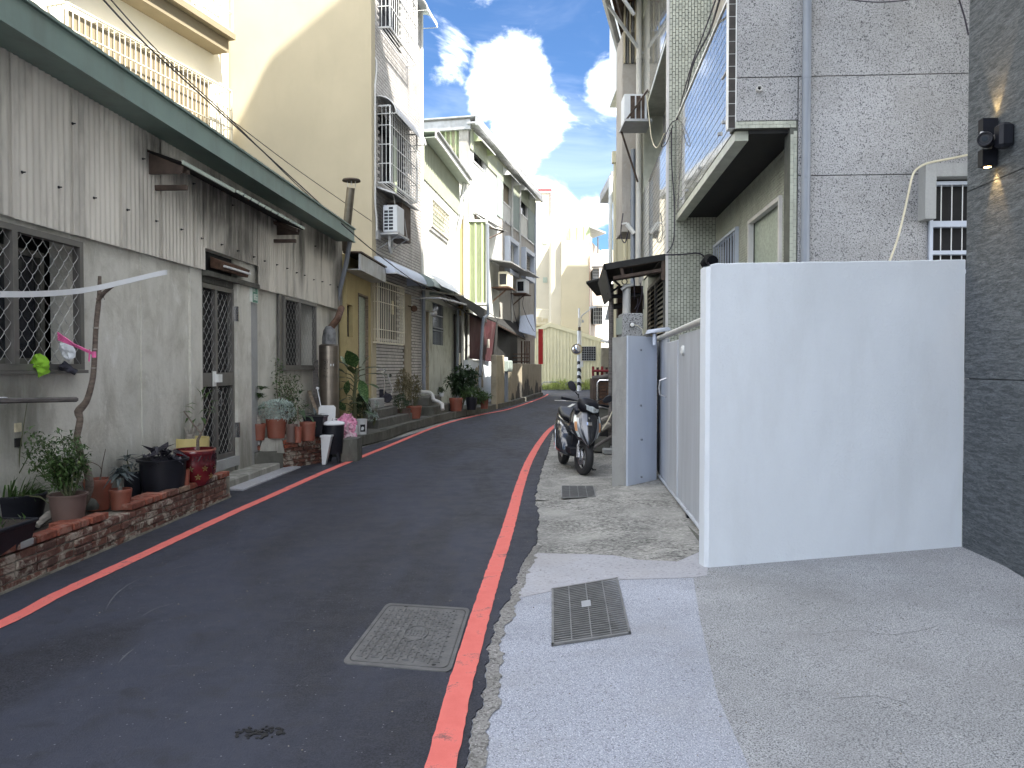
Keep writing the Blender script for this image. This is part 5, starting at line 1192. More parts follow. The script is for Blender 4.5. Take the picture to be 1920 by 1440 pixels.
# tile band round the recess, dark corner tiles
mb = MB(); hh = .032
for j in range(2):
    u = gx(1378) - (.035 if j else 0)
    while u < gx(1492): a = max(u, gx(1378)); mb.box((a, -.01, ZB + .002 + j * .035), (min(u + .066, gx(1492)), .006, ZB + .002 + j * .035 + .032), GR); u += .07
k = 0; z = ZB - .002
for j in range(2):
    z = ZB + .07 - (.035 if j else 0)
    while z > 1.4: mb.box((gx(1482) + j * .033 - .0, -.01, z - .066), (gx(1482) + j * .033 + .03, .006, z), GR) if not (z > ZB) else None; z -= .07
part('band_tile', mb, 'tile_gr', gh, kind='stuff')
mb = MB(); mb.box((gx(1482) - .004, -.2, 1.3), (xB, -.003, ZB), GR); mb.box((gx(1376), -.2, ZB), (xB, -.003, ZB + .073), GR); part('grout_bed', mb, 'grout_m', gh)
z = ZB + .005
while z < 5.6:
    mb = MB(); mb.box((gx(1365), -.06, z), (gx(1378) - .004, .012, z + .118), GR); part('corner_tile', mb, 'tile_dk', gh); z += .127
mb = MB(); mb.box((gx(1364.5), -.1, ZB), (gx(1380), .004, 5.62), GR); part('corner_bed', mb, 'white_m', gh)
# balcony box: glazed tile outer face
mb = MB(); mb.box((8.08, -.14, ZB), (YE, -.005, 5.47), SO); part('parapet', mb, 'grout_m', gh)
tiles(gh, SO, 8.02, YE, ZB + .01, 5.46, .10, .10, .011, [], 'tile_gl', -.005, .01, brick=False, name='glazed_tile', jit=.0012)
mb = MB(); mb.box((8.08, -.16, 5.47), (YE, .02, 5.50), SO); part('coping', mb, 'white_m', gh)
mb = MB(); mb.box((8.09, -.139, ZB - .10), (YE, .0, ZB - .003), SO); part('edge_beam', mb, 'tile_gr', gh)
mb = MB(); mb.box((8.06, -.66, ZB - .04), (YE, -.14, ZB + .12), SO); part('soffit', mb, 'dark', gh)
mb = MB(); mb.box((8.3, -1.9, 5.0), (YE, -1.75, 7.1), SO); part('balcony_back_wall', mb, 'tile_gr', gh)
mb = MB(); mb.box((8.1, -1.75, 5.0), (YE, -.14, 4.4), SO); part('balcony_floor', mb, 'grey_w', gh)
# little spouts on the balcony
mb = MB(); q = SO.p(8.55, 0, 4.63); mb.tube([SO.p(8.12, .03, 4.66), SO.p(8.5, .05, 4.65)], .016, 6); part('rail_stub', mb, 'galv', gh)
for (px, py) in ((1360, 228), (1352, 250), (1314, 314), (1289, 356), (1279, 372)):
    u, z = SO.px(px, py); mb = MB(); mb.box((u, .004, z - .015), (u + .05, .03, z + .015), SO); part('clip', mb, 'galv', gh)
# recess walls
i1 = SI.px(1407, 412); i2 = SI.px(1467, 372)
q0 = (8.22, 8.98, 2.52, 3.13)
wq = (SI.px(1466, 400)[0], SI.px(1408, 420)[0], 2.20, 3.28)
bq = (SI.px(1385, 460)[0], SI.px(1338, 480)[0], 2.1, 3.05)
wq = (min(wq[:2]), max(wq[:2]), 2.2, SI.px(1466, 372)[1]); bq = (min(bq[:2]), max(bq[:2]), 2.1, SI.px(1385, 428)[1])
mb = wallgrid(MB(), SI, 8.0, YE, 0, ZB, [wq, bq], .18, -.006); part('recess_wall', mb, 'grout_m', gh)
tiles(gh, SI, 8.02, YE, 1.0, ZB - .06, .095, .036, .009, [wq, bq], 'tile_gr', -.006, .01, name='mosaic_tile', jit=.0015)
wi = T('window', None, None); wi.parent = gh; wi.location = SI.p(wq[0], 0, wq[2]) - wloc(gh)
mb = MB(); frame_rect(mb, SI, wq[0] - .03, wq[1] + .03, wq[2], wq[3] + .03, .05, -.03, .04); zz = 2.63; mb.box((wq[0] + .02, -.02, zz), (wq[1] - .02, .035, zz + .06), SI); part('frame', mb, 'tile_w', wi)
mb = MB(); mb.box((wq[0] + .02, -.05, zz + .06), (wq[1] - .02, -.045, wq[3]), SI); part('pane', mb, 'glass_f', wi)
mb = MB(); mb.box((wq[0] + .02, -.05, wq[2] + .05), (wq[1] - .02, -.045, zz), SI); part('lower_panel', mb, 'tile_w', wi)
wi = T('window', None, None); wi.parent = gh; wi.location = SI.p(bq[0], 0, bq[2]) - wloc(gh)
mb = MB(); frame_rect(mb, SI, bq[0] - .02, bq[1] + .02, bq[2], bq[3] + .02, .04, -.02, .05)
n = 10
part('frame', mb, 'grey_paint', wi)
for k in range(1, n): u = bq[0] + (bq[1] - bq[0]) * k / n; mb = MB(); mb.box((u - .008, .02, bq[2] + .04), (u + .008, .04, bq[3] - .02), SI); part('bar', mb, 'grey_paint', wi)
mb = MB(); mb.box((bq[0], .02, 2.62), (bq[1], .045, 2.66), SI); part('cross_bar', mb, 'grey_paint', wi)
mb = MB(); mb.box((bq[0], -.15, bq[2]), (bq[1], -.14, bq[3]), SI); part('pane', mb, 'dark', wi)
# far end wall of recess + open balcony: next unit's mosaic end wall
ET = Fr(12.6 + .07 * 2.53, -.07, front=True)
nx = T('mosaic_tile_house', 'pale green mosaic tile house with glossy balcony panels and a louvred door', 'house', V((3, 14, 0)))
ex0, ex1 = at(1251, 300, 12.6).x, at(1376, 60, 12.6).x + .5
mb = MB(); mb.box((ex0, -.25, 0), (ex1, -.006, 13), ET); part('end_wall', mb, 'grout_m', nx)
tiles(nx, ET, ex0 + .03, ex1, 1.2, 8.5, .050, .09, .0095, [], 'tile_gr', -.006, .009, name='mosaic_tile', vert=True, jit=.001)
mb = MB(); mb.box((ex0 - .015, -.04, .9), (ex0 + .025, .012, 13), ET); part('corner_trim', mb, 'tile_w', nx)
SN = Fr(ex0 - .075 * 12.6, .075, flip=True)
Y2 = 16.9
mb = MB(); mb.box((12.65, -.2, 3.35), (Y2, -.005, 5.27), SN); mb.box((12.65, -.2, 6.95), (Y2, -.005, 9.0), SN); part('balcony_panel', mb, 'grout_m', nx)
tiles(nx, SN, 12.66, Y2, 3.36, 5.26, .10, .10, .011, [], 'tile_gl', -.005, .01, brick=False, name='glazed_tile', jit=.0012)
tiles(nx, SN, 12.66, Y2, 6.96, 8.98, .10, .10, .011, [], 'tile_gl', -.005, .01, brick=False, name='glazed_tile', jit=.0012)
mb = MB(); mb.box((12.66, -.9, 6.85), (Y2, -.001, 6.945), SN); part('soffit', mb, 'tile_gr', nx)
for a in (12.66,):
    wi = T('window', None, None); wi.parent = nx; wi.location = SN.p(a, -.4, 5.3) - wloc(nx)
    mb = MB(); frame_rect(mb, SN, 12.7, Y2 - .3, 5.3, 6.84, .06, -.5, -.4)
    for u in (13.7, 14.8, 15.8): mb.box((u - .03, -.49, 5.36), (u + .03, -.41, 6.78), SN)
    part('frame', mb, 'tile_w', wi)
    mb = MB(); mb.box((12.7, -.47, 5.3), (Y2 - .3, -.46, 6.84), SN); part('pane', mb, 'glass_d', wi)
mb = MB(); mb.box((12.65, -.9, 5.28), (Y2, -.6, 6.84), SN); part('rear_wall', mb, 'grey_w', nx)
mb = MB(); mb.box((Y2 - .3, -.9, 0), (Y2 + .1, .0, 9.0), SN); part('column', mb, 'tile_gr', nx)
mb = MB(); mb.box((12.75, -.25, 0), (13.0, -.02, 3.34), SN); part('lower_wall', mb, 'tile_gr', nx); mb = MB(); mb.box((15.8, -.25, 0), (Y2, -.02, 3.34), SN); part('lower_wall', mb, 'tile_gr', nx)
# louvred doors
lz1 = 3.1
for k, (a, b) in enumerate(((13.02, 14.35), (14.38, 15.78))):
    ld_ = T('louvred_door', None, None); ld_.parent = nx; ld_.location = SN.p(a, 0, .2) - wloc(nx)
    mb = MB(); frame_rect(mb, SN, a, b, .2, lz1, .06, -.05, .0); part('frame', mb, 'bronze', ld_)
    z = .3
    while z < lz1 - .1: mb = MB(); mb.hexa([SN.p(*q) for q in ((a + .06, -.05, z + .06), (b - .06, -.05, z + .06), (b - .06, -.01, z), (a + .06, -.01, z), (a + .06, -.05, z + .066), (b - .06, -.05, z + .066), (b - .06, -.01, z + .008), (a + .06, -.01, z + .008))]); part('slat', mb, 'cream_m' if k == 0 else 'tan_w', ld_); z += .085
    mb = MB(); mb.box((a + .05, -.09, .25), (b - .05, -.07, lz1), SN); part('backing', mb, 'dark', ld_)
# upper roof overhang, pipes
RO = Fr(2.0 - .0 * 17, 0.0, flip=True)
uo = T('steel_roof_eave', 'high rusty roof eave with a grey gutter above the glossy tiled house', 'roof', V((2.5, 17, 9)))
g0, g1 = at(1128, -60, 14.2), at(1163, 100, 19.3)
g0 = V((g1.x - .25 * (g1.y - 14.0), 14.0, g1.z))
mb = MB(); mb.tube([g0, g1], .085, 6); part('gutter', mb, 'galv', uo)
mb = MB(); mb.quad(g0 + V((.1, 0, .1)), g1 + V((.1, 0, .1)), g1 + V((1.2, 0, .5)), g0 + V((1.4, 0, .5))); part('roof_sheet', mb, 'rusty', uo)
mb = MB(); mb.tube([g0 + V((.25, 0, .05)), g1 + V((.25, 0, .05))], .06, 4); part('purlin', mb, 'roof_dk', uo)
for y in (.15, .5, .85): mb = MB(); q = g0.lerp(g1, y); mb.tube([q, q + V((.8, .2, -1.0))], .04, 5); part('bracket', mb, 'galv', uo)
mb = MB(); mb.tube([g1 + V((0, 0, -.05)), g1 + V((.05, -.1, -.3)), at(1178, 112, 17.5), at(1190, 115, 17.3)], .05, 6); part('outlet', mb, 'pvc_l', uo, smooth=True)
def vpipe(px, Y, y0, y1, r, mat, lab, name='pipe'):
    a, b = at(px, y0, Y), at(px, y1, Y); mb = MB(); mb.tube([V((b.x, Y, a.z)), V((b.x, Y, b.z))], r, 10)
    for t in (.3, .7): mb.tube([V((b.x, Y, a.z + (b.z - a.z) * t - .03)), V((b.x, Y, a.z + (b.z - a.z) * t + .03))], r * 1.15, 10)
    solo(name, mb, mat, lab, 'pipe', smooth=True)
vpipe(1197, 16.85, -60, 500, .065, 'pvc_l', 'thick pale drainpipe behind the hanging air conditioner, right of the grey one')
vpipe(1186, 17.0, 280, 600, .055, 'pvc', 'grey drainpipe between the beige steel house and the thick pale pipe')
mb = MB(); mb.prism([V((2.80, 17.05, 0)), V((7, 17.05, 0)), V((7, 22.4, 0)), V((3.55, 22.4, 0))], (0, 0, 11.6)); rb = solo('rear_tiled_house', mb, 'grey_w', 'grey house behind the pipes, under the high rusty eave', 'house')
lbx = MB(); lbx.box((2.45, 17.2, 4.5), (2.778, 18.2, 8.9)); part('bay_panel', lbx, 'grey_w', rb)
for k in range(5): mb = MB(); x = 2.47 + k * .06; mb.box((x, 17.12, 8.2), (x + .03, 17.198, 10.4)); part('batten', mb, 'bronze' if k % 2 else 'beige', rb)
# hanging air conditioner on bracket
ac = T('air_conditioner', 'off white air conditioner hung high on a dark bracket above the narrow street', 'air conditioner', at(1193, 232, 15.9), 'air conditioners on the house fronts')
p0, p1 = at(1170, 234, 15.9), at(1214, 176, 15.9)
mb = MB(); mb.bbox((p0.x, 15.9, p0.z + .06), (p1.x, 16.35, p1.z), WF, .012); part('casing', mb, 'ac_w', ac)
for x0, x1 in ((.13, .22), (.25, .34), (.36, .42)): mb = MB(); mb.box((p0.x + x0, 15.892, p0.z + .10), (p0.x + x1, 15.899, p1.z - .04)); part('grille', mb, 'roof_dk', ac)
mb = MB(); mb.box((p0.x - .03, 15.6, p0.z - .02), (p1.x + .05, 16.4, p0.z + .03)); part('tray', mb, 'galv', ac)
mb = MB(); mb.tube([V((p0.x, 15.8, p0.z + .02)), V((p1.x + .12, 15.8, p1.z + .22))], .022, 5); mb.tube([V((p0.x, 16.3, p0.z)), V((p0.x + .4, 16.6, p0.z - 1.0))], .022, 5); part('strut', mb, 'roof_dk', ac)
# beige steel clad house further on
bs = T('beige_steel_house', 'narrow beige ribbed steel clad house beyond the pipes', 'house', V((3.3, 23, 0)))
bx0 = at(1150, 300, 22.6).x; bz = at(1150, 288, 22.6).z
mb = MB(); mb.prism([V((bx0, 22.6, 0)), V((8, 22.6, 0)), V((8.5, 28.5, 0)), V((bx0 + .95, 28.5, 0))], (0, 0, bz)); part('body', mb, 'beige_sh', bs)
mb = MB(); mb.corr(Fr(22.59, 0, front=True), bx0, bx0 + 1.2, 0, bz, .28, .035, 0, trap=True); part('ribbed_sheet', mb, 'beige_sh', bs)
mb = MB(); mb.box((bx0 - .04, 22.5, bz - .28), (bx0 + 1.2, 22.7, bz + .05)); part('capping', mb, 'beige_sh', bs)
bq_ = at(1143, 328, 27); mb = MB(); mb.box((bq_.x, 26.5, bq_.z - .35), (bq_.x + .5, 30, bq_.z)); part('eave_box', mb, 'galv', bs)
vpipe(1144.5, 26.5, 330, 500, .07, 'ac_w', 'white downpipe on the corner of the beige steel house')
# tall blocks beyond, which shade the far half of the lane
class BFr:
    pass
tb = MB(); tb.add([V((4.5, 29.2, 0)), V((12, 28, 0)), V((14, 41, 0)), V((6.6, 42.0, 0)), V((4.5, 29.2, 18.2)), V((12, 28, 18.2)), V((14, 41, 18.2)), V((6.6, 42.0, 18.2))], [(0, 3, 2, 1), (4, 5, 6, 7), (0, 1, 5, 4), (1, 2, 6, 5), (2, 3, 7, 6), (3, 0, 4, 7)])
solo('shaded_apartment_block', tb, 'grey_w', 'tall grey apartment block hidden behind the beige steel house', 'house')
mb = MB(); mb.prism([V((8.5, 43, 0)), V((16, 43, 0)), V((16, 53.8, 0)), V((8.7, 53.8, 0))], (0, 0, 17.3)); solo('corner_shade_block', mb, 'beige', 'unseen beige block added past the lane to shade the shed, behind the beige steel house', 'house')  # unseen block added to shade the shed and the house behind it
mb = MB(); mb.add([V((3.3, -9, 7.2)), V((12, -9, 7.2)), V((12, 12.95, 7.2)), V((3.35, 9.62, 7.2)), V((3.3, -9, 24.7)), V((12, -9, 24.7)), V((12, 12.95, 24.7)), V((3.35, 9.62, 24.7))], [(0, 3, 2, 1), (4, 5, 6, 7), (0, 1, 5, 4), (1, 2, 6, 5), (2, 3, 7, 6), (3, 0, 4, 7)])
part('tower', mb, 'granite', dk)
mb = MB(); mb.box((ex0 + .3, 12.9, 9.0), (9, 22.5, 12.4)); part('top_storey', mb, 'tile_gr', nx)
mb = MB(); mb.box((3.6, 12.9, 0), (9, 17.0, 9.0)); part('body', mb, 'grey_w', nx)
mb = MB(); mb.box((3.2, 8.3, ZB), (9, 12.4, 8.5)); part('body', mb, 'grey_w', gh)
# downpipe, hose, window on the granite wall
pz0 = GR.px(1507, 480)[1]
u = gx(1507.5); mb = MB(); mb.tube([GR.p(u, .06, .0), GR.p(u, .06, 7.1)], .044, 14)
for z in (4.43, 3.42): mb.tube([GR.p(u, .06, z), GR.p(u, .06, z + .05)], .047, 14)
solo('downpipe', mb, 'pvc', 'thick grey blue downpipe on the speckled granite wall', 'pipe', smooth=True)
mb = MB(); P = [(1667, 490), (1680, 455), (1692, 410), (1702, 365), (1710, 330), (1720, 316), (1740, 306), (1780, 298), (1830, 288), (1860, 286)]
mb.tube(smooth_pts([GR.p(GR.px(x, y, .15)[0], .16, GR.px(x, y, .15)[1]) for x, y in P], 4), .011, 6); solo('cream_cable', mb, 'cable_l', 'cream cable arching over the concrete window hood on the granite wall', 'cable', smooth=True)
mb = MB(); u, z = GR.px(1422, 168); mb.lathe([(.030, 0), (.030, .05), (.020, .05), (.019, 0)], GR.p(u, 0, z), 14, axis=GR.n); solo('drain_stub', mb, 'pvc_l', 'short pale pipe stub poking from the granite wall above the recess', 'pipe', smooth=True)
mb = MB(); mb.disc(GR.p(u, .012, z), .020, 12, GR.n); part('bore', mb, 'dark', bpy.data.objects['drain_stub'])
wn = T('window', None, None); wn.parent = gh; wn.location = GR.p(xw0, 0, zw0) - wloc(gh)
mb = MB(); hx0 = gx(1722); mb.box((hx0, .001, 2.98), (xw0, .16, 3.53), GR); part('concrete_surround', mb, 'post_c', wn)
mb = MB(); mb.box((xw0 + .002, .001, 3.40), (xw1 + .2, .16, 3.53), GR); part('concrete_lintel', mb, 'post_c', wn)
mb = MB(); frame_rect(mb, GR, xw0, xw1, zw0, zw1 - .02, .035, -.06, .03); mb.box((xw0 + .035, -.055, 2.98 - .06), (xw1 - .035, .025, 3.0 - .02), GR); mb.box((xw0 + .035, -.055, 2.64), (xw1 - .035, .025, 2.68), GR); part('frame', mb, 'grey_paint', wn)
for k in range(1, 6): u = xw0 + .02 + k * .105; mb = MB(); mb.tube([GR.p(u, .0, zw0 + .03), GR.p(u, .0, zw1 - .05)], .006, 6); part('bar', mb, 'white_m', wn)
mb = MB(); mb.box((xw0, -.12, zw0), (xw1, -.1, zw1), GR); part('pane', mb, 'dark', wn)
# wall lamp and camera on the dark stone
lc = DK.px(1850, 225, .05); lm = T('wall_lamp', 'black up and down wall lamp glowing yellow on the dark stone wall', 'lamp', DK.p(lc[0], 0, 3.0))
lu = DK.px(1853, 270, .06)[0]; lz0, lz1 = DK.px(1846, 316, .06)[1], DK.px(1846, 228, .06)[1]
zm = (lz0 + lz1) / 2
mb = MB(); mb.box((lu - .032, .012, lz0), (lu + .032, .115, zm - .05), DK); part('lower_body', mb, 'black_p', lm)
mb = MB(); mb.box((lu - .032, .012, zm + .05), (lu + .032, .115, lz1), DK); part('upper_body', mb, 'black_p', lm)
mb = MB(); mb.box((lu - .03, .0, zm - .05), (lu + .03, .05, zm + .05), DK); part('wall_bracket', mb, 'black_p', lm)
MA['glow'] = M_emit('warm lamp lens', (1, .62, .22), 14)
for z, s_ in ((lz0 - .002, -1), (lz1 + .002, 1)):
    mb = MB(); mb.disc(DK.p(lu, .063, z), .024, 12, (0, 0, s_)); part('lens', mb, 'glow', lm)
    l = bpy.data.lights.new('lamp_beam', 'SPOT'); l.energy = 2.5; l.color = (1, .62, .25); l.spot_size = math.radians(58); l.spot_blend = .5; l.shadow_soft_size = .02
    lo_ = bpy.data.objects.new('lamp_beam', l); C.objects.link(lo_); lo_.parent = lm; lo_.location = DK.p(lu, .04, z + s_ * .008) - wloc(lm)
    lo_.rotation_euler = V((.20, -.012, s_ * 1.0)).to_track_quat('-Z', 'Y').to_euler()
cm = T('security_camera', 'black round security camera on a square mount in front of the wall lamp', 'camera', DK.p(lu - .2, .1, zm))
cu_ = DK.px(1862, 255, .08)[0]
mb = MB(); mb.bbox((cu_ - .13, .0, zm - .085), (cu_ - .03, .10, zm + .085), DK, .02); part('mount', mb, 'black_p', cm)
cdir = (V((0, -1, -.1)) + DK.n * .75).normalized(); cc = DK.p(cu_ - .02, .14, zm - .01)
mb = MB(); mb.lathe([(0, -.10), (.045, -.10), (.052, -.04), (.052, .045), (.047, .06), (.04, .06), (.036, .05), (0, .05)], cc, 22, axis=cdir); part('barrel', mb, 'black_p', cm, smooth=True)
mb = MB(); mb.lathe([(.0, .055), (.018, .055), (.018, .051)], cc, 16, axis=cdir); part('lens', mb, 'glass_d', cm, smooth=True)
mb = MB(); mb.tube([DK.p(cu_ - .06, .09, zm), cc - cdir * .06], .022, 8); part('arm', mb, 'bronze', cm, smooth=True)
mb = MB(); mb.lathe([(0, 0), (.012, 0), (.012, .03), (0, .03)], cc + V((-.0, .01, .05)), 8, axis=DK.n); part('sensor', mb, 'ac_w', cm)

# gate, pillar, posts
gA, gB = V((1.89, 9.86, 0)), V((1.56, 5.72, 0)); gd = (gB - gA).normalized(); gn = V((gd.y, -gd.x, 0))
if gn.x > 0: gn = -gn
class GFr:
    def p(s, u, n, z): return gA + gd * u + gn * n + V((0, 0, z))
GT = GFr(); gL = (gB - gA).length
def gu(px):  # u along gate at pixel column
    d = ray(px, 700); # solve gA+gd*u on ray horizontally
    # cross product
    return -(gA.x * d.y - gA.y * d.x) / (gd.x * d.y - gd.y * d.x)
gt = T('sheet_metal_gate', 'grey painted sheet metal yard gate with a small wicket door', 'gate', GT.p(gL / 2, 0, 0))
us_ = [gu(1232), gu(1251), gu(1272), gL]
for i in range(3):
    z1_ = 1.83 if i != 1 else 1.78; a, b = us_[i] + .008, us_[i + 1] - .008
    mb = MB(); mb.bbox((a, -.03 + (.012 if i == 1 else 0), .12), (b, .0 + (.012 if i == 1 else 0), z1_), GT, .008); part('door_panel' if i == 1 else 'panel', mb, 'grey_gate', gt)
mb = MB(); mb.tube([GT.p(-.1, .0, 1.86), GT.p(gL, .0, 1.90)], .032, 10); part('top_rail', mb, 'pvc_l', gt, smooth=True)
mb = MB(); mb.tube([GT.p(0, .0, .10), GT.p(gL, .0, .10)], .02, 8); part('bottom_rail', mb, 'grey_gate', gt, smooth=True)
mb = MB(); mb.tube([GT.p(us_[1] + .03, .012, 1.36), GT.p(us_[1] + .03, .09, 1.33), GT.p(us_[1] + .03, .10, 1.25), GT.p(us_[1] + .03, .09, 1.17), GT.p(us_[1] + .03, .012, 1.14)], .01, 6); part('handle', mb, 'steel', gt, smooth=True)
hu = gu(1282); mb = MB(); mb.lathe([(.05, 0), (.05, .02), (.03, .03), (.028, .0)], GT.p(hu, .0, 1.66), 12, axis=gn); part('lock_ring', mb, 'white_m', gt); mb = MB(); mb.disc(GT.p(hu, .01, 1.66), .028, 12, gn); part('lock_hole', mb, 'dark', gt)
mb = MB(); mb.box((0, -.02, .01), (gL, .05, .035), GT); part('floor_track', mb, 'cement_d', gt)
for u in (.3, gu(1290)): mb = MB(); mb.lathe([(0, -.02), (.05, -.02), (.05, .02), (0, .02)], GT.p(u, -.01, .07), 12, axis=gn); part('roller', mb, 'black_p', gt)
mb = MB(); mb.box((-.02, -.06, 0), (.012, .0, 1.9), GT); part('end_post', mb, 'dark', gt)
gp = T('gate_pillar', 'cement gate pillar with a grey blue painted face beside the metal gate', 'pillar', V((1.6, 9.6, 0)))
pa, pb = on_z(1173, 917, .02), on_z(1229, 905, .03)
pc, pd_ = V((pb.x + .03, pb.y + .25, 0)), V((1.70, 12.6, 0))
pa0 = V((pa.x - .12, pa.y + .35, 0))
mb = MB(); hP = 1.86
mb.prism([V((p.x, p.y, -.02)) for p in (pa, pb, pc, V((2.0, 12.6, 0)), pd_, pa0)], (0, 0, hP + .02)); part('body', mb, 'post_c', gp)
dN = (pb - pa); dN.z = 0; nN = V((dN.y, -dN.x, 0)).normalized()
mb = MB(); e = dN * .015
mb.prism([V((pa.x, pa.y, 0)) + e + nN * .001, V((pb.x, pb.y, 0)) - e + nN * .001, V((pb.x, pb.y, 0)) - e + nN * .022, V((pa.x, pa.y, 0)) + e + nN * .022], (0, 0, hP + .01)); part('face_panel', mb, 'grey_paint', gp)
for t, z in ((.42, 1.70), (.42, 1.02), (.45, .14), (.45, .60)):
    mb = MB(); q = pa.lerp(pb, t); mb.lathe([(0, .018), (.013, .016), (.013, 0)], V((q.x, q.y, z)) + nN * .022, 10, axis=nN); part('bolt', mb, 'steel', gp)
b0, b1 = at(1161, 632, 9.95), at(1206, 587, 9.95)
gb = T('granite_meter_post', 'speckled granite stub post with a round white meter on top of the gate pillar', 'post', V((1.55, 10.1, hP)))
mb = MB(); mb.bbox((b0.x + .04, 9.95, hP + .001), (b1.x, 10.35, b1.z), WF, .012); part('block', mb, 'granite_f', gb)
mb = MB(); mb.prism([V((b0.x + .04, 9.97, 1.92)), V((b0.x + .0, 10.25, 1.92)), V((b0.x + .02, 10.3, 1.92)), V((b0.x + .045, 10.0, 1.92))], (0, 0, .22)); part('green_plate', mb, 'teal_sh', gb)
q = at(1185, 609, 9.94); mb = MB(); mb.box((q.x - .03, 9.93, q.z - .03), (q.x + .03, 9.949, q.z + .03)); part('meter_base', mb, 'black_p', gb)
mb = MB(); mb.lathe([(0, .03), (.02, .03), (.026, .02), (.026, 0)], V((q.x, 9.93, q.z)), 16, axis=(0, -1, 0)); part('meter', mb, 'white_m', gb, smooth=True)
mb = MB(); mb.tube([V((q.x + .02, 9.94, q.z)), V((q.x + .07, 9.93, q.z - .01)), V((q.x + .13, 9.93, q.z - .06)), V((q.x + .15, 9.9, q.z - .2))], .004, 5); part('lead', mb, 'cable_l', gb)
cl_ = T('gate_closer', 'grey hooded gate closer arm above the gate pillar', 'gate closer', V((1.9, 9.6, hP)))
p0, p1 = at(1212, 623, 9.5), at(1257, 618, 9.3)
mb = MB(); mb.hexa([p0 + V((0, -.05, -.02)), p1 + V((0, -.05, -.01)), p1 + V((0, .08, -.01)), p0 + V((0, .08, -.02)), p0 + V((.02, -.05, .03)), p1 + V((-.03, -.05, .03)), p1 + V((-.03, .08, .03)), p0 + V((.02, .08, .03))]); part('hood', mb, 'grey_paint', cl_)
mb = MB(); q = at(1227, 640, 9.45); mb.tube([V((q.x, q.y, 1.76)), V((q.x, q.y, 1.90))], .022, 10); part('pivot', mb, 'grey_paint', cl_, smooth=True)
mb = MB(); mb.hexa([at(1203, 632, 9.5), at(1222, 631, 9.5), at(1222, 631, 9.6), at(1203, 632, 9.6), at(1208, 627, 9.5), at(1216, 625, 9.5), at(1216, 625, 9.6), at(1208, 627, 9.6)]); part('bracket', mb, 'bronze', cl_)

# dark canopy with truss
ca = T('sooty_canopy', 'sooty black lean-to canopy with rusty frame over the louvred door', 'canopy', V((2, 14, 3)))
K0, K1, K2, K3 = at(1132, 495, 12.7), at(1247, 476, 12.7), SN.p(15.6, 0, at(1247, 476, 12.7).z), V((1.62, 15.2, at(1122, 530, 15.2).z))
K3 = at(1121, 531, 15.2)
mb = MB(); mb.sheet(K0, K3, K2, K1, .13, .014); part('roof_sheet', mb, 'black_sh', ca, smooth=True)
mb = MB(); mb.prism([K0, K1, K1 - V((0, 0, .10)), K0 - V((0, 0, .10))], (0, .03, 0)); part('fascia', mb, 'black_sh', ca)
mb = MB(); mb.prism([K0, K3, K3 - V((-.12, 0, .42)), K0 - V((-.12, 0, .55))], (.02, 0, 0)); part('front_sheet', mb, 'black_sh', ca)
mb = MB(); mb.tube([at(1164, 502, 12.75), at(1244, 486, 12.75)], .03, 6); mb.tube([at(1150, 522, 12.75), at(1240, 507, 12.75)], .035, 6); mb.tube([at(1165, 502, 12.75), at(1168, 517, 12.75)], .03, 6); mb.tube([at(1244, 486, 12.75), at(1244, 525, 12.75)], .04, 6); part('frame', mb, 'roof_dk', ca)
mb = MB(); a, b, c = at(1146, 522, 13.2), at(1140, 552, 13.2), at(1163, 536, 13.2); mb.tube([a, b], .02, 5); mb.tube([a, c], .02, 5); mb.tube([b, c], .02, 5); mb.prism([a, at(1138, 528, 13.2), b], (0, .02, 0)); part('truss', mb, 'black_sh', ca)
mb = MB(); mb.tube([at(1146, 556, 13.5), at(1200, 553, 13.5)], .035, 6); part('cross_beam', mb, 'black_sh', ca); mb = MB(); mb.tube([at(1150, 575, 14), at(1176, 572, 14)], .05, 6); part('cross_beam', mb, 'black_sh', ca)
mb = MB(); q = at(1146, 560, 13.6); mb.tube([V((q.x, 13.6, 0)), V((q.x, 13.6, 2.95))], .045, 8); part('post', mb, 'wood_d', ca)
mb = MB(); q = at(1175, 540, 13.0); mb.tube([V((q.x, 13, 1.8)), V((q.x, 13, at(1175, 534, 13).z))], .07, 10); part('pale_post', mb, 'pvc_l', ca, smooth=True)
mb = MB(); mb.tube([at(1165, 543, 12.9), at(1175, 536, 12.9), at(1187, 534, 12.9)], .025, 6); part('elbow', mb, 'pvc_l', ca)
ring = [at(1171 + 5 * math.cos(t), 528 + 5 * math.sin(t), 13.0) for t in [k * .6 for k in range(12)]]; mb = MB(); mb.tube(ring, .008, 5); part('cable_coil', mb, 'cable', ca)
for (x0, y0, x1, y1) in ((1183, 500, 1190, 560), (1205, 536, 1192, 590), (1200, 530, 1207, 580), (1196, 560, 1190, 580)):
    mb = MB(); mb.tube([at(x0, y0, 12.9), at((x0 + x1) / 2 + 3, (y0 + y1) / 2, 12.9), at(x1, y1, 12.9)], .008, 4); part('cable', mb, 'cable', ca)
ca2 = T('sooty_awning', 'second smaller sooty awning stepping down beyond the black canopy', 'awning', V((1.7, 17, 3)))
q = [at(1099, 531, 16.5), at(1125, 525, 16.5), at(1136, 552, 16.8), at(1119, 555, 16.8)]
mb = MB(); mb.prism(q, (0, .03, 0)); mb2 = MB(); mb2.hexa([q[0], q[1], q[1] + V((.4, 1.5, 0)), q[0] + V((.3, 1.5, 0)), q[0] + V((0, 0, .04)), q[1] + V((0, 0, .04)), q[1] + V((.4, 1.5, .04)), q[0] + V((.3, 1.5, .04))]); part('sheet', mb2, 'black_sh', ca2); part('side_sheet', mb, 'black_sh', ca2)
mb = MB(); mb.box((2.1, 15.3, 0), (2.6, 15.5, 3.1)); part('rear_wall', mb, 'roof_dk', ca)
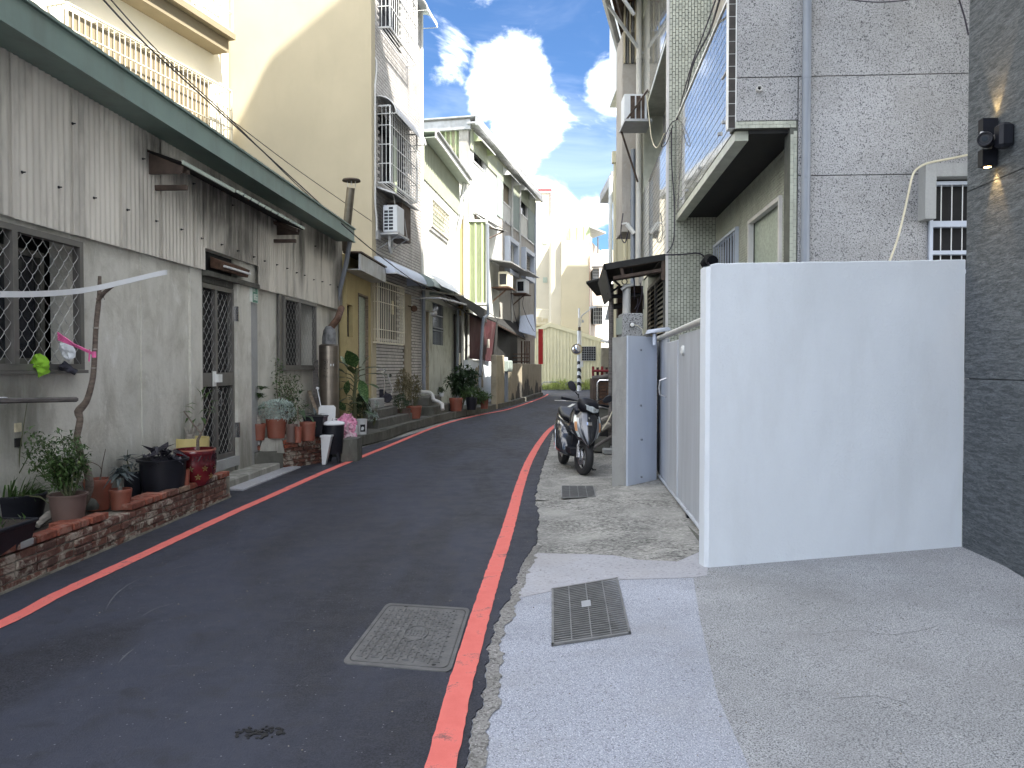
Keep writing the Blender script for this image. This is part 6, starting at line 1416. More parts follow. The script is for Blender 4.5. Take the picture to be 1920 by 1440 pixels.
mb = MB(); mb.hexa([at(1134, 600, 15), at(1141, 600, 15), at(1141, 600, 15.4), at(1134, 600, 15.4), at(1140, 575, 15), at(1144, 575, 15), at(1144, 575, 15.4), at(1140, 575, 15.4)]); part('tarp', mb, 'galv', ca)
# ------------------------------------------------------------------ far end of the lane
def bx(o, name, x0, y0, x1, y1, Y, depth, mat):
    a, b = at(x0, y1, Y), at(x1, y0, Y); mb = MB(); mb.box((a.x, Y, a.z), (b.x, Y + depth, b.z)); return part(name, mb, mat, o)
# cream steel shed
YS = 50.3
sh = T('cream_steel_shed', 'cream ribbed steel shed with a shallow gable across the end of the lane', 'shed', at(1080, 730, YS))
FS = Fr(YS, 0, front=True)
xs0, xs1 = at(985, 700, YS).x, at(1127, 700, YS).x; pk = at(1031, 611, YS); zl, zr = at(985, 630, YS).z, at(1127, 641, YS).z
def zroof(x): return (zl + (pk.z - zl) * (x - xs0) / (pk.x - xs0)) if x < pk.x else (pk.z + (zr - pk.z) * (x - pk.x) / (xs1 - pk.x))
mb = MB(); mb.corr(FS, xs0, xs1, 0, 5, .22, .03, .02, zfun=zroof, trap=True); part('ribbed_wall', mb, 'shed_sh', sh)
mb = MB(); mb.prism([FS.p(xs0, 0, 0), FS.p(xs1, 0, 0), FS.p(xs1, 0, zr), FS.p(pk.x, 0, pk.z), FS.p(xs0, 0, zl)], (0, 8, 0)); part('body', mb, 'shed_sh', sh)
mb = MB(); mb.hexa([FS.p(*q) for q in ((xs0, .0, zl - .05), (pk.x, .0, pk.z - .05), (pk.x, .12, pk.z - .05), (xs0, .12, zl - .05), (xs0, .0, zl + .22), (pk.x, .0, pk.z + .22), (pk.x, .12, pk.z + .22), (xs0, .12, zl + .22))]); mb.hexa([FS.p(*q) for q in ((pk.x, .0, pk.z - .05), (xs1 + .2, .0, zr - .1), (xs1 + .2, .12, zr - .1), (pk.x, .12, pk.z - .05), (pk.x, .0, pk.z + .22), (xs1 + .2, .0, zr + .15), (xs1 + .2, .12, zr + .15), (pk.x, .12, pk.z + .22))]); part('verge', mb, 'shed_sh', sh)
wa_, wb_ = at(1091, 676, YS - .1), at(1117, 650, YS - .1)
wn = T('window', None, None); wn.parent = sh; wn.location = wa_ - wloc(sh)
mb = MB(); mb.box((wa_.x, YS - .08, wa_.z), (wb_.x, YS - .07, wb_.z)); part('pane', mb, 'glass_d', wn)
mb = MB()
for k in range(7): x = wa_.x + (wb_.x - wa_.x) * k / 6; mb.box((x - .012, YS - .1, wa_.z), (x + .012, YS - .085, wb_.z))
for k in range(7): z = wa_.z + (wb_.z - wa_.z) * k / 6; mb.box((wa_.x, YS - .12, z - .012), (wb_.x, YS - .105, z + .012))
part('grille', mb, 'galv', wn, kind='stuff')
# weed strip
vb = MB(); r = random.Random(11)
for i in range(2600):
    x = r.uniform(1.2, 6.2); y = YS - .4 - r.random() * .9; hgt = (.12 + .5 * r.random() ** 2) * (1.35 if 2.6 < x < 3.9 or 4.5 < x < 5.4 else .8)
    vb.leaf((x, y, 0), (r.uniform(-.5, .5), r.uniform(-.5, .5), 1), hgt, .05, V((r.uniform(-1, 1), 1, 0)), .3)
solo('weed_strip', vb, 'grass_sun', 'sun tinted strip of weeds along the foot of the cream shed', 'weeds', kind='stuff')
for i in range(2):
    q = at(1016 + 45 * i, 727, YS - 1.2); mb = MB(); mb.tube([V((q.x, q.y, 0)), V((q.x, q.y, .4)), V((q.x + .15, q.y, .5)), V((q.x + 1.0, q.y, .5)), V((q.x + 1.15, q.y, .4)), V((q.x + 1.15, q.y, 0))], .035, 6); solo('hoop_barrier', mb, 'galv', ['low grey hoop barrier in the weeds next to the yard wall end', 'low grey hoop barrier in the weeds nearest the mirror pole'][i], 'barrier', 'hoop barriers in the weeds')
# mirror pole with lamp
Yp = 46.5; q = at(1086, 730, Yp)
mp_ = T('mirror_pole', 'white street pole with a round traffic mirror and a curved lamp arm', 'street pole', V((q.x, Yp, 0)))
zt = at(1086, 578, Yp).z; zc = at(1086, 655, Yp).z
mb = MB(); mb.tube([V((q.x, Yp, 0)), V((q.x, Yp, at(1086, 620, Yp).z))], .13, 12); mb.tube([V((q.x, Yp, at(1086, 620, Yp).z)), V((q.x - .02, Yp, zt))], .06, 8); part('pole', mb, 'white_m', mp_, smooth=True)
for k in range(4):
    mb = MB(); z = .25 + k * .42; mb.v = [V((q.x + .132 * math.cos(a), Yp + .132 * math.sin(a), z + h_ + .12 * math.cos(a + 2.0))) for h_ in (0, .2) for a in [math.pi + math.pi * j / 8 for j in range(9)]]; mb.f = [(j, j + 1, j + 10, j + 9) for j in range(8)]; part('stripe', mb, 'black_p', mp_)
mb = MB(); mb.lathe([(0, .06), (.15, .045), (.28, .0), (.30, -.02)], V((q.x - .17, Yp - .25, zc)), 24, axis=(0, -1, 0)); part('mirror', mb, 'chrome', mp_, smooth=True)
mb = MB(); mb.tube([V((q.x - .17 + .31 * math.cos(a), Yp - .24, zc + .31 * math.sin(a))) for a in [2 * math.pi * k / 24 for k in range(25)]], .025, 6); mb.tube([V((q.x - .17, Yp - .2, zc)), V((q.x, Yp, zc))], .03, 6); part('mirror_rim', mb, 'ochre', mp_)
za = at(1089, 600, Yp).z; ex = at(1110, 577, Yp)
mb = MB(); mb.tube(smooth_pts([V((q.x + .1, Yp, za)), V((q.x + .15, Yp, za + .25)), V((q.x + .45, Yp, ex.z - .25)), ex], 4), .035, 6); part('lamp_arm', mb, 'galv', mp_, smooth=True)
mb = MB(); mb.hexa([ex + V(v_) for v_ in ((-.15, -.08, -.05), (.25, -.08, 0), (.25, .08, 0), (-.15, .08, -.05), (-.15, -.08, .06), (.25, -.08, .08), (.25, .08, .08), (-.15, .08, .06))]); part('lamp_head', mb, 'ac_w', mp_)
for (x0, y0, x1, y1, mt) in ((1084, 596, 1090, 612, 'cream_m'), (1084, 613, 1089, 620, 'roof_dk'), (1088, 677, 1093, 688, 'white_m'), (1091, 600, 1095, 605, 'galv')):
    a, b = at(x0, y1, Yp - .17), at(x1, y0, Yp - .17); mb = MB(); mb.box((a.x, Yp - .2, a.z), (b.x, Yp - .14, b.z)); part('box', mb, mt, mp_)
# houses behind the shed
Yb = 58
h = T('cream_apartment_house', 'cream apartment house behind the shed, its top half in full sun', 'house', at(1080, 700, Yb))
bx(h, 'front_wall', 1052, 450, 1106, 740, Yb, 9, 'beige'); bx(h, 'wing_wall', 1033, 450, 1051.8, 740, Yb + .4, 8, 'cream_w')
a, b = at(1106.2, 700, Yb), at(1124, 470, Yb + 7)
mb = MB(); mb.add([V((a.x, Yb + .05, 0)), V((b.x + .3, Yb + 7, 0)), V((b.x + .3, Yb + 7, at(1106, 450, Yb).z)), V((a.x, Yb + .05, at(1106, 450, Yb).z))], [(0, 1, 2, 3)]); part('side_wall', mb, 'pinkish', h)
mb = MB(); mb.corr(Fr(Yb + .3, 0, front=True), at(1068, 500, Yb).x, at(1107, 500, Yb).x, at(1080, 462, Yb).z, at(1080, 424, Yb).z, .5, .06, 0, trap=True); part('roof_hut_sheet', mb, 'ochre' if 0 else 'green_sh', h)
mb = MB(); x0_, x1_ = at(1068, 500, Yb).x, at(1107, 500, Yb).x; mb.box((x0_, Yb + .32, at(1080, 450, Yb).z), (x1_, Yb + 5, at(1080, 424, Yb).z)); part('roof_hut', mb, 'beige_sh', h)
q0, q1 = at(1107, 424, Yb), at(1136, 438, Yb + 1)
mb = MB(); mb.hexa([q0 + V((0, 0, -.1)), q1, q1 + V((-.6, 4, .3)), q0 + V((0, 4, .2)), q0 + V((0, 0, .05)), q1 + V((0, 0, .12)), q1 + V((-.6, 4, .42)), q0 + V((0, 4, .35))]); part('canopy', mb, 'galv', h)
mb = MB(); mb.tube([at(1121, 445, Yb + 1), at(1121, 475, Yb + 1)], .06, 5); part('canopy_post', mb, 'bronze', h)
for (px0, py0, px1, py1) in ((1111, 509, 1118, 526), (1112, 580, 1124, 608)):
    a, b = at(px0, py1, Yb + .5), at(px1, py0, Yb + 2); g_ = T('window', None, None); g_.parent = h; g_.location = a - wloc(h)
    mb = MB(); mb.box((a.x, Yb + .4, a.z), (b.x, Yb + 2.5, b.z)); part('pane', mb, 'glass_d', g_)
    mb = MB()
    for k in range(6): x = a.x + (b.x - a.x) * k / 5; mb.box((x - .02, Yb + .2, a.z), (x + .02, Yb + .24, b.z))
    for k in range(5): z = a.z + (b.z - a.z) * k / 4; mb.box((a.x, Yb + .15, z - .02), (b.x, Yb + .19, z + .02))
    part('grille', mb, 'galv', g_, kind='stuff')
    mb = MB(); mb.box((a.x - .1, Yb - .3, b.z + .05), (b.x + .5, Yb + .3, b.z + .12)); part('hood', mb, 'galv', g_)
bx(h, 'corner_strip', 1104.8, 480, 1106.2, 700, Yb - .1, .05, 'terra')
Yt = 62
t_ = T('white_tower_house', 'tall overexposed white house with red roof edging behind the grey house', 'house', at(1020, 700, Yt))
bx(t_, 'front_wall', 960, 360, 1033, 745, Yt, 8, 'cream_w')
for (x0, y0, x1, y1) in ((1018, 448, 1026, 458), (1018, 520, 1026, 530)): bx(t_, 'window', x0, y0, x1, y1, Yt - .05, .04, 'glass_f')
bx(t_, 'red_edging', 1006, 354, 1035, 358, Yt - .15, .1, 'redp'); bx(t_, 'red_edging', 1033.3, 358, 1034.8, 400, Yt - .15, .1, 'redp')
bx(t_, 'water_tank', 1033.5, 400, 1038, 420, Yt + .5, 1, 'ac_w')
bl = T('barred_balcony', 'cream barred balcony full of clutter on the white house above the shed', 'balcony', at(1012, 605, 55))
p0, p1 = at(1000, 606, 55), at(1029, 580, 55)
mb = MB()
for k in range(16): x = p0.x + (p1.x - p0.x) * k / 15; mb.box((x - .015, 55, p0.z), (x + .015, 55.03, p1.z))
for z in (p0.z, (p0.z + p1.z) / 2, p1.z): mb.box((p0.x, 54.97, z - .03), (p1.x, 55, z + .03))
part('bars', mb, 'cream_m', bl, kind='stuff'); mb = MB(); mb.box((p0.x, 55, p0.z - .15), (p1.x, 57.5, p0.z - .05)); part('floor', mb, 'beige', bl)
mb = MB(); mb.box((p0.x, 56.5, p0.z - 3), (p1.x, 57.5, p0.z - .16)); part('lower_wall', mb, 'beige', bl)
mb = MB(); r = random.Random(3)
for k in range(7): x = p0.x + .1 + r.random() * (p1.x - p0.x - .4); mb.box((x, 55.3 + k * .1, p0.z - .04), (x + .25, 55.39 + k * .1, p0.z + r.uniform(.2, .6)))
part('clutter', mb, 'ochre', bl)
Yw = 75
w2 = T('white_far_house', 'sunlit white house far behind, right of the cream apartment house', 'house', at(1140, 700, Yw))
bx(w2, 'front_wall', 1100, 495, 1190, 745, Yw, 8, 'white_w'); bx(w2, 'rooftop_wall', 1128, 468, 1190, 498, Yw + 1, 5, 'cream_w'); bx(w2, 'window', 1123, 470, 1134, 490, Yw + .8, .1, 'blue_aw')
Yv = 85
w3_ = T('pale_far_block', 'pale far block just visible between the white house and the cream house', 'house', at(1050, 700, Yv)); bx(w3_, 'front_wall', 1030, 428, 1110, 740, Yv, 6, 'cream_w')
lo2 = T('low_tin_house', 'low tin roofed house at the right end of the cream shed', 'house', at(1140, 720, 49)); bx(lo2, 'wall', 1128.5, 652, 1175, 735, 49.5, 5, 'tan_w')
mb = MB(); a, b = at(1126, 640, 49), at(1150, 648, 45); mb.hexa([a, a + V((3, 0, -.1)), a + V((3, -3, -.3)), a + V((0, -3, -.2)), a + V((0, 0, .1)), a + V((3, 0, 0)), a + V((3, -3, -.2)), a + V((0, -3, -.1))]); part('roof', mb, 'galv', lo2)
# ------------------------------------------------------------------ brick planter along the low house
BP = Fr(-3.505, 0.035)
pt = T('brick_planter', 'long low planter wall of worn red bricks along the foot of the low house', 'planter', BP.p(6.5, 0, 0))
mb = MB(); mb.box((4.0, -.21, -.02), (8.72, -.012, .245), BP); part('mortar_core', mb, 'mortar', pt)
mb = MB(); mb.box((4.0, -.62, -.02), (8.6, -.211, .19), BP); part('soil', mb, 'soil', pt)
mb = MB(); mb.box((4.0, -.012, -.02), (8.72, .006, .03), BP); part('mortar_foot', mb, 'mortar', pt)
def brick(parent, fr, u, n, z, L=.205, D=.095, H=.053, mat='brick', jit=1.0, rz=0.0, name='brick'):
    j = lambda a: rnd.uniform(-a, a) * jit
    c = fr.p(u + L / 2, n - D / 2, z + H / 2); ux = fr.v() if hasattr(fr, 'v') else (fr.p(1, 0, 0) - fr.p(0, 0, 0)).normalized(); a = rz + j(.02)
    uy = V((0, 0, 1)).cross(ux); ux2 = ux * math.cos(a) + uy * math.sin(a); uy2 = V((0, 0, 1)).cross(ux2); zz = (V((0, 0, 1)) + ux2 * j(.012)).normalized()
    mb = MB(); b = .006
    class F_:
        def p(s, x, y, q): return c + ux2 * (x + j(.002)) + uy2 * (y + j(.002)) + zz * (q + j(.0015))
    mb.bbox((-L / 2, -D / 2, -H / 2), (L / 2, D / 2, H / 2), F_(), b)
    return part(name, mb, mat, parent, own=True)
for c_ in range(4):
    u = 4.05 + (c_ % 2) * .108
    while u < 8.6:
        L = min(.205, 8.72 - u); 
        if rnd.random() < .12: L = .1
        if L > .05: brick(pt, BP, u, .0 + rnd.uniform(-.008, .010), .008 + c_ * .062, L, mat='brick', jit=1.5)
        u += L + .012
for c_ in range(4): brick(pt, BP, 8.63, -.10, .008 + c_ * .062, .095, .11, mat='brick')
def upx(px, fr=BP): return fr.px(px, 900)[0]
top = .262
for (a, b, lv, mt) in ((69, 107, 0, 'brick_n'), (107, 136, 0, 'brick_n'), (137, 152, 0, 'brick_n'), (153, 168, 0, 'brick_n'), (246, 272, 0, 'brick_n'), (273, 287, 0, 'brick_n'), (288, 300, 0, 'brick_n'), (301, 314, 0, 'brick_n'), (316, 336, 0, 'brick'), (-20, 30, 0, 'brick_n'), (31, 68, 0, 'brick'), (357, 376, 0, 'brick_n'), (378, 408, 0, 'brick')):
    brick(pt, BP, upx(a), .004, top + lv * .06, upx(b) - upx(a) - .012, .10 if b - a > 18 else .2, mat=mt)
for i, (a, b, lv, mt, lab) in enumerate(((170, 203, 0, 'brick_n', 'clean orange red brick lying alone on top of the planter wall'), (35, 61, 2, 'brick_p', 'pale worn brick stacked on a grey block beside the rectangular black tub'), (35, 61, 1, 'post_c', 'grey cement block under the pale brick at the near end of the planter'), (338, 356, 1, 'brick_p', 'pinkish brick standing between the small red brown pot and the black tub'), (411, 430, 1, 'brick_n', 'red brick capping the far end of the planter wall'))):
    t = T('loose_brick', lab, 'brick', BP.p((upx(a) + upx(b)) / 2, -.05, top)); brick(t, BP, upx(a), .006, top + (lv - (1 if lv else 0)) * .06, upx(b) - upx(a), .1, mat=mt, rz=.03 if i == 0 else 0, name='block')
for i in range(14):
    pass
mb = MB(); mb.tube([at(68, 985, 5.9), at(92, 966, 6.0), at(104, 962, 6.1), at(103, 970, 6.1)], [.03, .035, .04, .02], 7); solo('driftwood_log', mb, 'bark_l', 'bleached crooked log lying behind the loose bricks', 'log', smooth=True)
mb = MB(); q = on_z(172, 955, .26); mb.lathe([(0, 0), (.055, 0), (.06, .03), (.035, .08), (0, .10)], q, 9); solo('grey_stone', mb, 'cement_d', 'dark pointed stone beside the pot with bare twigs', 'stone', smooth=True)

# ------------------------------------------------------------------ pots and plants
def pot_prof(rt, rb, h, kind):
    if kind == 'rim': return [(0, 0), (rb, 0), (rb + (rt - rb) * .82, h * .80), (rt * .97, h * .82), (rt * .98, h * .84), (rt, h * .97), (rt * .97, h), (rt * .90, h), (rt * .88, h * .9), (rt * .84, h * .8)]
    if kind == 'lip': return [(0, 0), (rb, 0), (rb + (rt - rb) * .5, h * .5), (rt * .93, h * .93), (rt * 1.04, h * .935), (rt * 1.05, h), (rt * .95, h), (rt * .9, h * .9), (rt * .86, h * .8)]
    if kind == 'bowl': return [(0, 0), (rb * .9, 0), (rb, .015), (rb * 1.04, h * .08), (rt * .97, h * .35), (rt * 1.0, h * .62), (rt * .96, h * .84), (rt * .98, h * .87), (rt * 1.0, h * .96), (rt * .96, h), (rt * .88, h), (rt * .86, h * .85)]
    return [(0, 0), (rb, 0), (rt, h), (rt * .93, h), (rt * .9, h * .85)]
def mkpot(px, pyb, zb, wtop, hpx, mat, kind='rim', taper=.72, n=28, label='', name='potted_plant', cat='potted plant', group=None, flute=0, soil=True):
    c = on_z(px, pyb, zb); k = c.y / FPX; rt = wtop / 2 * k; h = hpx * k; c.z = zb
    o = T(name, label, cat, c, group); pr = pot_prof(rt, rt * taper, h, kind)
    mb = MB(); mb.lathe(pr, c, n, flute=flute); part('pot', mb, mat, o, smooth=40)
    mb = MB(); mb.disc(c + V((0, 0, pr[-1][1])), pr[-1][0] + .002, n)
    if soil: part('soil', mb, 'soil', o)
    return o, c, rt, h
def U(a, b): return rnd.uniform(a, b)
def leafball(mb, c, rx, ry, rz, n, L, Wd, droop=.2, shell=.45, gz=0):
    c = V(c)
    for _ in range(n):
        d = V((rnd.gauss(0, 1), rnd.gauss(0, 1), rnd.gauss(0, 1))).normalized(); s = U(shell, 1) ** .7
        p = c + V((d.x * rx * s, d.y * ry * s, d.z * rz * s)); dd = (d + V((U(-.7, .7), U(-.7, .7), U(-.3, .6) + gz))).normalized()
        mb.leaf(p, dd, L * U(.7, 1.25), Wd * U(.7, 1.2), V((U(-.4, .4), U(-.4, .4), 1)), droop)
    return mb
def stems(mb, base, tips, r0, r1, curve=.15, n=5):
    for t in tips:
        b = V(base) + V((U(-.03, .03), U(-.03, .03), 0)); t = V(t); m = b.lerp(t, .5) + V((U(-curve, curve), U(-curve, curve), U(0, curve))) * (t - b).length
        mb.tube([b, b.lerp(m, .6), m, m.lerp(t, .6), t], [r0, r0 * .85, (r0 + r1) / 2, r1 * 1.2, r1], n)
    return mb
def sprays(o, base, tips, mat, nl, L, Wd, r0=.006, r1=.002, stem='stem', droop=.25, spread=.06, along=.35, name='leaves'):
    """leafy shoots: leaves sit along each stem"""
    sm_, lf = MB(), MB()
    for t in tips:
        b = V(base) + V((U(-.03, .03), U(-.03, .03), 0)); t = V(t); m = b.lerp(t, .5) + V((U(-.12, .12), U(-.12, .12), U(0, .15))) * (t - b).length
        P = [b, b.lerp(m, .6), m, m.lerp(t, .55), t]; sm_.tube(P, [r0, r0 * .8, (r0 + r1) / 2, r1 * 1.2, r1], 5)
        Q = smooth_pts(P, 5)
        for _ in range(nl):
            f = along + (1 - along) * rnd.random(); q = Q[int(f * (len(Q) - 1))]; d = V((U(-1, 1), U(-1, 1), U(-.2, .9))).normalized()
            lf.leaf(q + V((U(-spread, spread), U(-spread, spread), U(-spread, spread))) * .5, d, L * U(.7, 1.2), Wd * U(.8, 1.2), V((U(-.3, .3), U(-.3, .3), 1)), droop)
    part('stem', sm_, stem, o, smooth=True); part(name, lf, mat, o, kind='stuff')
def rosette(mb, c, n, L, Wd, up=.4, droop=.3):
    for k in range(n):
        a = k * 2.4 + U(-.2, .2); mb.leaf(V(c) + V((0, 0, U(-.02, .02))), (math.cos(a), math.sin(a), up + U(-.25, .35)), L * U(.75, 1.1), Wd, V((0, 0, 1)), droop)
# rectangular tub at the picture edge
q = on_z(2, 1030, .262); t = T('potted_plant', 'black rectangular tub on the near end of the brick planter', 'planter', q)
mb = MB(); y0, y1 = q.y - .50, q.y + .10; x1 = at(38, 1030, q.y).x; x0 = x1 - .26
A = [(x0, y0), (x1, y0), (x1, y1), (x0, y1)]; e = .035
Bt = [(x0 - e, y0 - e), (x1 + e, y0 - e), (x1 + e, y1 + e), (x0 - e, y1 + e)]
mb.hexa([V((*p, .265)) for p in A] + [V((*p, .44)) for p in Bt]); part('tub', mb, 'black_p', t)
mb = MB()
for i in range(4):
    p, r_ = V((*Bt[i], .44)), V((*Bt[(i + 1) % 4], .44)); mb.tube([p, r_], .014, 6)
part('rim', mb, 'black_p', t); mb = MB(); mb.quad(*[V((*p, .442)) for p in Bt]); part('soil', mb, 'soil', t)
mb = MB()
for _ in range(30): mb.leaf((U(x0, x1), U(y0, y1), .44), (U(-.6, .6), U(-.6, .6), 1), U(.03, .07), .02)
part('sprout', mb, 'leaf', t, kind='stuff')
# grassy pot
o, c, r_, h = mkpot(28, 992, .20, 108, 68, 'black_p', 'rim', .78, label='black round pot overflowing with long grass and onion leaves', cat='potted plant')
mb = MB()
for k in range(230):
    a = U(0, 6.28); rr = U(0, r_ * .8); b = c + V((rr * math.cos(a), rr * math.sin(a), h * .8)); L = U(.12, .42); d = V((math.cos(a) * U(.2, 1) + U(-.2, .55), math.sin(a) * U(.1, .8), U(.5, 1.5))).normalized()
    w_ = U(.004, .009); s_ = d.cross(V((0, 0, 1))).normalized() * w_; pts = [b + d * L * f - V((0, 0, 1)) * L * .5 * f * f * U(.6, 1.3) for f in (0, .35, .7, 1)]
    mb.add([pts[0] - s_, pts[0] + s_, pts[1] + s_, pts[1] - s_, pts[2] + s_ * .7, pts[2] - s_ * .7, pts[3]], [(0, 1, 2, 3), (3, 2, 4, 5), (5, 4, 6)])
part('grass_blades', mb, 'grass', o, kind='stuff')
mb = MB(); mb.tube([c + V((.02, 0, h)), c + V((.05, 0, h + .35)), c + V((.10, .02, h + .72))], [.006, .005, .002], 5); mb.tube([c + V((-.05, 0, h)), c + V((.12, 0, h + .3)), c + V((.17, .02, h + .42))], [.005, .004, .002], 5); mb.tube([c + V((.1, -.1, h)), c + V((.28, -.12, h - .01)), c + V((.5, -.2, h - .12))], [.007, .006, .003], 5); part('flower_stalk', mb, 'stem', o)
# brown pot with pepper bush
o, c, r_, h = mkpot(128, 981, .27, 68, 56, 'brown_p', 'lip', .74, 12, label='brown ribbed plastic pot with a tall bushy pepper plant')
def P_(px, py, Y): return at(px, py, Y)
tips = [at(x, y, c.y + dy) for x, y, dy in ((60, 812, .1), (75, 822, -.05), (88, 835, .05), (50, 845, .1), (100, 850, -.1), (115, 815, 0), (128, 825, .12), (140, 815, .02), (148, 835, -.05), (135, 850, .05), (90, 870, -.1), (70, 862, 0), (150, 860, .05), (120, 870, -.12), (105, 885, -.05), (132, 880, .1), (85, 890, -.1))]
sprays(o, c + V((0, 0, h * .85)), tips, 'leaf', 75, .062, .020, .006, .002, droop=.35, spread=.10)
mb = MB(); mb.lathe([(0, 0), (.01, .005), (.012, .015), (0, .03)], at(148, 871, c.y - .1), 8); part('fruit', mb, 'leaf_y', o, smooth=True)
# forked branch pole leaning in the planter
PX = [(150, 952), (160, 935), (168, 912), (164, 885), (154, 862), (148, 838), (144, 822), (148, 800), (150, 785), (147, 772), (155, 762), (164, 748), (173, 715), (176, 690), (178, 655), (180, 615), (184, 575), (186, 553), (187, 518)]
yb = 6.45; pts = [at(x, y, yb - .0 + .01 * i) for i, (x, y) in enumerate(PX)]
rr = [.032, .036, .034, .032, .030, .027, .026, .028, .027, .034, .030, .026, .024, .023, .022, .021, .022, .018, .014]
bp = T('forked_branch_pole', 'crooked bare branch planted upright against the low house with a fork on top', 'pole', pts[0])
mb = MB(); mb.tube(smooth_pts(pts, 3), [a + (b - a) * k / 3 for a, b in zip(rr, rr[1:]) for k in range(3)] + [rr[-1]], 10); part('trunk', mb, 'bark', bp, smooth=True)
mb = MB(); mb.tube([at(184, 562, yb + .15), at(196, 548, yb + .12), at(212, 536, yb + .1)], [.02, .017, .013], 8); mb.tube([at(192, 550, yb + .1), at(196, 562, yb + .1)], [.004, .002], 4); part('branch', mb, 'bark', bp, smooth=True)
for (x, y) in ((178, 655), (176, 690), (180, 615)): mb = MB(); q = at(x, y, yb + .13); mb.tube([q - V((0, 0, .006)), q + V((0, 0, .006))], .0245, 10); part('bark_ring', mb, 'bark_l', bp)
mb = MB(); pp = [at(-60, 551, 5.15), at(0, 552, 5.4), at(60, 552, 5.7), at(120, 549, 6.05), at(170, 543, 6.34), at(230, 530, 6.62), at(280, 518, 6.85), at(312, 511, 7.0)]
P2 = smooth_pts(pp, 3)
k0 = 0; mb.v = [p + V(d) for p in P2 for d in ((0, -.02, -.022), (0, -.02, .022), (0, .02, .026), (0, .02, -.016), )]
for i in range(len(P2) - 1):
    for j in range(4): mb.f.append((4 * i + j, 4 * i + 4 + j, 4 * i + 4 + (j + 1) % 4, 4 * i + (j + 1) % 4))
mb.f += [(0, 1, 2, 3), tuple(len(mb.v) - 4 + j for j in (3, 2, 1, 0))]
solo('white_trunking_strip', mb, 'white_p', 'long bowed white plastic strip resting in the fork of the branch', 'strip', smooth=True)
mb = MB(); mb.tube([at(-40, 752, 5.3), at(143, 749, 6.45)], .021, 6); solo('drying_pole', mb, 'wood_d', 'grey wooden pole fixed level under the mesh window', 'pole')
mb = MB(); mb.tube([at(-40, 751, 5.3), at(12, 751, 5.62)], .026, 8); solo('pole_sleeve', mb, 'white_p', 'pale plastic sleeve slipped over the level wooden pole', 'sleeve')
mb = MB(); a, b = at(108, 630, 6.35), at(180, 666, 6.4)
for k in range(5): o_ = V((0, 0, .012 * (k - 2))); mb.tube([a + o_ * 1.2, a.lerp(b, .5) + o_ * .5 + V((0, -.01 * k, 0)), b + o_ * .3], .006, 5)
mb.tube([at(168, 655, 6.38), at(167, 678, 6.38)], .006, 5); mb.tube([b + V((0, -.03, .03)), b + V((0, -.03, -.02))], .018, 6)
solo('pink_ribbon_tie', mb, 'pink', 'pink plastic ribbon stretched from the mesh window to the branch', 'ribbon', smooth=True)
def cloth(px, mat, lab, Y0_, th=.015, name='cloth'):
    """crumpled rag: outline polygon filled with a relaxed, wrinkled grid"""
    P = [at(x, y, Y0_ + dy) for x, y, dy in px]; n = len(P); c0 = sum(P, V((0, 0, 0))) / n; mb = MB(); K = 8; sd_ = px[0][0]
    Q = smooth_pts(P + [P[0]], 4)[:-1]; m = len(Q)
    for k in range(K + 1):
        f = k / K
        for i, p in enumerate(Q):
            q = p.lerp(c0, f); w_ = .028 * (mnoise.noise(q * 22 + V((sd_, 0, 0))) + .7 * mnoise.noise(q * 45)) + .035 * math.sin(f * 1.57); a = math.sin(i * .8 + f * 3) * .006
            mb.v.append(q + V((a, -w_ - .01, 0)))
    for k in range(K):
        for i in range(m): j = (i + 1) % m; mb.f.append((k * m + i, k * m + j, (k + 1) * m + j, (k + 1) * m + i))
    return solo(name, mb, mat, lab, 'cloth', smooth=60)
cloth([(68, 664, 0), (78, 663, 0), (90, 672, .02), (94, 686, 0), (94, 698, .03), (82, 704, .0), (73, 708, .0), (72, 690, .03), (62, 698, .0), (52, 694, 0), (58, 680, 0), (64, 672, .02)], 'greenc', 'lime green cleaning cloth stuffed through the window mesh', 6.22)
cloth([(112, 645, 0), (128, 642, 0), (140, 652, .02), (143, 668, .0), (130, 676, 0), (118, 668, .02)], 'ac_w', 'pale grey rag behind the pink ribbon in the window mesh', 6.5, name='rag')
cloth([(112, 684, 0), (122, 676, 0), (140, 690, .03), (147, 697, 0), (138, 704, 0), (124, 696, .0), (110, 694, .02)], 'navyc', 'dark navy glove hanging out at the lower corner of the mesh window', 6.5, name='glove')
# pots behind
o, c, r_, h = mkpot(184, 955, .20, 50, 58, 'terra', 'rim', .76, label='terracotta plastic pot with two bare wiry twigs')
mb = MB(); mb.tube(smooth_pts([c + V((.0, 0, h * .8)), at(190, 880, c.y), at(175, 868, c.y), at(161, 867, c.y)], 4), .004, 5); mb.tube([c + V((.02, 0, h * .8)), at(192, 870, c.y), at(198, 842, c.y)], [.005, .004, .002], 5); mb.tube([c + V((-.05, 0, h * .7)), c + V((-.07, 0, h * 1.1))], .014, 6); part('twig', mb, 'bark', o)
o, c, r_, h = mkpot(152, 950, .19, 40, 50, 'terra', 'rim', .8, label='terracotta pot half hidden behind the branch pole')
o, c, r_, h = mkpot(226, 954, .262, 41, 38, 'terra', 'rim', .78, label='small terracotta pot with a thick stemmed dark leaved plant')
mb = MB(); top = at(224, 895, c.y); mb.tube([c + V((0, 0, h * .8)), c.lerp(top, .6) + V((.0, 0, .05)), top], [.022, .014, .010], 8); part('stem', mb, 'bark_l', o, smooth=True)
mb = MB(); rosette(mb, top, 22, .14, .05, .15, .5); rosette(mb, top + V((0, 0, .04)), 10, .10, .04, .6, .4); part('leaves', mb, 'leaf_b', o, kind='stuff')
o, c, r_, h = mkpot(250, 936, .20, 34, 50, 'black_p', 'rim', .8, label='black pot behind the small terracotta pot with spoon shaped blue grey leaves')
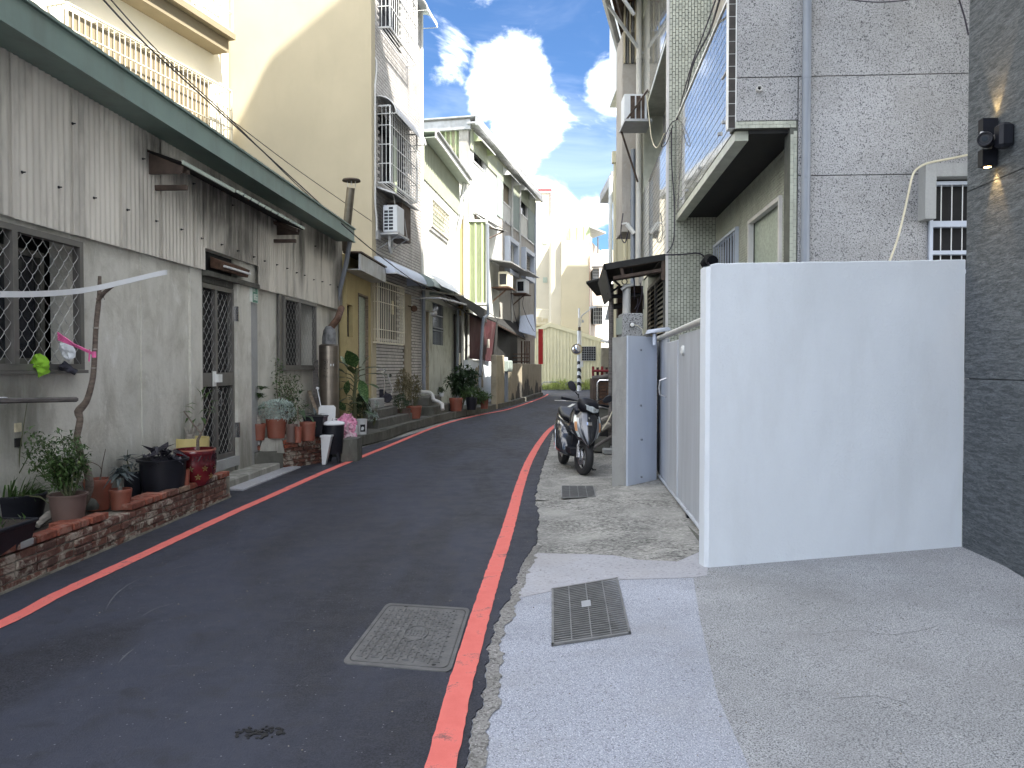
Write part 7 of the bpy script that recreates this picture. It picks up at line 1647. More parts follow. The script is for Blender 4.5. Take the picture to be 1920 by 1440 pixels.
mb = MB(); top = at(238, 862, c.y); mb.tube([c + V((0, 0, h * .8)), c.lerp(top, .5) + V((.02, 0, 0)), top], [.010, .008, .006], 6); mb.tube([top, top + V((.01, 0, .1))], [.005, .002], 5); part('stem', mb, 'stem', o, smooth=True)
mb = MB(); rosette(mb, top, 12, .13, .045, .35, .25); rosette(mb, top - V((0, 0, .07)), 8, .12, .045, 0, .4); leafball(mb, at(248, 880, c.y), .08, .08, .06, 16, .09, .05); part('leaves', mb, 'leaf_b', o, kind='stuff')
o, c, r_, h = mkpot(306, 921, .27, 88, 62, 'black_p', 'lip', .80, 40, label='large black tub with dark purple broad leaves')
mb = MB(); leafball(mb, c + V((-.02, 0, h * .95)), .15, .12, .10, 45, .13, .075, .5, .3, .2)
for k in range(5): mb.leaf(at(300 + 8 * k, 842 + 5 * k, c.y - .05), (U(-1, 1), U(-.6, .2), U(0, .6)), .16, .08, V((0, 0, 1)), .4)
part('leaves', mb, 'leaf_p', o, kind='stuff')
o, c, r_, h = mkpot(347, 912, .30, 17, 32, 'terra', 'rim', .85, label='narrow red brown pot squeezed between the black tub and the red glazed pot')
o, c, r_, h = mkpot(366, 909, .27, 76, 68, 'redg', 'bowl', .62, 40, label='red glazed pot with golden leaf pattern and a bare twig')
mb = MB(); mb.lathe([(r_ * 1.004, h * .965), (r_ * .975, h * 1.004), (r_ * .93, h * 1.004)], c, 40); part('rim', mb, 'terra', o, smooth=True)
mb = MB()
for k in range(30): a = 2 * math.pi * k / 30; mb.tube([c + V((r_ * .985 * math.cos(a), r_ * .985 * math.sin(a), h * .86)), c + V((r_ * 1.01 * math.cos(a + .16), r_ * 1.01 * math.sin(a + .16), h * .70))], .0016, 3); mb.tube([c + V((r_ * .985 * math.cos(a + .16), r_ * .985 * math.sin(a + .16), h * .86)), c + V((r_ * 1.01 * math.cos(a), r_ * 1.01 * math.sin(a), h * .70))], .0016, 3)
part('lattice_band', mb, 'glass_d', o, kind='stuff')
mb = MB(); MA['gold'] = M_plain('olive gold glaze', (0.16, 0.11, 0.03), 0.35)
for k in range(9):
    a = -2.7 + k * .33; z = h * (.28 if k % 2 else .5); cc = c + V((r_ * 1.0 * math.cos(a), r_ * 1.0 * math.sin(a), z)); tn = V((-math.sin(a), math.cos(a), 0))
    for b_ in range(5): q = b_ * 1.257 + .3; d = tn * math.cos(q) + V((0, 0, 1)) * math.sin(q); nn = V((math.cos(a), math.sin(a), 0)); mb.quad(cc + nn * .004, cc + d * .02 + (d.cross(nn)) * .007 + nn * .003, cc + d * .036 + nn * .001, cc + d * .02 - (d.cross(nn)) * .007 + nn * .003)
part('leaf_pattern', mb, 'gold', o, kind='stuff')
mb = MB(); mb.tube([at(371, 846, c.y), at(371, 825, c.y), at(377, 813, c.y)], [.017, .016, .012], 7); mb.tube([at(377, 813, c.y), at(362, 795, c.y), at(345, 771, c.y)], [.009, .008, .007], 6); mb.tube([at(377, 813, c.y), at(388, 792, c.y), at(394, 770, c.y), at(392, 752, c.y)], [.007, .006, .004, .003], 6); part('twig', mb, 'bark', o, smooth=True)
o2 = o
mb = MB()
for (x, y, dx, dz, L) in ((380, 742, .3, 1, .13), (394, 756, .9, .4, .12), (366, 770, -.8, .6, .13), (376, 782, .6, -.5, .12), (386, 780, .5, .3, .11), (368, 784, -.3, -.7, .11), (376, 745, -.2, 1, .12), (386, 748, .5, .8, .14), (370, 758, -1, .1, .12), (390, 762, .6, -.2, .10), (362, 776, -1, .3, .14), (372, 778, .4, .4, .13), (360, 782, -.6, -.3, .11), (384, 772, .8, .1, .12), (378, 755, .2, .6, .12)):
    mb.leaf(at(x, y, c.y + .05), (dx, U(-.5, .2), dz), L, .055, V((0, 0, 1)), .2)
part('leaves', mb, 'leaf', o, kind='stuff')
o, c, r_, h = mkpot(356, 862, .42, 70, 42, 'yellowg', 'none', .97, 44, flute=.02, label='yellow ribbed glazed pot with a cut pale stump, behind the red glazed pot')
mb = MB(); b = c + V((.0, 0, h * .9))
mb.tube([b, b + V((0, 0, .06))], [.05, .035], 9)
for dx, dz in ((-.05, .16), (-.02, .12), (.03, .17), (.09, .19)): mb.tube([b + V((dx * .3, 0, .04)), b + V((dx, 0, dz * .8)), b + V((dx * 1.4, 0, dz))], [.016, .012, .013], 6)
part('stump', mb, 'bark_l', o, smooth=True)
mb = MB(); q = at(28, 808, LH.p(5.95, 0, 0).y); zz = .95
for j, z in enumerate((.86, .98)): mb = MB(); u = LH.px(30, 820)[0]; mb.box((u - .02, .0, z), (u + .05, .012, z + .07), LH); solo('socket_box', mb, 'paper' if j else 'dark', ['small dark socket box with two holes on the cement wall', 'torn red and white sticker above the socket box'][j], 'box')

# ------------------------------------------------------------------ second planter
A2, B2 = V((-3.31, 11.15, 0)), V((-2.93, 11.93, 0))
class QF:
    def __init__(s, a, b): s.a = a; s.d = (b - a).normalized(); s.n = V((s.d.y, -s.d.x, 0)); s.L = (b - a).length
    def p(s, u, n, z): return s.a + s.d * u + s.n * n + V((0, 0, z))
    def v(s): return s.d
Q2 = QF(A2, B2)
p2 = T('brick_planter', 'short crooked planter of broken bricks and cement past the doorstep', 'planter', A2)
mb = MB(); mb.prism([V((*p, -.02)) for p in ((-3.33, 11.17), (-2.96, 11.93), (-3.0, 12.6), (-3.6, 12.6), (-3.65, 11.2))], (0, 0, .42)); part('mortar_core', mb, 'mortar', p2)
for c_ in range(7):
    u = (c_ % 2) * -.1
    while u < Q2.L - .05:
        a = max(u, 0); L = min(u + .19, Q2.L) - a - .01
        if L > .04: brick(p2, Q2, a, .012 + rnd.uniform(-.01, .012), .004 + c_ * .061, L, .09, .051, 'brick' if c_ < 5 or rnd.random() < .5 else 'brick_n', 2.5)
        u += .20
f0 = on_z(470, 878, .11)
mb = MB(); mb.prism([V((-3.76, 10.78, -.02)), V((-3.33, 11.14, -.02)), V((-3.33, 11.5, -.02)), V((-3.72, 11.3, -.02))], (0, 0, .30)); part('rubble_base', mb, 'cement_d', p2)
mb = MB(); mb.hexa([V(p) for p in ((-3.62, 11.0, .28), (-3.30, 11.12, .24), (-3.3, 11.5, .24), (-3.6, 11.5, .28), (-3.58, 11.02, .47), (-3.34, 11.12, .46), (-3.34, 11.5, .46), (-3.56, 11.5, .47))]); part('cement_block', mb, 'cement', p2)
for z, mt in ((.30, 'brick_n'), (.375, 'post_c')): brick(p2, QF(V((-3.78, 10.92, 0)), V((-3.6, 11.0, 0))), 0, 0, z, .19, .12, .06, mt)
ZT = .43
o, c, r_, h = mkpot(485, 825, .445, 27, 31, 'terra', 'rim', .78, label='terracotta pot with a swollen desert rose stem, first on the second planter')
mb = MB(); mb.tube([c + V((0, 0, h * .8)), c + V((0, 0, h + .07)), c + V((-.02, 0, h + .12))], [.045, .03, .012], 9); T1, T2 = at(478, 775, c.y), at(485, 745, c.y); mb.tube(smooth_pts([c + V((-.02, 0, h + .1)), T1, at(480, 760, c.y), T2], 3), [.011] * 9 + [.008], 6); mb.tube([c + V((0, 0, h + .1)), at(492, 780, c.y), at(496, 768, c.y)], [.009, .007, .005], 5); part('stem', mb, 'bark_l', o, smooth=True)
mb = MB(); rosette(mb, T2, 20, .14, .055, .5, .3); rosette(mb, at(490, 730, c.y), 18, .13, .05, .5, .3); rosette(mb, at(494, 764, c.y), 9, .09, .04, .3, .3); part('leaves', mb, 'leaf', o, kind='stuff')
o, c, r_, h = mkpot(518, 821, .465, 38, 36, 'terra', 'rim', .80, label='large terracotta pot with a dome of silver lacy leaves')
mb = MB(); leafball(mb, c + V((.02, -.02, h + .12)), .27, .18, .15, 900, .045, .020, .1, .75, .3); part('leaves', mb, 'leaf_s', o, kind='stuff')
mb = MB(); leafball(mb, c + V((.0, 0, h + .08)), .15, .1, .1, 120, .06, .02, .1, .1, .3); part('inner_leaves', mb, 'leaf_s', o, kind='stuff')
o, c, r_, h = mkpot(547, 829, .43, 22, 34, 'brown_p', 'rim', .85, label='slim dark brown pot between two terracotta pots')
o, c, r_, h = mkpot(559, 830, .43, 13, 30, 'terra', 'rim', .9, label='narrow terracotta tube pot with a single stake')
mb = MB(); mb.tube([c + V((0, 0, h * .7)), c + V((0, 0, h + .3))], .006, 5); part('stake', mb, 'bark', o)
o, c, r_, h = mkpot(577, 826, .43, 30, 35, 'terra', 'rim', .82, label='ringed terracotta pot in front of the square black pot')
mb = MB(); mb.tube([c + V((-.02, 0, h * .8)), at(562, 790, c.y), at(552, 760, c.y)], .008, 5); part('stem', mb, 'stem', o)
mb = MB()
for (x, y, dx, dz, L, W_) in ((555, 770, .7, -.3, .22, .14), (560, 755, -.4, .5, .18, .12), (570, 780, 1, -.4, .26, .07), (548, 790, -.2, -.6, .16, .1), (540, 748, -.7, .4, .14, .1), (562, 740, .5, .6, .14, .09)): mb.leaf(at(x, y, c.y + .1), (dx, -.3, dz), L, W_, V((0, 0, 1)), .3)
part('leaves', mb, 'leaf_d', o, kind='stuff')
q = on_z(592, 817, .43); t = T('potted_plant', 'square black pot with broken aloe leaves on the end of the second planter', 'potted plant', q); r1, r0 = .155, .12
mb = MB(); mb.hexa([q + V(v_) for v_ in ((-r0, -r0, 0), (r0, -r0, 0), (r0, r0, 0), (-r0, r0, 0), (-r1, -r1, .30), (r1, -r1, .30), (r1, r1, .30), (-r1, r1, .30))]); part('pot', mb, 'black_p', t)
mb = MB()
for i in range(4): cs = [(-r1, -r1), (r1, -r1), (r1, r1), (-r1, r1)]; a, b = cs[i], cs[(i + 1) % 4]; mb.tube([q + V((*a, .30)), q + V((*b, .30))], .013, 5)
part('rim', mb, 'black_p', t); mb = MB(); mb.quad(*[q + V((x, y, .302)) for x, y in cs]); part('soil', mb, 'soil', t)
mb = MB()
for (a, dz, L, W_) in ((-2.5, .9, .34, .05), (-2.2, .2, .22, .05), (-.6, .1, .18, .05), (.1, .3, .2, .04), (1.8, .5, .2, .05), (-1.3, .3, .14, .05), (2.8, .3, .2, .05)): mb.leaf(q + V((0, 0, .31)), (math.cos(a), math.sin(a) * .5, dz), L, W_, V((0, 0, 1)), .1)
part('leaves', mb, 'leaf_b', t, kind='stuff')
# creeper against the wall
q = LH.p(11.9, .12, .45); cr = T('climbing_shrub', 'straggly green climbing shrub against the wall under the second mesh window', 'shrub', q)
tips = [LH.p(u, n, z) for u, n, z in ((11.55, .1, 1.62), (11.7, .12, 1.55), (11.8, .1, 1.42), (11.95, .15, 1.35), (12.15, .15, 1.35), (12.3, .12, 1.2), (12.4, .15, 1.0), (12.1, .2, 1.1), (11.75, .15, 1.2), (12.5, .15, 1.3), (12.6, .1, 1.15), (12.0, .2, .9), (12.3, .2, .8), (11.62, .12, 1.35), (12.7, .2, .9))]
sprays(cr, q, tips, 'leaf', 46, .06, .028, .010, .003, 'bark', .3, .12, .4)
# heater cylinder
hc = on_z(617, 795, .35); Yh = 13.5; hx = at(617, 720, Yh).x; hr = 18.2 / FPX * Yh; zt = at(617, 649, Yh).z
hh = T('water_heater', 'tall brushed steel water heater cylinder standing under the flue', 'water heater', V((hx, Yh, .2)))
mb = MB(); mb.lathe([(0, .2), (hr, .2), (hr, zt - .02), (hr * .98, zt), (hr * 1.02, zt + .01), (hr * .8, zt + .035), (0, zt + .04)], (hx, Yh, 0), 36); MA['heater'] = M_plain('tarnished steel', (0.20, 0.175, 0.145), 0.38, 0.75, 0.12, 2, 0.02, 0.5, (1, 1, 5)); part('tank', mb, 'heater', hh, smooth=True)
mb = MB(); a_ = -1.13
def hpt(px, z, off=.002): dx = (px - 617) / FPX * Yh; dx = max(-hr * .99, min(hr * .99, dx)); return V((hx + dx, Yh - math.sqrt(max(0, (hr + off) ** 2 - dx * dx)), z))
for (x0, z0_, x1, z1_) in ((623.5, 1.505, 629.5, 1.545),): mb.quad(hpt(x0, z0_), hpt(x1, z0_), hpt(x1, z1_), hpt(x0, z1_))
part('label', mb, 'white_p', hh)
mb = MB()
for (x0, y0, x1, y1) in ((610.5, 675, 619.5, 675), (612, 678, 615.5, 678), (615.5, 678, 615.5, 681), (615.5, 681, 612, 683), (613.5, 685, 614.8, 685), (618.7, 677, 618.7, 680), (612.6, 689, 612.9, 692), (617.5, 690, 618.8, 692), (611.5, 695, 612.5, 697), (614.8, 697, 616, 697), (618.9, 698, 619, 700), (612, 703, 612.5, 706), (617, 704, 618, 708), (615, 712, 616, 716)):
    za, zb_ = at(x0, y0, Yh - hr).z, at(x1, y1, Yh - hr).z; mb.tube([hpt(x0, za), hpt(x1, zb_ + (.001 if za == zb_ else 0))], .0045, 4)
part('embossed_writing', mb, 'dark', hh, kind='stuff')
mb = MB(); mb.lathe([(.13, 0), (.125, .12), (.105, .24), (.06, .32)], (hx + .01, Yh, zt + .03), 14); MA['foilw'] = M_plain('grey sooty wrap', (0.16, 0.165, 0.17), 0.6, 0.3, 0.4, 9, 0.8); part('insulation', mb, 'foilw', hh, smooth=False)
fa, fb = at(628, 600, Yh), at(660, 350, 14.6)
flp = T('flue_pipe', 'sooty steel flue with a mushroom cap rising past the green eave', 'flue', fa)
mb = MB(); mb.tube([V((hx + .02, Yh, zt + .3)), at(633, 598, Yh + .05), at(640, 578, Yh + .5)], .06, 12); part('lower_pipe', mb, 'rusty', flp, smooth=True)
mb = MB(); mb.tube([at(646, 470, 15.5), at(651, 420, 15.3), at(658, 352, 15.15)], .082, 14); part('pipe', mb, 'rusty' if 0 else 'heater', flp, smooth=True)
mb = MB(); ct = at(659, 347, 15.15); mb.tube([ct, ct + V((.0, 0, .08))], .012, 6); mb.tube([ct + V((.07, 0, -.04)), ct + V((.08, 0, .08))], .008, 5); mb.tube([ct + V((-.07, 0, -.04)), ct + V((-.08, 0, .08))], .008, 5); part('cap_stay', mb, 'galv', flp)
mb = MB(); mb.lathe([(.18, -.01), (.17, .02), (.06, .045), (0, .05)], ct + V((0, 0, .085)), 24); mb.lathe([(.18, -.01), (0, 0)], ct + V((0, 0, .085)), 24); part('cap', mb, 'roof_dk', flp, smooth=True)
mb = MB(); mb.tube([at(628, 610, 13.7), at(650, 585, 13.8), at(655, 470, 14.9)], .05, 10)
# drum, lid, boards, bag
dc = on_z(626, 866, .02); dr_ = T('charcoal_drum', 'dark enamelled drum on legs with a pale lid beside the kerb', 'drum', dc); k = dc.y / FPX; rd = 19.5 * k
mb = MB(); mb.lathe([(rd * .78, .13), (rd * .80, .14), (rd * .93, .40), (rd * .95, .41), (rd * .95, .43), (rd, .55), (rd, .58)], dc, 30); part('body', mb, 'black_p', dr_, smooth=True)
mb = MB(); mb.lathe([(rd * 1.06, .58), (rd * 1.08, .60), (rd * .9, .625), (rd * .3, .64), (0, .64)], dc, 30); part('lid', mb, 'white_p', dr_, smooth=True)
mb = MB(); mb.tube([dc + V((-.02, 0, .64)), dc + V((-.02, 0, .67)), dc + V((.05, 0, .67)), dc + V((.05, 0, .64))], .008, 5); part('knob', mb, 'steel', dr_)
for a in (-2.2, -.8, .8, 2.2): mb = MB(); mb.tube([dc + V((rd * .7 * math.cos(a), rd * .7 * math.sin(a), .16)), dc + V((rd * .88 * math.cos(a), rd * .88 * math.sin(a), 0))], [.03, .018], 6); part('leg', mb, 'black_p', dr_)
q0, q1 = at(597, 793, 12.75), at(630, 760, 12.8)
mb = MB(); x0, z0_, x1, z1_ = q0.x, q0.z, q1.x, q1.z; b = .035
ol = [(x0 + b, z0_), (x1 - b, z0_), (x1, z0_ + b), (x1, z1_ - b), (x1 - b, z1_), (x0 + b, z1_), (x0, z1_ - b), (x0, z0_ + b)]; mb.prism([V((x, 12.72 + (z - z0_) * .2, z)) for x, z in ol], (0, .018, 0)); solo('white_cutting_board', mb, 'white_p', 'white plastic board leaning upright behind the drum', 'board')
q = on_z(611, 872, .0); mb = MB(); k = q.y / FPX; mb.hexa([q + V(v_) for v_ in ((-.05, -.04, 0), (.0, -.04, 0), (.0, .06, 0), (-.05, .06, 0), (-.06, -.06, .43), (.09, -.06, .43), (.09, .08, .43), (-.06, .08, .43))]); mb.box((q.x - .07, q.y - .07, .43), (q.x + .10, q.y + .09, .455)); solo('white_tapered_bin', mb, 'white_p', 'white tapered bin leaning between the second planter and the drum', 'bin')
q = on_z(655, 868, .0); mb = MB(); mb.prism([q + V(v_) for v_ in ((-.13, -.02, 0), (.10, .1, 0), (.10, .5, 0), (-.13, .5, 0))], (0, 0, .36)); solo('concrete_stub', mb, 'cement_d', 'rough dark concrete block at the start of the kerb', 'block')
def blob(c, rx, ry, rz, n, amp, fr_=2.2, seed=0):
    bm = bmesh.new(); bmesh.ops.create_icosphere(bm, subdivisions=n, radius=1)
    vs = []
    for v in bm.verts:
        k = 1 + amp * mnoise.noise(v.co * fr_ + V((seed, seed, 0))) + amp * .6 * mnoise.noise(v.co * fr_ * 2.7 + V((seed, 0, seed)))
        vs.append(V(c) + V((v.co.x * rx * k, v.co.y * ry * k, v.co.z * rz * k)))
    mb = MB(); mb.add(vs, [tuple(v.index for v in f.verts) for f in bm.faces]); bm.free(); return mb
bc = at(650, 797, 12.75); mb = blob(bc, .15, .12, .17, 4, .35, 3.0, 4); m2 = blob(at(658, 820, 12.7), .10, .09, .10, 3, .5, 3.5, 9); mb.add(m2.v, m2.f); MA['pinkbag'] = M_plain('crumpled pink bag', (0.62, 0.24, 0.38), 0.3, 0, 0.45, 9, 0.6, 0.5, dirt=(0.62, 0.56, 0.58), dirtamt=0.9); solo('pink_plastic_bag', mb, 'pinkbag', 'crumpled pink and white plastic bag sitting on the rough concrete block', 'bag', smooth=False)
mb = MB(); mb.hexa([at(577, 733, 13.3), at(582, 731, 13.3), at(582, 731, 13.4), at(577, 733, 13.4), at(592, 778, 12.9), at(599, 776, 12.9), at(599, 776, 13.0), at(592, 778, 13.0)]); solo('leaning_plank', mb, 'wood', 'weathered plank leaning against the wall beside the steel heater', 'plank')
mb = MB(); a, b = at(589, 690, 13.5), at(594, 770, 13.4); mb.box((at(588, 700, 13.5).x, 13.45, at(588, 770, 13.5).z), (at(597, 700, 13.5).x, 13.5, at(588, 690, 13.5).z)); mb.tube([at(592, 692, 13.4), at(590, 680, 13.4), at(595, 675, 13.4), at(596, 700, 13.4)], .014, 6); solo('tool_board', mb, 'wood_d', 'narrow board with a black hooked tool left of the steel heater', 'board')
mb = MB(); mb.tube([at(595, 728, 13.1), at(601, 760, 12.9)], .009, 6); mb.tube([at(593, 727, 13.1), at(598, 729, 13.1)], .02, 6); solo('white_stick', mb, 'white_p', 'thin white stick leaning next to the heater', 'stick')
# dieffenbachia
q = V((at(667, 790, 15.0).x, 15.0, .19)); df = T('potted_plant', 'tall dumb cane with big variegated leaves on a thick stem, beside the heater', 'potted plant', q)
mb = MB(); tp = at(670, 690, 15.0); mb.tube([q, at(664, 740, 15.0), tp], [.038, .034, .026], 10); part('stem', mb, 'stem', df, smooth=True)
for z_ in range(6): mb = MB(); c_ = q.lerp(tp, .3 + z_ * .1); c_.x = at(664.5, 720, 15).x + .0; mb.tube([c_, c_ + V((0, 0, .008))], .052, 10)
for (bx_, by_, dx, dy, dz, L, W_) in ((670, 690, -.18, -.55, .75, .55, .27), (672, 688, .55, .1, .9, .34, .17), (668, 690, -.9, -.1, .55, .5, .22), (674, 692, 1, -.2, .25, .40, .16), (676, 702, 1, -.1, .12, .52, .12), (672, 712, .35, -.5, -.6, .52, .20), (660, 708, -1, -.3, .1, .45, .2), (660, 726, -.9, -.3, -.25, .4, .16), (662, 745, -.8, -.3, -.4, .34, .16), (672, 770, .9, -.4, -.2, .34, .14), (655, 690, -.5, .3, 1, .35, .16), (652, 770, -.4, -.4, .8, .3, .14), (648, 740, .2, -.4, .9, .4, .14), (655, 700, -.7, -.5, .5, .42, .2), (650, 715, -.9, -.4, .0, .38, .17), (680, 720, .8, -.5, -.1, .34, .15), (658, 755, .5, -.6, .1, .36, .17), (645, 755, -.8, -.4, .3, .34, .16), (662, 700, .1, -.8, .5, .4, .2)):
    mb = MB(); p0 = at(666, by_ + 12, 15.0); p1 = at(bx_, by_, 14.95); p1 = p1 + V((dx, dy, 0)) * .1
    mb.tube([p0, p0.lerp(p1, .5) + V((0, 0, .04)), p1], .010, 5); lf = MB()
    d = V((dx, dy, dz)).normalized(); sd = d.cross(V((0, -1, .3))).normalized() if abs(dx) < .5 else d.cross(V((0, 0, 1))).normalized()
    nn = sd.cross(d); prof = [(0, 0), (.15, .55), (.35, 1), (.6, .92), (.85, .45), (1, 0)]; lv = []
    for f_, w_ in prof:
        b = p1 + d * L * f_ - V((0, 0, 1)) * L * .18 * f_ * f_; lv += [b - sd * W_ / 2 * w_ + nn * .02 * w_, b, b + sd * W_ / 2 * w_ + nn * .02 * w_]
    lf.add(lv, [(3 * i + j, 3 * i + j + 1, 3 * i + 3 + j + 1, 3 * i + 3 + j) for i in range(5) for j in (0, 1)])
    part('large_leaf', lf, 'leaf_var', df, smooth=True) if 'leaf_var' in MA else None
    if 'leaf_var' not in MA:
        m, t_, b_ = newmat('variegated leaf'); nz = t_.noise(t_.coords(), 28, 3, .6); t_.set(b_.inputs['Base Color'], t_.mix(t_.rng(nz, .5, .62), (.03, .07, .022), (.13, .20, .07))); b_.inputs['Roughness'].default_value = .3; MA['leaf_var'] = m
        part('large_leaf', lf, 'leaf_var', df, smooth=True)
    part('leaf_stalk', mb, 'stem', df)
def bush(label, px, py, Y, wpx, hpx, mat, n, L, Wd, cat='shrub', name='bush', zb=None, dens=.2, mat2=None, potw=None, pot='terra', n2=0, kind='rim'):
    k = Y / FPX; c = at(px, py, Y); base = V((c.x, Y, zb if zb is not None else c.z - hpx * k / 2)); o = T(name, label, cat, base)
    if potw: r = potw * k / 2; hp = r * 1.6; mb = MB(); mb.lathe(pot_prof(r, r * .78, hp, kind), base, 22); part('pot', mb, pot, o, smooth=40); mb = MB(); mb.disc(base + V((0, 0, hp * .8)), r * .85, 22); part('soil', mb, 'soil', o)
    mb = MB()
    for _ in range(7): d = V((U(-1, 1) * wpx * k * .35, U(-.15, .15), U(-.2, .4) * hpx * k)); mb.tube([base + V((0, 0, .1)), base.lerp(c + d, .5), c + d], [.008, .006, .004], 4)
    part('stem', mb, 'stem', o)
    mb = MB(); cl = max(4, n // 60)
    for _ in range(cl):
        a, b_ = U(0, 6.28), U(0, 1) ** .5; cc = c + V((math.cos(a) * b_ * wpx * k * .36, U(-.5, .5) * wpx * k * .5, math.sin(a) * b_ * hpx * k * .38)); s = U(.5, 1.1)
        leafball(mb, cc, wpx * k * .17 * s, wpx * k * .17 * s, hpx * k * .15 * s, n // cl, L, Wd, .25, dens)
    part('leaves', mb, mat, o, kind='stuff'); return o
bush('dark green shrub with pointed leaves beside the steps', 675, 762, 15.3, 50, 52, 'leaf_d', 700, .09, .03, cat='potted plant', name='potted_shrub', zb=.19, potw=22, pot='black_p')
bush('silver grey feathery shrub at the foot of the steps', 700, 770, 15.7, 28, 46, 'leaf_s', 420, .05, .014, zb=.19)
q = V((at(679, 806, 14.9).x, 14.9, .18)); bk = T('paint_bucket', 'white paint bucket with a black printed mark, used as a planter near the steps', 'bucket', q)
mb = MB(); mb.lathe([(0, 0), (.082, 0), (.098, .27), (.104, .27), (.104, .30), (.096, .30), (.09, .2)], q, 24); part('body', mb, 'white_p', bk, smooth=40)
mb = MB(); mb.v = [q + V((.0985 * math.cos(a), .0985 * math.sin(a), z)) for z in (.06, .20) for a in [-1.75 + .25 * j for j in range(5)]]; mb.f = [(j, j + 1, j + 6, j + 5) for j in range(4)]; part('printed_label', mb, 'black_p', bk)
mb = MB(); mb.lathe([(.0, .0), (.028, .0), (.028, .004), (0, .004)], q + V((.03, -.1, .13)), 12, axis=(.2, -1, 0)); mb.box((q.x + .0, q.y - .108, .27), (q.x + .045, q.y - .102, .30)); part('label_emblem', mb, 'white_p', bk)
mb = MB(); q2 = at(665, 808, 14.6); mb.bbox((q2.x - .05, 14.55, .18), (q2.x + .05, 14.65, .38), WF, .01); solo('white_tin', mb, 'white_p', 'small white box shaped tin beside the paint bucket', 'tin')
# steps of the tiled house
st = T('house_steps', 'three cement steps up to the tiled house', 'steps', F2.p(17.5, .2, .18))
for i, (u0, u1, n, z0_, z1_, mt) in enumerate(((16.35, 18.9, .55, .15, .37, 'pave'), (16.7, 18.2, .40, .372, .56, 'pave'), (17.0, 17.7, .24, .562, .78, 'post_c'))): mb = MB(); mb.bbox((u0, -.05, z0_), (u1, n, z1_), F2, .015); part('step', mb, mt, st)
st = T('cement_steps', 'dark cement steps under the bent white pipe', 'steps', F3.p(22.3, .2, .18))
for (u0, u1, n, z0_, z1_, mt) in ((20.6, 23.0, .62, .15, .42, 'cement_d'), (20.9, 22.7, .38, .422, .66, 'pave'), (23.1, 24.2, .75, .15, .36, 'pave')): mb = MB(); mb.bbox((u0, -.05, z0_), (u1, n, z1_), F3, .015); part('step', mb, mt, st)
P = [at(790, 735, 21.3), at(806, 736, 21.3), at(811, 741, 21.2), at(813, 750, 21.0), at(823, 754, 20.9), at(829, 758, 20.9), at(830, 768, 20.8)]; mb = MB(); mb.tube(P, .055, 10); solo('waste_pipe', mb, 'pvc_l', 'white bent waste pipe running down over the dark steps', 'pipe', smooth=True)
bush('dry brownish bush in a pale clay pot below the barred window', 757, 725, 18.6, 40, 70, 'leaf_dry', 900, .07, .022, cat='potted plant', name='potted_shrub', zb=.2, potw=27, pot='brown_p', kind='lip')
bush('tall dry green bush in a terracotta pot near the drainpipe', 776, 728, 19.2, 38, 66, 'leaf_dry', 900, .07, .022, cat='potted plant', name='potted_shrub', zb=.2, potw=30)
bush('low dark green growth spilling in front of the dry bushes', 752, 752, 18.2, 34, 26, 'leaf_d', 500, .07, .02, zb=.3)
tr = T('exercise_frame', 'small grey steel exercise frame leaning at the tiled wall', 'frame', F2.p(18.7, .3, .8))
mb = MB(); mb.tube([at(704, 693, 18), at(723, 694, 18)], .03, 6); mb.tube([at(721, 695, 18), at(720, 738, 18)], .018, 6); mb.tube([at(728, 698, 18), at(730, 715, 18), at(736, 730, 18), at(735, 738, 18), at(727, 738, 18)], .02, 6); part('tubing', mb, 'steel', tr, smooth=True)
mb = MB(); mb.lathe([(0, -.04), (.13, -.03), (.13, .03), (0, .04)], at(715, 740, 18.1), 16, axis=(.3, -1, 0)); mb.lathe([(0, -.04), (.11, -.03), (.11, .03), (0, .04)], at(726, 746, 17.9), 16, axis=(.6, -1, 0)); part('flywheel', mb, 'blue_aw' if 0 else 'navyc', tr, smooth=True)
mb = MB(); mb.tube([at(733, 706, 18), at(731, 702, 18)], .03, 6); part('tap', mb, 'black_p', tr)
bush('big dark green shrub with broad leaves in front of the maroon board', 868, 715, 24.0, 62, 60, 'leaf_d', 1300, .16, .07, zb=.2)
bush('spreading light green ground shrub at the kerb by the maroon board', 893, 738, 23.6, 66, 34, 'leaf', 1100, .11, .04, zb=.2)
for i, (px, w_, mt, lab) in enumerate(((855, 26, 'terra', 'terracotta pot half buried in the shrub, first of three'), (884, 22, 'black_p', 'black pot in the middle of the kerbside shrub'), (908, 17, 'terra', 'small orange terracotta pot at the far side of the kerbside shrub'))):
    c = at(px, 768, 22.6 + i * .6); c.z = .19; o = T('flower_pot', lab, 'pot', c); k = c.y / FPX; mb = MB(); mb.lathe(pot_prof(w_ / 2 * k, w_ / 2 * k * .78, .38, 'rim'), c, 20); part('pot', mb, mt, o, smooth=40); mb = MB(); mb.disc(c + V((0, 0, .3)), w_ / 2 * k * .84, 20); part('soil', mb, 'soil', o)
bush('small dark potted sprig on the ledge past the bent white pipe', 828, 732, 21.5, 12, 20, 'leaf_d', 120, .08, .03, zb=.66, potw=9, pot='white_p', name='potted_sprig', cat='potted plant')
MA['scoot_g'] = M_plain('mid grey scooter paint', (0.13, 0.135, 0.15), 0.28, 0.5, 0.05, 4, 0)
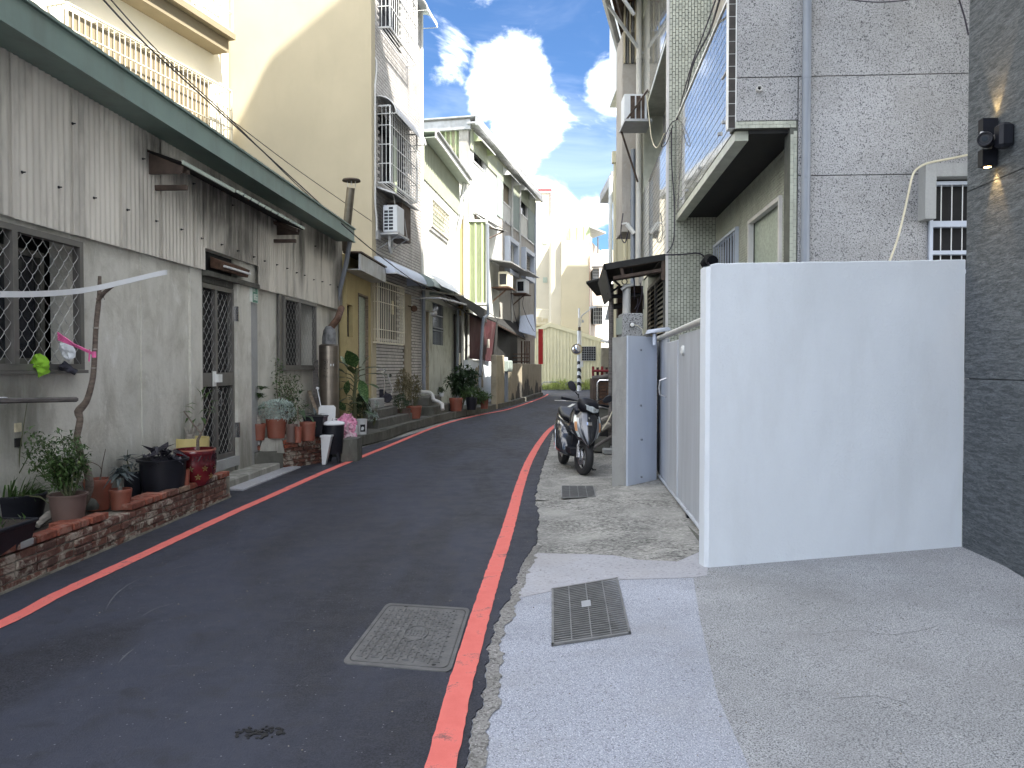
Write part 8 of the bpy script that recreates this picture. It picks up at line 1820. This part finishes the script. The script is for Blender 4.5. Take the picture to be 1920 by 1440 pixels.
# ------------------------------------------------------------------ scooter (front towards the camera, on its side stand)
base = on_z(1092, 889, 0.012); base.z = .001
S = T('motor_scooter', 'dark grey and silver scooter parked on its stand near the gate pillar', 'scooter', base)
class SF:  # x to our right, y away from the camera along the scooter, z up; leans on its stand
    yaw = math.radians(9); lean = math.radians(5)
    @staticmethod
    def p(x, y, z):
        x2 = x * math.cos(SF.lean) + z * math.sin(SF.lean); z2 = z * math.cos(SF.lean) - x * math.sin(SF.lean)
        return base + V((x2 * math.cos(SF.yaw) - y * math.sin(SF.yaw), x2 * math.sin(SF.yaw) + y * math.cos(SF.yaw), z2))
def sp(pts): return [SF.p(*p) for p in pts]
def sd(v): return SF.p(*v) - SF.p(0, 0, 0)
def wheel(y, R, w_, nm, steer=0):
    ax = sd((math.cos(steer), math.sin(steer), 0)); c = SF.p(0, y, R)
    wo = T(nm, None, None); wo.parent = S; wo.location = c - wloc(S)
    mb = MB(); mb.lathe([(R - .085, -w_ * .40), (R - .05, -w_ * .52), (R - .02, -w_ * .46), (R - .004, -w_ * .25), (R, 0), (R - .004, w_ * .25), (R - .02, w_ * .46), (R - .05, w_ * .52), (R - .085, w_ * .40), (R - .09, 0), (R - .085, -w_ * .40)], c, 40, axis=ax); part('tyre', mb, 'tyre', wo, smooth=True)
    mb = MB(); mb.lathe([(R - .083, -.03), (R - .07, -.036), (R - .083, -.02), (R - .10, 0), (R - .083, .02), (R - .07, .036), (R - .083, .03)], c, 32, axis=ax)
    rad = V((0, 0, 1)); tn = ax.cross(rad).normalized(); rad = tn.cross(ax)
    for k in range(5): a = 2 * math.pi * k / 5 + .3; d = rad * math.cos(a) + tn * math.sin(a); mb.tube([c + d * .03, c + d * (R - .09)], [.018, .012], 6)
    mb.lathe([(0, -.045), (.035, -.04), (.035, .04), (0, .045)], c, 16, axis=ax); part('rim', mb, 'galv', wo, smooth=True)
    mb = MB(); mb.lathe([(.045, -.05), (.10, -.05), (.10, -.046), (.045, -.046), (.045, -.05)], c, 28, axis=ax); part('brake_disc', mb, 'steel', wo)
wheel(0.0, .235, .105, 'front_wheel', math.radians(10)); wheel(1.22, .23, .11, 'rear_wheel')
mb = MB()
for s in (-1, 1): mb.tube(sp([(s * .075, .0, .235), (s * .075, .06, .48), (s * .05, .12, .66)]), .016, 8)
mb.tube(sp([(-.085, .02, .235), (-.085, .05, .42)]), .022, 8); part('fork', mb, 'steel', S, smooth=True)
mb = MB(); arc = [(y, z) for y, z in [(.275 * math.sin(a), .235 + .275 * math.cos(a)) for a in [math.radians(t) for t in range(-55, 32, 8)]]]; arc = [(-y, z) for y, z in arc]
mb.v = [SF.p(x, y + .0, z - abs(x) * .35) for y, z in arc for x in (-.066, -.05, 0, .05, .066)]; mb.f = [(5 * i + j, 5 * i + j + 1, 5 * i + 6 + j, 5 * i + 5 + j) for i in range(len(arc) - 1) for j in range(4)]; part('front_mudguard', mb, 'black_p', S, smooth=True)
# front shield as a lofted shell
LV = [(.385, .02, -.20), (.43, .09, -.215), (.50, .18, -.205), (.60, .225, -.17), (.70, .235, -.13), (.80, .215, -.08), (.895, .165, -.03)]
def shell(s, t, off=0.0):
    t = max(0, min(1, t)) * (len(LV) - 1); i = min(int(t), len(LV) - 2); f = t - i
    z, w_, y = [LV[i][k] * (1 - f) + LV[i + 1][k] * f for k in range(3)]
    q = abs(s); return SF.p(w_ * s * (1 - .05 * q), y + .15 * q ** 1.6 - off, z + .05 * q * (1 - t / 6))
def patch(s0, s1, t0, t1, off, n=10, m=8, f0=None, f1=None, th=.012):
    mb = MB(); k = 0
    for i in range(m + 1):
        t = t0 + (t1 - t0) * i / m
        a = f0(t) if f0 else s0; b = f1(t) if f1 else s1
        for j in range(n + 1): mb.v.append(shell(a + (b - a) * j / n, t, off))
    for i in range(m):
        for j in range(n): mb.f.append((i * (n + 1) + j, i * (n + 1) + j + 1, (i + 1) * (n + 1) + j + 1, (i + 1) * (n + 1) + j))
    return mb
part('front_shield', patch(-1, 1, 0, 1, 0, 24, 14), 'scoot', S, smooth=60)
for s in (-1, 1):
    part('shield_panel', patch(0, 0, .10, 1, .008, 4, 10, lambda t: s * (.10 + .02 * t), lambda t: s * (.14 + .38 * t)), 'scoot_g' if s < 0 else 'scoot', S, smooth=60)
    part('chrome_strip', patch(0, 0, .10, .80, .012, 3, 8, lambda t: s * (.30 + .38 * t), lambda t: s * (.46 + .40 * t)), 'scoot_s', S, smooth=60)
    part('indicator_lens', patch(0, 0, .34, .86, .016, 4, 8, lambda t: s * (.52 + .30 * t), lambda t: s * (.70 + .26 * t)), 'lens', S, smooth=60)
    part('amber_bulb', patch(s * .70, s * .84, .48, .70, .020, 3, 4), 'amber', S, smooth=60)
mb = patch(-.16, .16, .66, .73, .02, 6, 2); part('emblem', mb, 'chrome', S, smooth=60)
mb = patch(-.05, .05, .80, .84, .02, 3, 2); part('badge', mb, 'chrome', S)
# side walls of the shield running back, leg shield
for s in (-1, 1):
    mb = MB(); A = [shell(s, t) for t in (0, .2, .4, .6, .8, 1)]; ofs = [(0, .16, -.02), (0, .22, 0), (0, .2, .02), (0, .15, .02), (0, .12, .02), (0, .08, .02)]
    for p, o_ in zip(A, ofs): mb.v += [p, p + sd(o_)]
    mb.f = [(2 * i, 2 * i + 1, 2 * i + 3, 2 * i + 2) for i in range(5)]; part('shield_side', mb, 'scoot', S, smooth=60)
mb = MB(); mb.hexa(sp([(-.16, .10, .40), (.16, .10, .40), (.16, .16, .40), (-.16, .16, .40), (-.17, .02, .88), (.17, .02, .88), (.17, .10, .90), (-.17, .10, .90)])); part('leg_shield', mb, 'black_p', S)
mb = MB(); mb.hexa(sp([(-.16, .12, .27), (.16, .12, .27), (.16, .62, .27), (-.16, .62, .27), (-.17, .12, .34), (.17, .12, .34), (.17, .62, .34), (-.17, .62, .34)])); part('footboard', mb, 'black_p', S)
# rear body and seat lofts
def loft(sec, n=12):
    mb = MB()
    for (y, w_, z0_, z1_, p_) in sec:
        for j in range(n):
            a = 2 * math.pi * j / n; cx, cz = math.cos(a), math.sin(a); sx = math.copysign(abs(cx) ** p_, cx); sz = math.copysign(abs(cz) ** p_, cz)
            mb.v.append(SF.p(w_ * sx, y, (z0_ + z1_) / 2 + (z1_ - z0_) / 2 * sz))
    for i in range(len(sec) - 1):
        for j in range(n): mb.f.append((i * n + j, i * n + (j + 1) % n, (i + 1) * n + (j + 1) % n, (i + 1) * n + j))
    mb.f += [tuple(range(n - 1, -1, -1)), tuple((len(sec) - 1) * n + j for j in range(n))]; return mb
part('rear_body', loft([(.50, .12, .30, .66, .6), (.62, .17, .28, .70, .6), (.85, .20, .36, .74, .6), (1.10, .19, .46, .76, .6), (1.35, .14, .56, .80, .6), (1.52, .07, .66, .82, .7)]), 'scoot', S, smooth=50)
part('seat', loft([(.50, .09, .68, .74, .7), (.62, .15, .69, .78, .7), (.90, .17, .71, .80, .7), (1.15, .16, .74, .86, .7), (1.40, .11, .78, .88, .7)]), 'black_p', S, smooth=50)
part('side_cover', loft([(.45, .20, .20, .34, .8), (.50, .27, .20, .50, .7), (.62, .285, .20, .62, .6), (.85, .27, .24, .70, .6), (1.1, .22, .32, .72, .6), (1.3, .14, .42, .72, .7)]), 'scoot', S, smooth=50)
mb = MB(); mb.tube(sp([(-.29, .56, .28), (-.295, .60, .45), (-.285, .68, .55), (-.27, .85, .60)]), .008, 6); part('side_trim', mb, 'scoot_s', S, smooth=True)
mb = MB(); mb.tube(sp([(.19, .65, .22), (.21, .95, .26), (.22, 1.45, .38)]), [.03, .05, .055], 12); part('exhaust', mb, 'steel', S, smooth=True)
# handlebar cowl, headlight, grips, levers, mirrors (steered a little)
st_ = math.radians(14)
def hp(x, y, z): return SF.p(x * math.cos(st_) - y * math.sin(st_), x * math.sin(st_) + y * math.cos(st_) + .06, z - x * .10)
def hl(pts): return [hp(*p) for p in pts]
mb = MB()
for (y, w_, z0_, z1_) in ((-.16, .06, .90, .96), (-.13, .12, .87, 1.0), (-.06, .155, .85, 1.05), (.02, .15, .86, 1.07), (.10, .10, .90, 1.05)):
    for j in range(12): a = 2 * math.pi * j / 12; cx, cz = math.cos(a), math.sin(a); mb.v.append(hp(w_ * math.copysign(abs(cx) ** .7, cx), y, (z0_ + z1_) / 2 + (z1_ - z0_) / 2 * math.copysign(abs(cz) ** .7, cz)))
mb.f = [(i * 12 + j, i * 12 + (j + 1) % 12, (i + 1) * 12 + (j + 1) % 12, (i + 1) * 12 + j) for i in range(4) for j in range(12)] + [tuple(range(11, -1, -1)), tuple(48 + j for j in range(12))]
part('handlebar_cowl', mb, 'black_p', S, smooth=50)
mb = MB(); mb.add(hl([(-.10, -.152, .955), (.0, -.185, .935), (.10, -.152, .925), (.095, -.145, .885), (.0, -.18, .87), (-.085, -.145, .90)]) + hl([(-.12, -.11, .975), (0, -.12, .99), (.12, -.11, .95)]), [(0, 1, 4, 5), (1, 2, 3, 4), (0, 6, 7, 1), (1, 7, 8, 2)]); hl_ = part('headlight', mb, 'lens', S, smooth=False)
mb = MB(); mb.lathe([(0, .0), (.025, .0), (.028, -.01)], hp(0.02, -.172, .915), 14, axis=hp(0, -1, 0) - hp(0, 0, 0)); part('bulb', mb, 'chrome', S, smooth=True)
for s in (-1, 1):
    mb = MB(); mb.tube(hl([(s * .12, .02, .99), (s * .20, .04, .995), (s * .25, .05, 1.0)]), .014, 8); part('handlebar', mb, 'black_p', S, smooth=True)
    mb = MB(); mb.tube(hl([(s * .25, .05, 1.0), (s * .36, .07, 1.0)]), .018, 10); mb.tube(hl([(s * .36, .07, 1.0), (s * .375, .072, 1.0)]), .021, 10); part('grip', mb, 'black_p', S, smooth=True)
    mb = MB(); mb.tube(hl([(s * .16, -.02, .985), (s * .24, -.03, .975), (s * .34, .0, .97)]), .006, 6); part('brake_lever', mb, 'steel', S, smooth=True)
    mt = T('mirror', None, None); mt.parent = S; b_ = hp(s * .15, .0, 1.04); mt.location = b_ - wloc(S)
    if s < 0:
        top_ = at(1080, 742, b_.y - .02); P = [b_, b_ + V((.0, 0, .06)), at(1084, 741, b_.y), at(1079, 735, b_.y)]; mc = at(1073, 724, b_.y - .01); axd = (at(1069, 718, b_.y) - at(1080, 736, b_.y)).normalized()
    else: P = [b_, b_ + V((.03, 0, .03)), b_ + V((.10, 0, .01)), b_ + V((.14, 0, .0))]; mc = b_ + V((.15, 0, .03)); axd = V((1, 0, .45)).normalized()
    mb = MB(); mb.tube(smooth_pts(P, 4), .008, 8); part('mirror_arm', mb, 'black_p', mt, smooth=True)
    mb = MB(); yy = V((0, 1, 0)); sdv = axd.cross(yy).normalized()
    for dy, sc in ((-.018, .55), (-.015, .9), (0, 1), (.010, .95)):
        for j in range(16): a = 2 * math.pi * j / 16; mb.v.append(mc + axd * .082 * sc * math.cos(a) + sdv * .050 * sc * (1 + .15 * math.cos(a)) * math.sin(a) + yy * dy)
    mb.f = [(i * 16 + j, i * 16 + (j + 1) % 16, (i + 1) * 16 + (j + 1) % 16, (i + 1) * 16 + j) for i in range(3) for j in range(16)] + [tuple(range(15, -1, -1)), tuple(48 + j for j in range(16))]
    part('housing', mb, 'black_p', mt, smooth=50)
mb = MB(); mb.tube(sp([(.08, .55, .28), (.17, .50, .16)]) + [SF.p(.27, .42, .0) + V((0, 0, .025))], .012, 8); mb.tube([SF.p(.25, .42, .01) + V((0, 0, .02)), SF.p(.31, .42, .0) + V((0, 0, .03))], .014, 6); part('side_stand', mb, 'black_p', S)
mb = MB(); mb.tube(sp([(-.15, .10, .92), (-.20, .02, .80), (-.20, .0, .62)]), .006, 5); part('brake_cable', mb, 'cable', S, smooth=True)

# ------------------------------------------------------------------ stacked cage, planks and red tubes beyond the scooter
Yc = 15.0
k0, k1 = at(1112, 790, Yc), at(1150, 712, Yc)
cgx = T('steel_cage_rack', 'steel framed rack full of dark brown crates behind the scooter', 'rack', V((k0.x + .3, Yc + .3, 0)))
mb = MB(); x0, x1, z0_, z1_ = k0.x, k0.x + 1.0, at(1130, 763, Yc).z, k1.z
mb.tube([V((x0 + .08, Yc - .02, z0_)), V((x0 + .08, Yc - .02, z1_ - .06)), V((x0 + .12, Yc - .02, z1_ - .01)), V((x1, Yc - .02, z1_ - .01))], .022, 8); mb.tube([V((x0 + .08, Yc - .02, z0_)), V((x1, Yc - .02, z0_))], .022, 8); part('frame', mb, 'steel', cgx, smooth=True)
mb = MB(); mb.box((x0, Yc, z0_ - .02), (x1, Yc + .6, z1_ + .02)); part('cabinet', mb, 'roof_dk', cgx)
for i in range(7):
    for j in range(2): mb = MB(); mb.bbox((x0 + .12 + j * .15, Yc - .015, z0_ + .04 + i * .065), (x0 + .25 + j * .15, Yc - .001, z0_ + .09 + i * .065), WF, .004); part('crate_slat', mb, 'rusty', cgx)
mb = MB(); mb.box((x0, Yc + .02, 0), (x1, Yc + .6, z0_ - .03)); part('base', mb, 'cement_d', cgx)
rt = T('red_tube_frame', 'dark red painted tube railing on top of the steel rack', 'railing', V((x0 + .3, Yc + .4, z1_)))
for i in range(6): mb = MB(); x = x0 + .03 + i * .09; mb.tube([V((x, Yc + .3, z1_ + .02)), V((x, Yc + .3, z1_ + .26 - .02 * (i % 2)))], .026, 7); part('tube', mb, 'maroon' if i % 2 else 'redm', rt) if 'redm' in MA else (MA.__setitem__('redm', M_plain('dark red paint', (.20, .015, .02), .45)), part('tube', mb, 'redm', rt))
mb = MB(); mb.tube([V((x0, Yc + .25, z1_ + .17)), V((x1, Yc + .25, z1_ + .17))], .025, 7); part('rail', mb, 'redm', rt)
mb = MB(); mb.tube([V((x0 - .02, Yc + .05, z1_ + .03)), V((x0 + .2, Yc + .04, z1_ + .05)), V((x0 + .35, Yc + .04, z1_ + .09)), V((x1, Yc + .04, z1_ + .11))], .045, 8); solo('wrapped_pipe', mb, 'wood_d', 'grey wrapped pipe lying along the top of the steel rack', 'pipe', smooth=True)
for i, (x0_, y0_, x1_, y1_, Y, w_) in enumerate(((1112, 797, 1143, 782, 13.5, .05), (1112, 815, 1142, 797, 13.2, .055), (1110, 842, 1150, 817, 12.6, .03))):
    mb = MB(); a, b = at(x0_, y0_, Y), at(x1_, y1_, Y + .3); mb.tube([a, a.lerp(b, .5) + V((0, 0, .01)), b], w_, 7); solo('timber_log', mb, ['bark_l', 'bark_l', 'wood_d'][i], ['upper pale log behind the scooter', 'lower pale log behind the scooter, above a black hollow', 'thin grey plank sloping to the ground behind the scooter'][i], 'timber', 'timber stacked behind the scooter')
mb = MB(); mb.tube(smooth_pts([at(1150, 768, 13), at(1138, 792, 12.9), at(1125, 810, 12.8), at(1112, 818, 12.7)], 4), .012, 6); solo('pale_hose', mb, 'cable_l', 'pale hose curving down past the logs behind the scooter', 'hose', smooth=True)
for (x0_, y0_, x1_, y1_, Y, mt, nm, lab) in ((1112, 848, 1144, 822, 13.2, 'cement_d', 'stone_block', 'dark stone block on the ground behind the scooter'), (1116, 822, 1142, 800, 13.9, 'dark', 'black_crate', 'black open crate between the logs')):
    a, b = at(x0_, y1_, Y), at(x1_, y0_, Y); mb = MB(); mb.bbox((a.x, Y, min(a.z, b.z)), (b.x, Y + .4, max(a.z, b.z)), WF, .02); solo(nm, mb, mt, lab, 'block')
mb = MB(); mb.bbox((1.55, 13.0, 0), (2.4, 15, .10), WF, .02); solo('cement_plinth', mb, 'post_c', 'low cement plinth at the wall behind the scooter', 'plinth')

# ------------------------------------------------------------------ overhead and hanging cables
def wire(pts, r, mat, lab, name='overhead_cable', group='cables over the low house'):
    mb = MB(); mb.tube(smooth_pts(pts, 6), r, 5); solo(name, mb, mat, lab, 'cable', group, smooth=True)
wire([at(150, -50, 8), at(270, 80, 9.5), at(420, 217, 11.5), at(560, 345, 13.2), at(690, 462, 15), at(790, 537, 20)], .011, 'cable', 'black cable sloping across the cream gable down to the blue awning')
wire([at(165, -50, 8.1), at(295, 95, 9.6), at(430, 222, 11.5), at(550, 340, 13.2), at(615, 398, 14.3)], .008, 'cable', 'second black cable close beside it, ending at the green eave')
wire([at(430, 222, 11.5), at(560, 320, 14), at(697, 415, 17.3)], .007, 'cable', 'thin cable branching off towards the air conditioner')
wire([at(1352, -10, 7.85), at(1330, 60, 9.6), at(1300, 120, 11), at(1283, 190, 12.2), at(1268, 225, 12.4)], .013, 'cable', 'bundle of black cables following the balcony edge', group='cables on the mosaic house')
wire([at(1345, -10, 7.9), at(1322, 55, 9.6), at(1296, 125, 11), at(1275, 200, 12.2)], .010, 'cable', 'thinner black cable running along the glossy balcony', group='cables on the mosaic house')
wire([at(1268, 225, 12.4), at(1258, 232, 12.5), at(1246, 258, 12.5), at(1240, 275, 12.6), at(1250, 268, 12.5), at(1262, 235, 12.4)], .008, 'cable', 'looped black cable at the end of the balcony', group='cables on the mosaic house')
wire([at(1259, 240, 12.45), at(1259, 300, 12.5), at(1264, 380, 12.5), at(1263, 450, 12.5), at(1250, 475, 12.5)], .010, 'cable', 'black cable hanging down the mosaic corner column', group='cables on the mosaic house')
wire([at(1248, 478, 12.45), at(1280, 477, 12.5), at(1310, 475, 12.5), at(1322, 484, 12.4), at(1330, 497, 11.8)], .012, 'cable', 'black cable running level above the white wall to the recess', group='cables on the mosaic house')
wire([at(1212, 176, 15.85), at(1216, 210, 15.6), at(1222, 260, 15.3), at(1232, 277, 14), at(1246, 250, 12.7)], .012, 'cable_l', 'pale cables drooping from the hanging air conditioner', group='cables on the mosaic house')
mb = MB(); mb.tube([at(1336, 490, 12.0), at(1330, 486, 12.2), at(1322, 497, 12.3)], .09, 10); solo('black_vent_elbow', mb, 'black_p', 'black elbow pipe just above the left end of the white wall', 'pipe', smooth=True)
for i, (P, lab) in enumerate((([(957, 520, 34), (960, 560, 34), (965, 590, 34.2), (972, 612, 34.5)], 'thin cable hanging down the grey house wall, nearer one'), ([(986, 545, 37), (980, 570, 37), (990, 600, 37), (1002, 622, 38)], 'thin cable hanging from the far air conditioner'), ([(845, 545, 26), (880, 565, 27), (915, 585, 28), (935, 600, 29)], 'thin cable slung under the black lean-to canopy'), ([(1168, 400, 17), (1164, 440, 17), (1172, 455, 17), (1180, 430, 17), (1190, 440, 17)], 'tangled black cable beside the beige steel house'))):
    wire([at(*p) for p in P], .014, 'cable', lab, 'hanging_cable', 'thin cables on the far house fronts')
mb = MB(); mb.tube([at(1166, 420, 16.9), at(1176, 418, 16.9)], .02, 5); mb.tube([at(1175, 420, 16.9), at(1189, 438, 16.9)], .05, 7); solo('cable_bracket', mb, 'white_m', 'white cable bracket on the pipes beside the beige steel house', 'bracket')
wire([at(1540, -8, 7.7), at(1640, 4, 7.6), at(1720, -2, 7.6)], .006, 'cable', 'thin cable crossing the top of the granite wall', group='cables on the granite wall')
wire([at(1796, -8, 7.0), at(1808, 30, 7.0), at(1816, 66, 7.0)], .008, 'cable', 'short black cable disappearing behind the dark stone', group='cables on the granite wall')
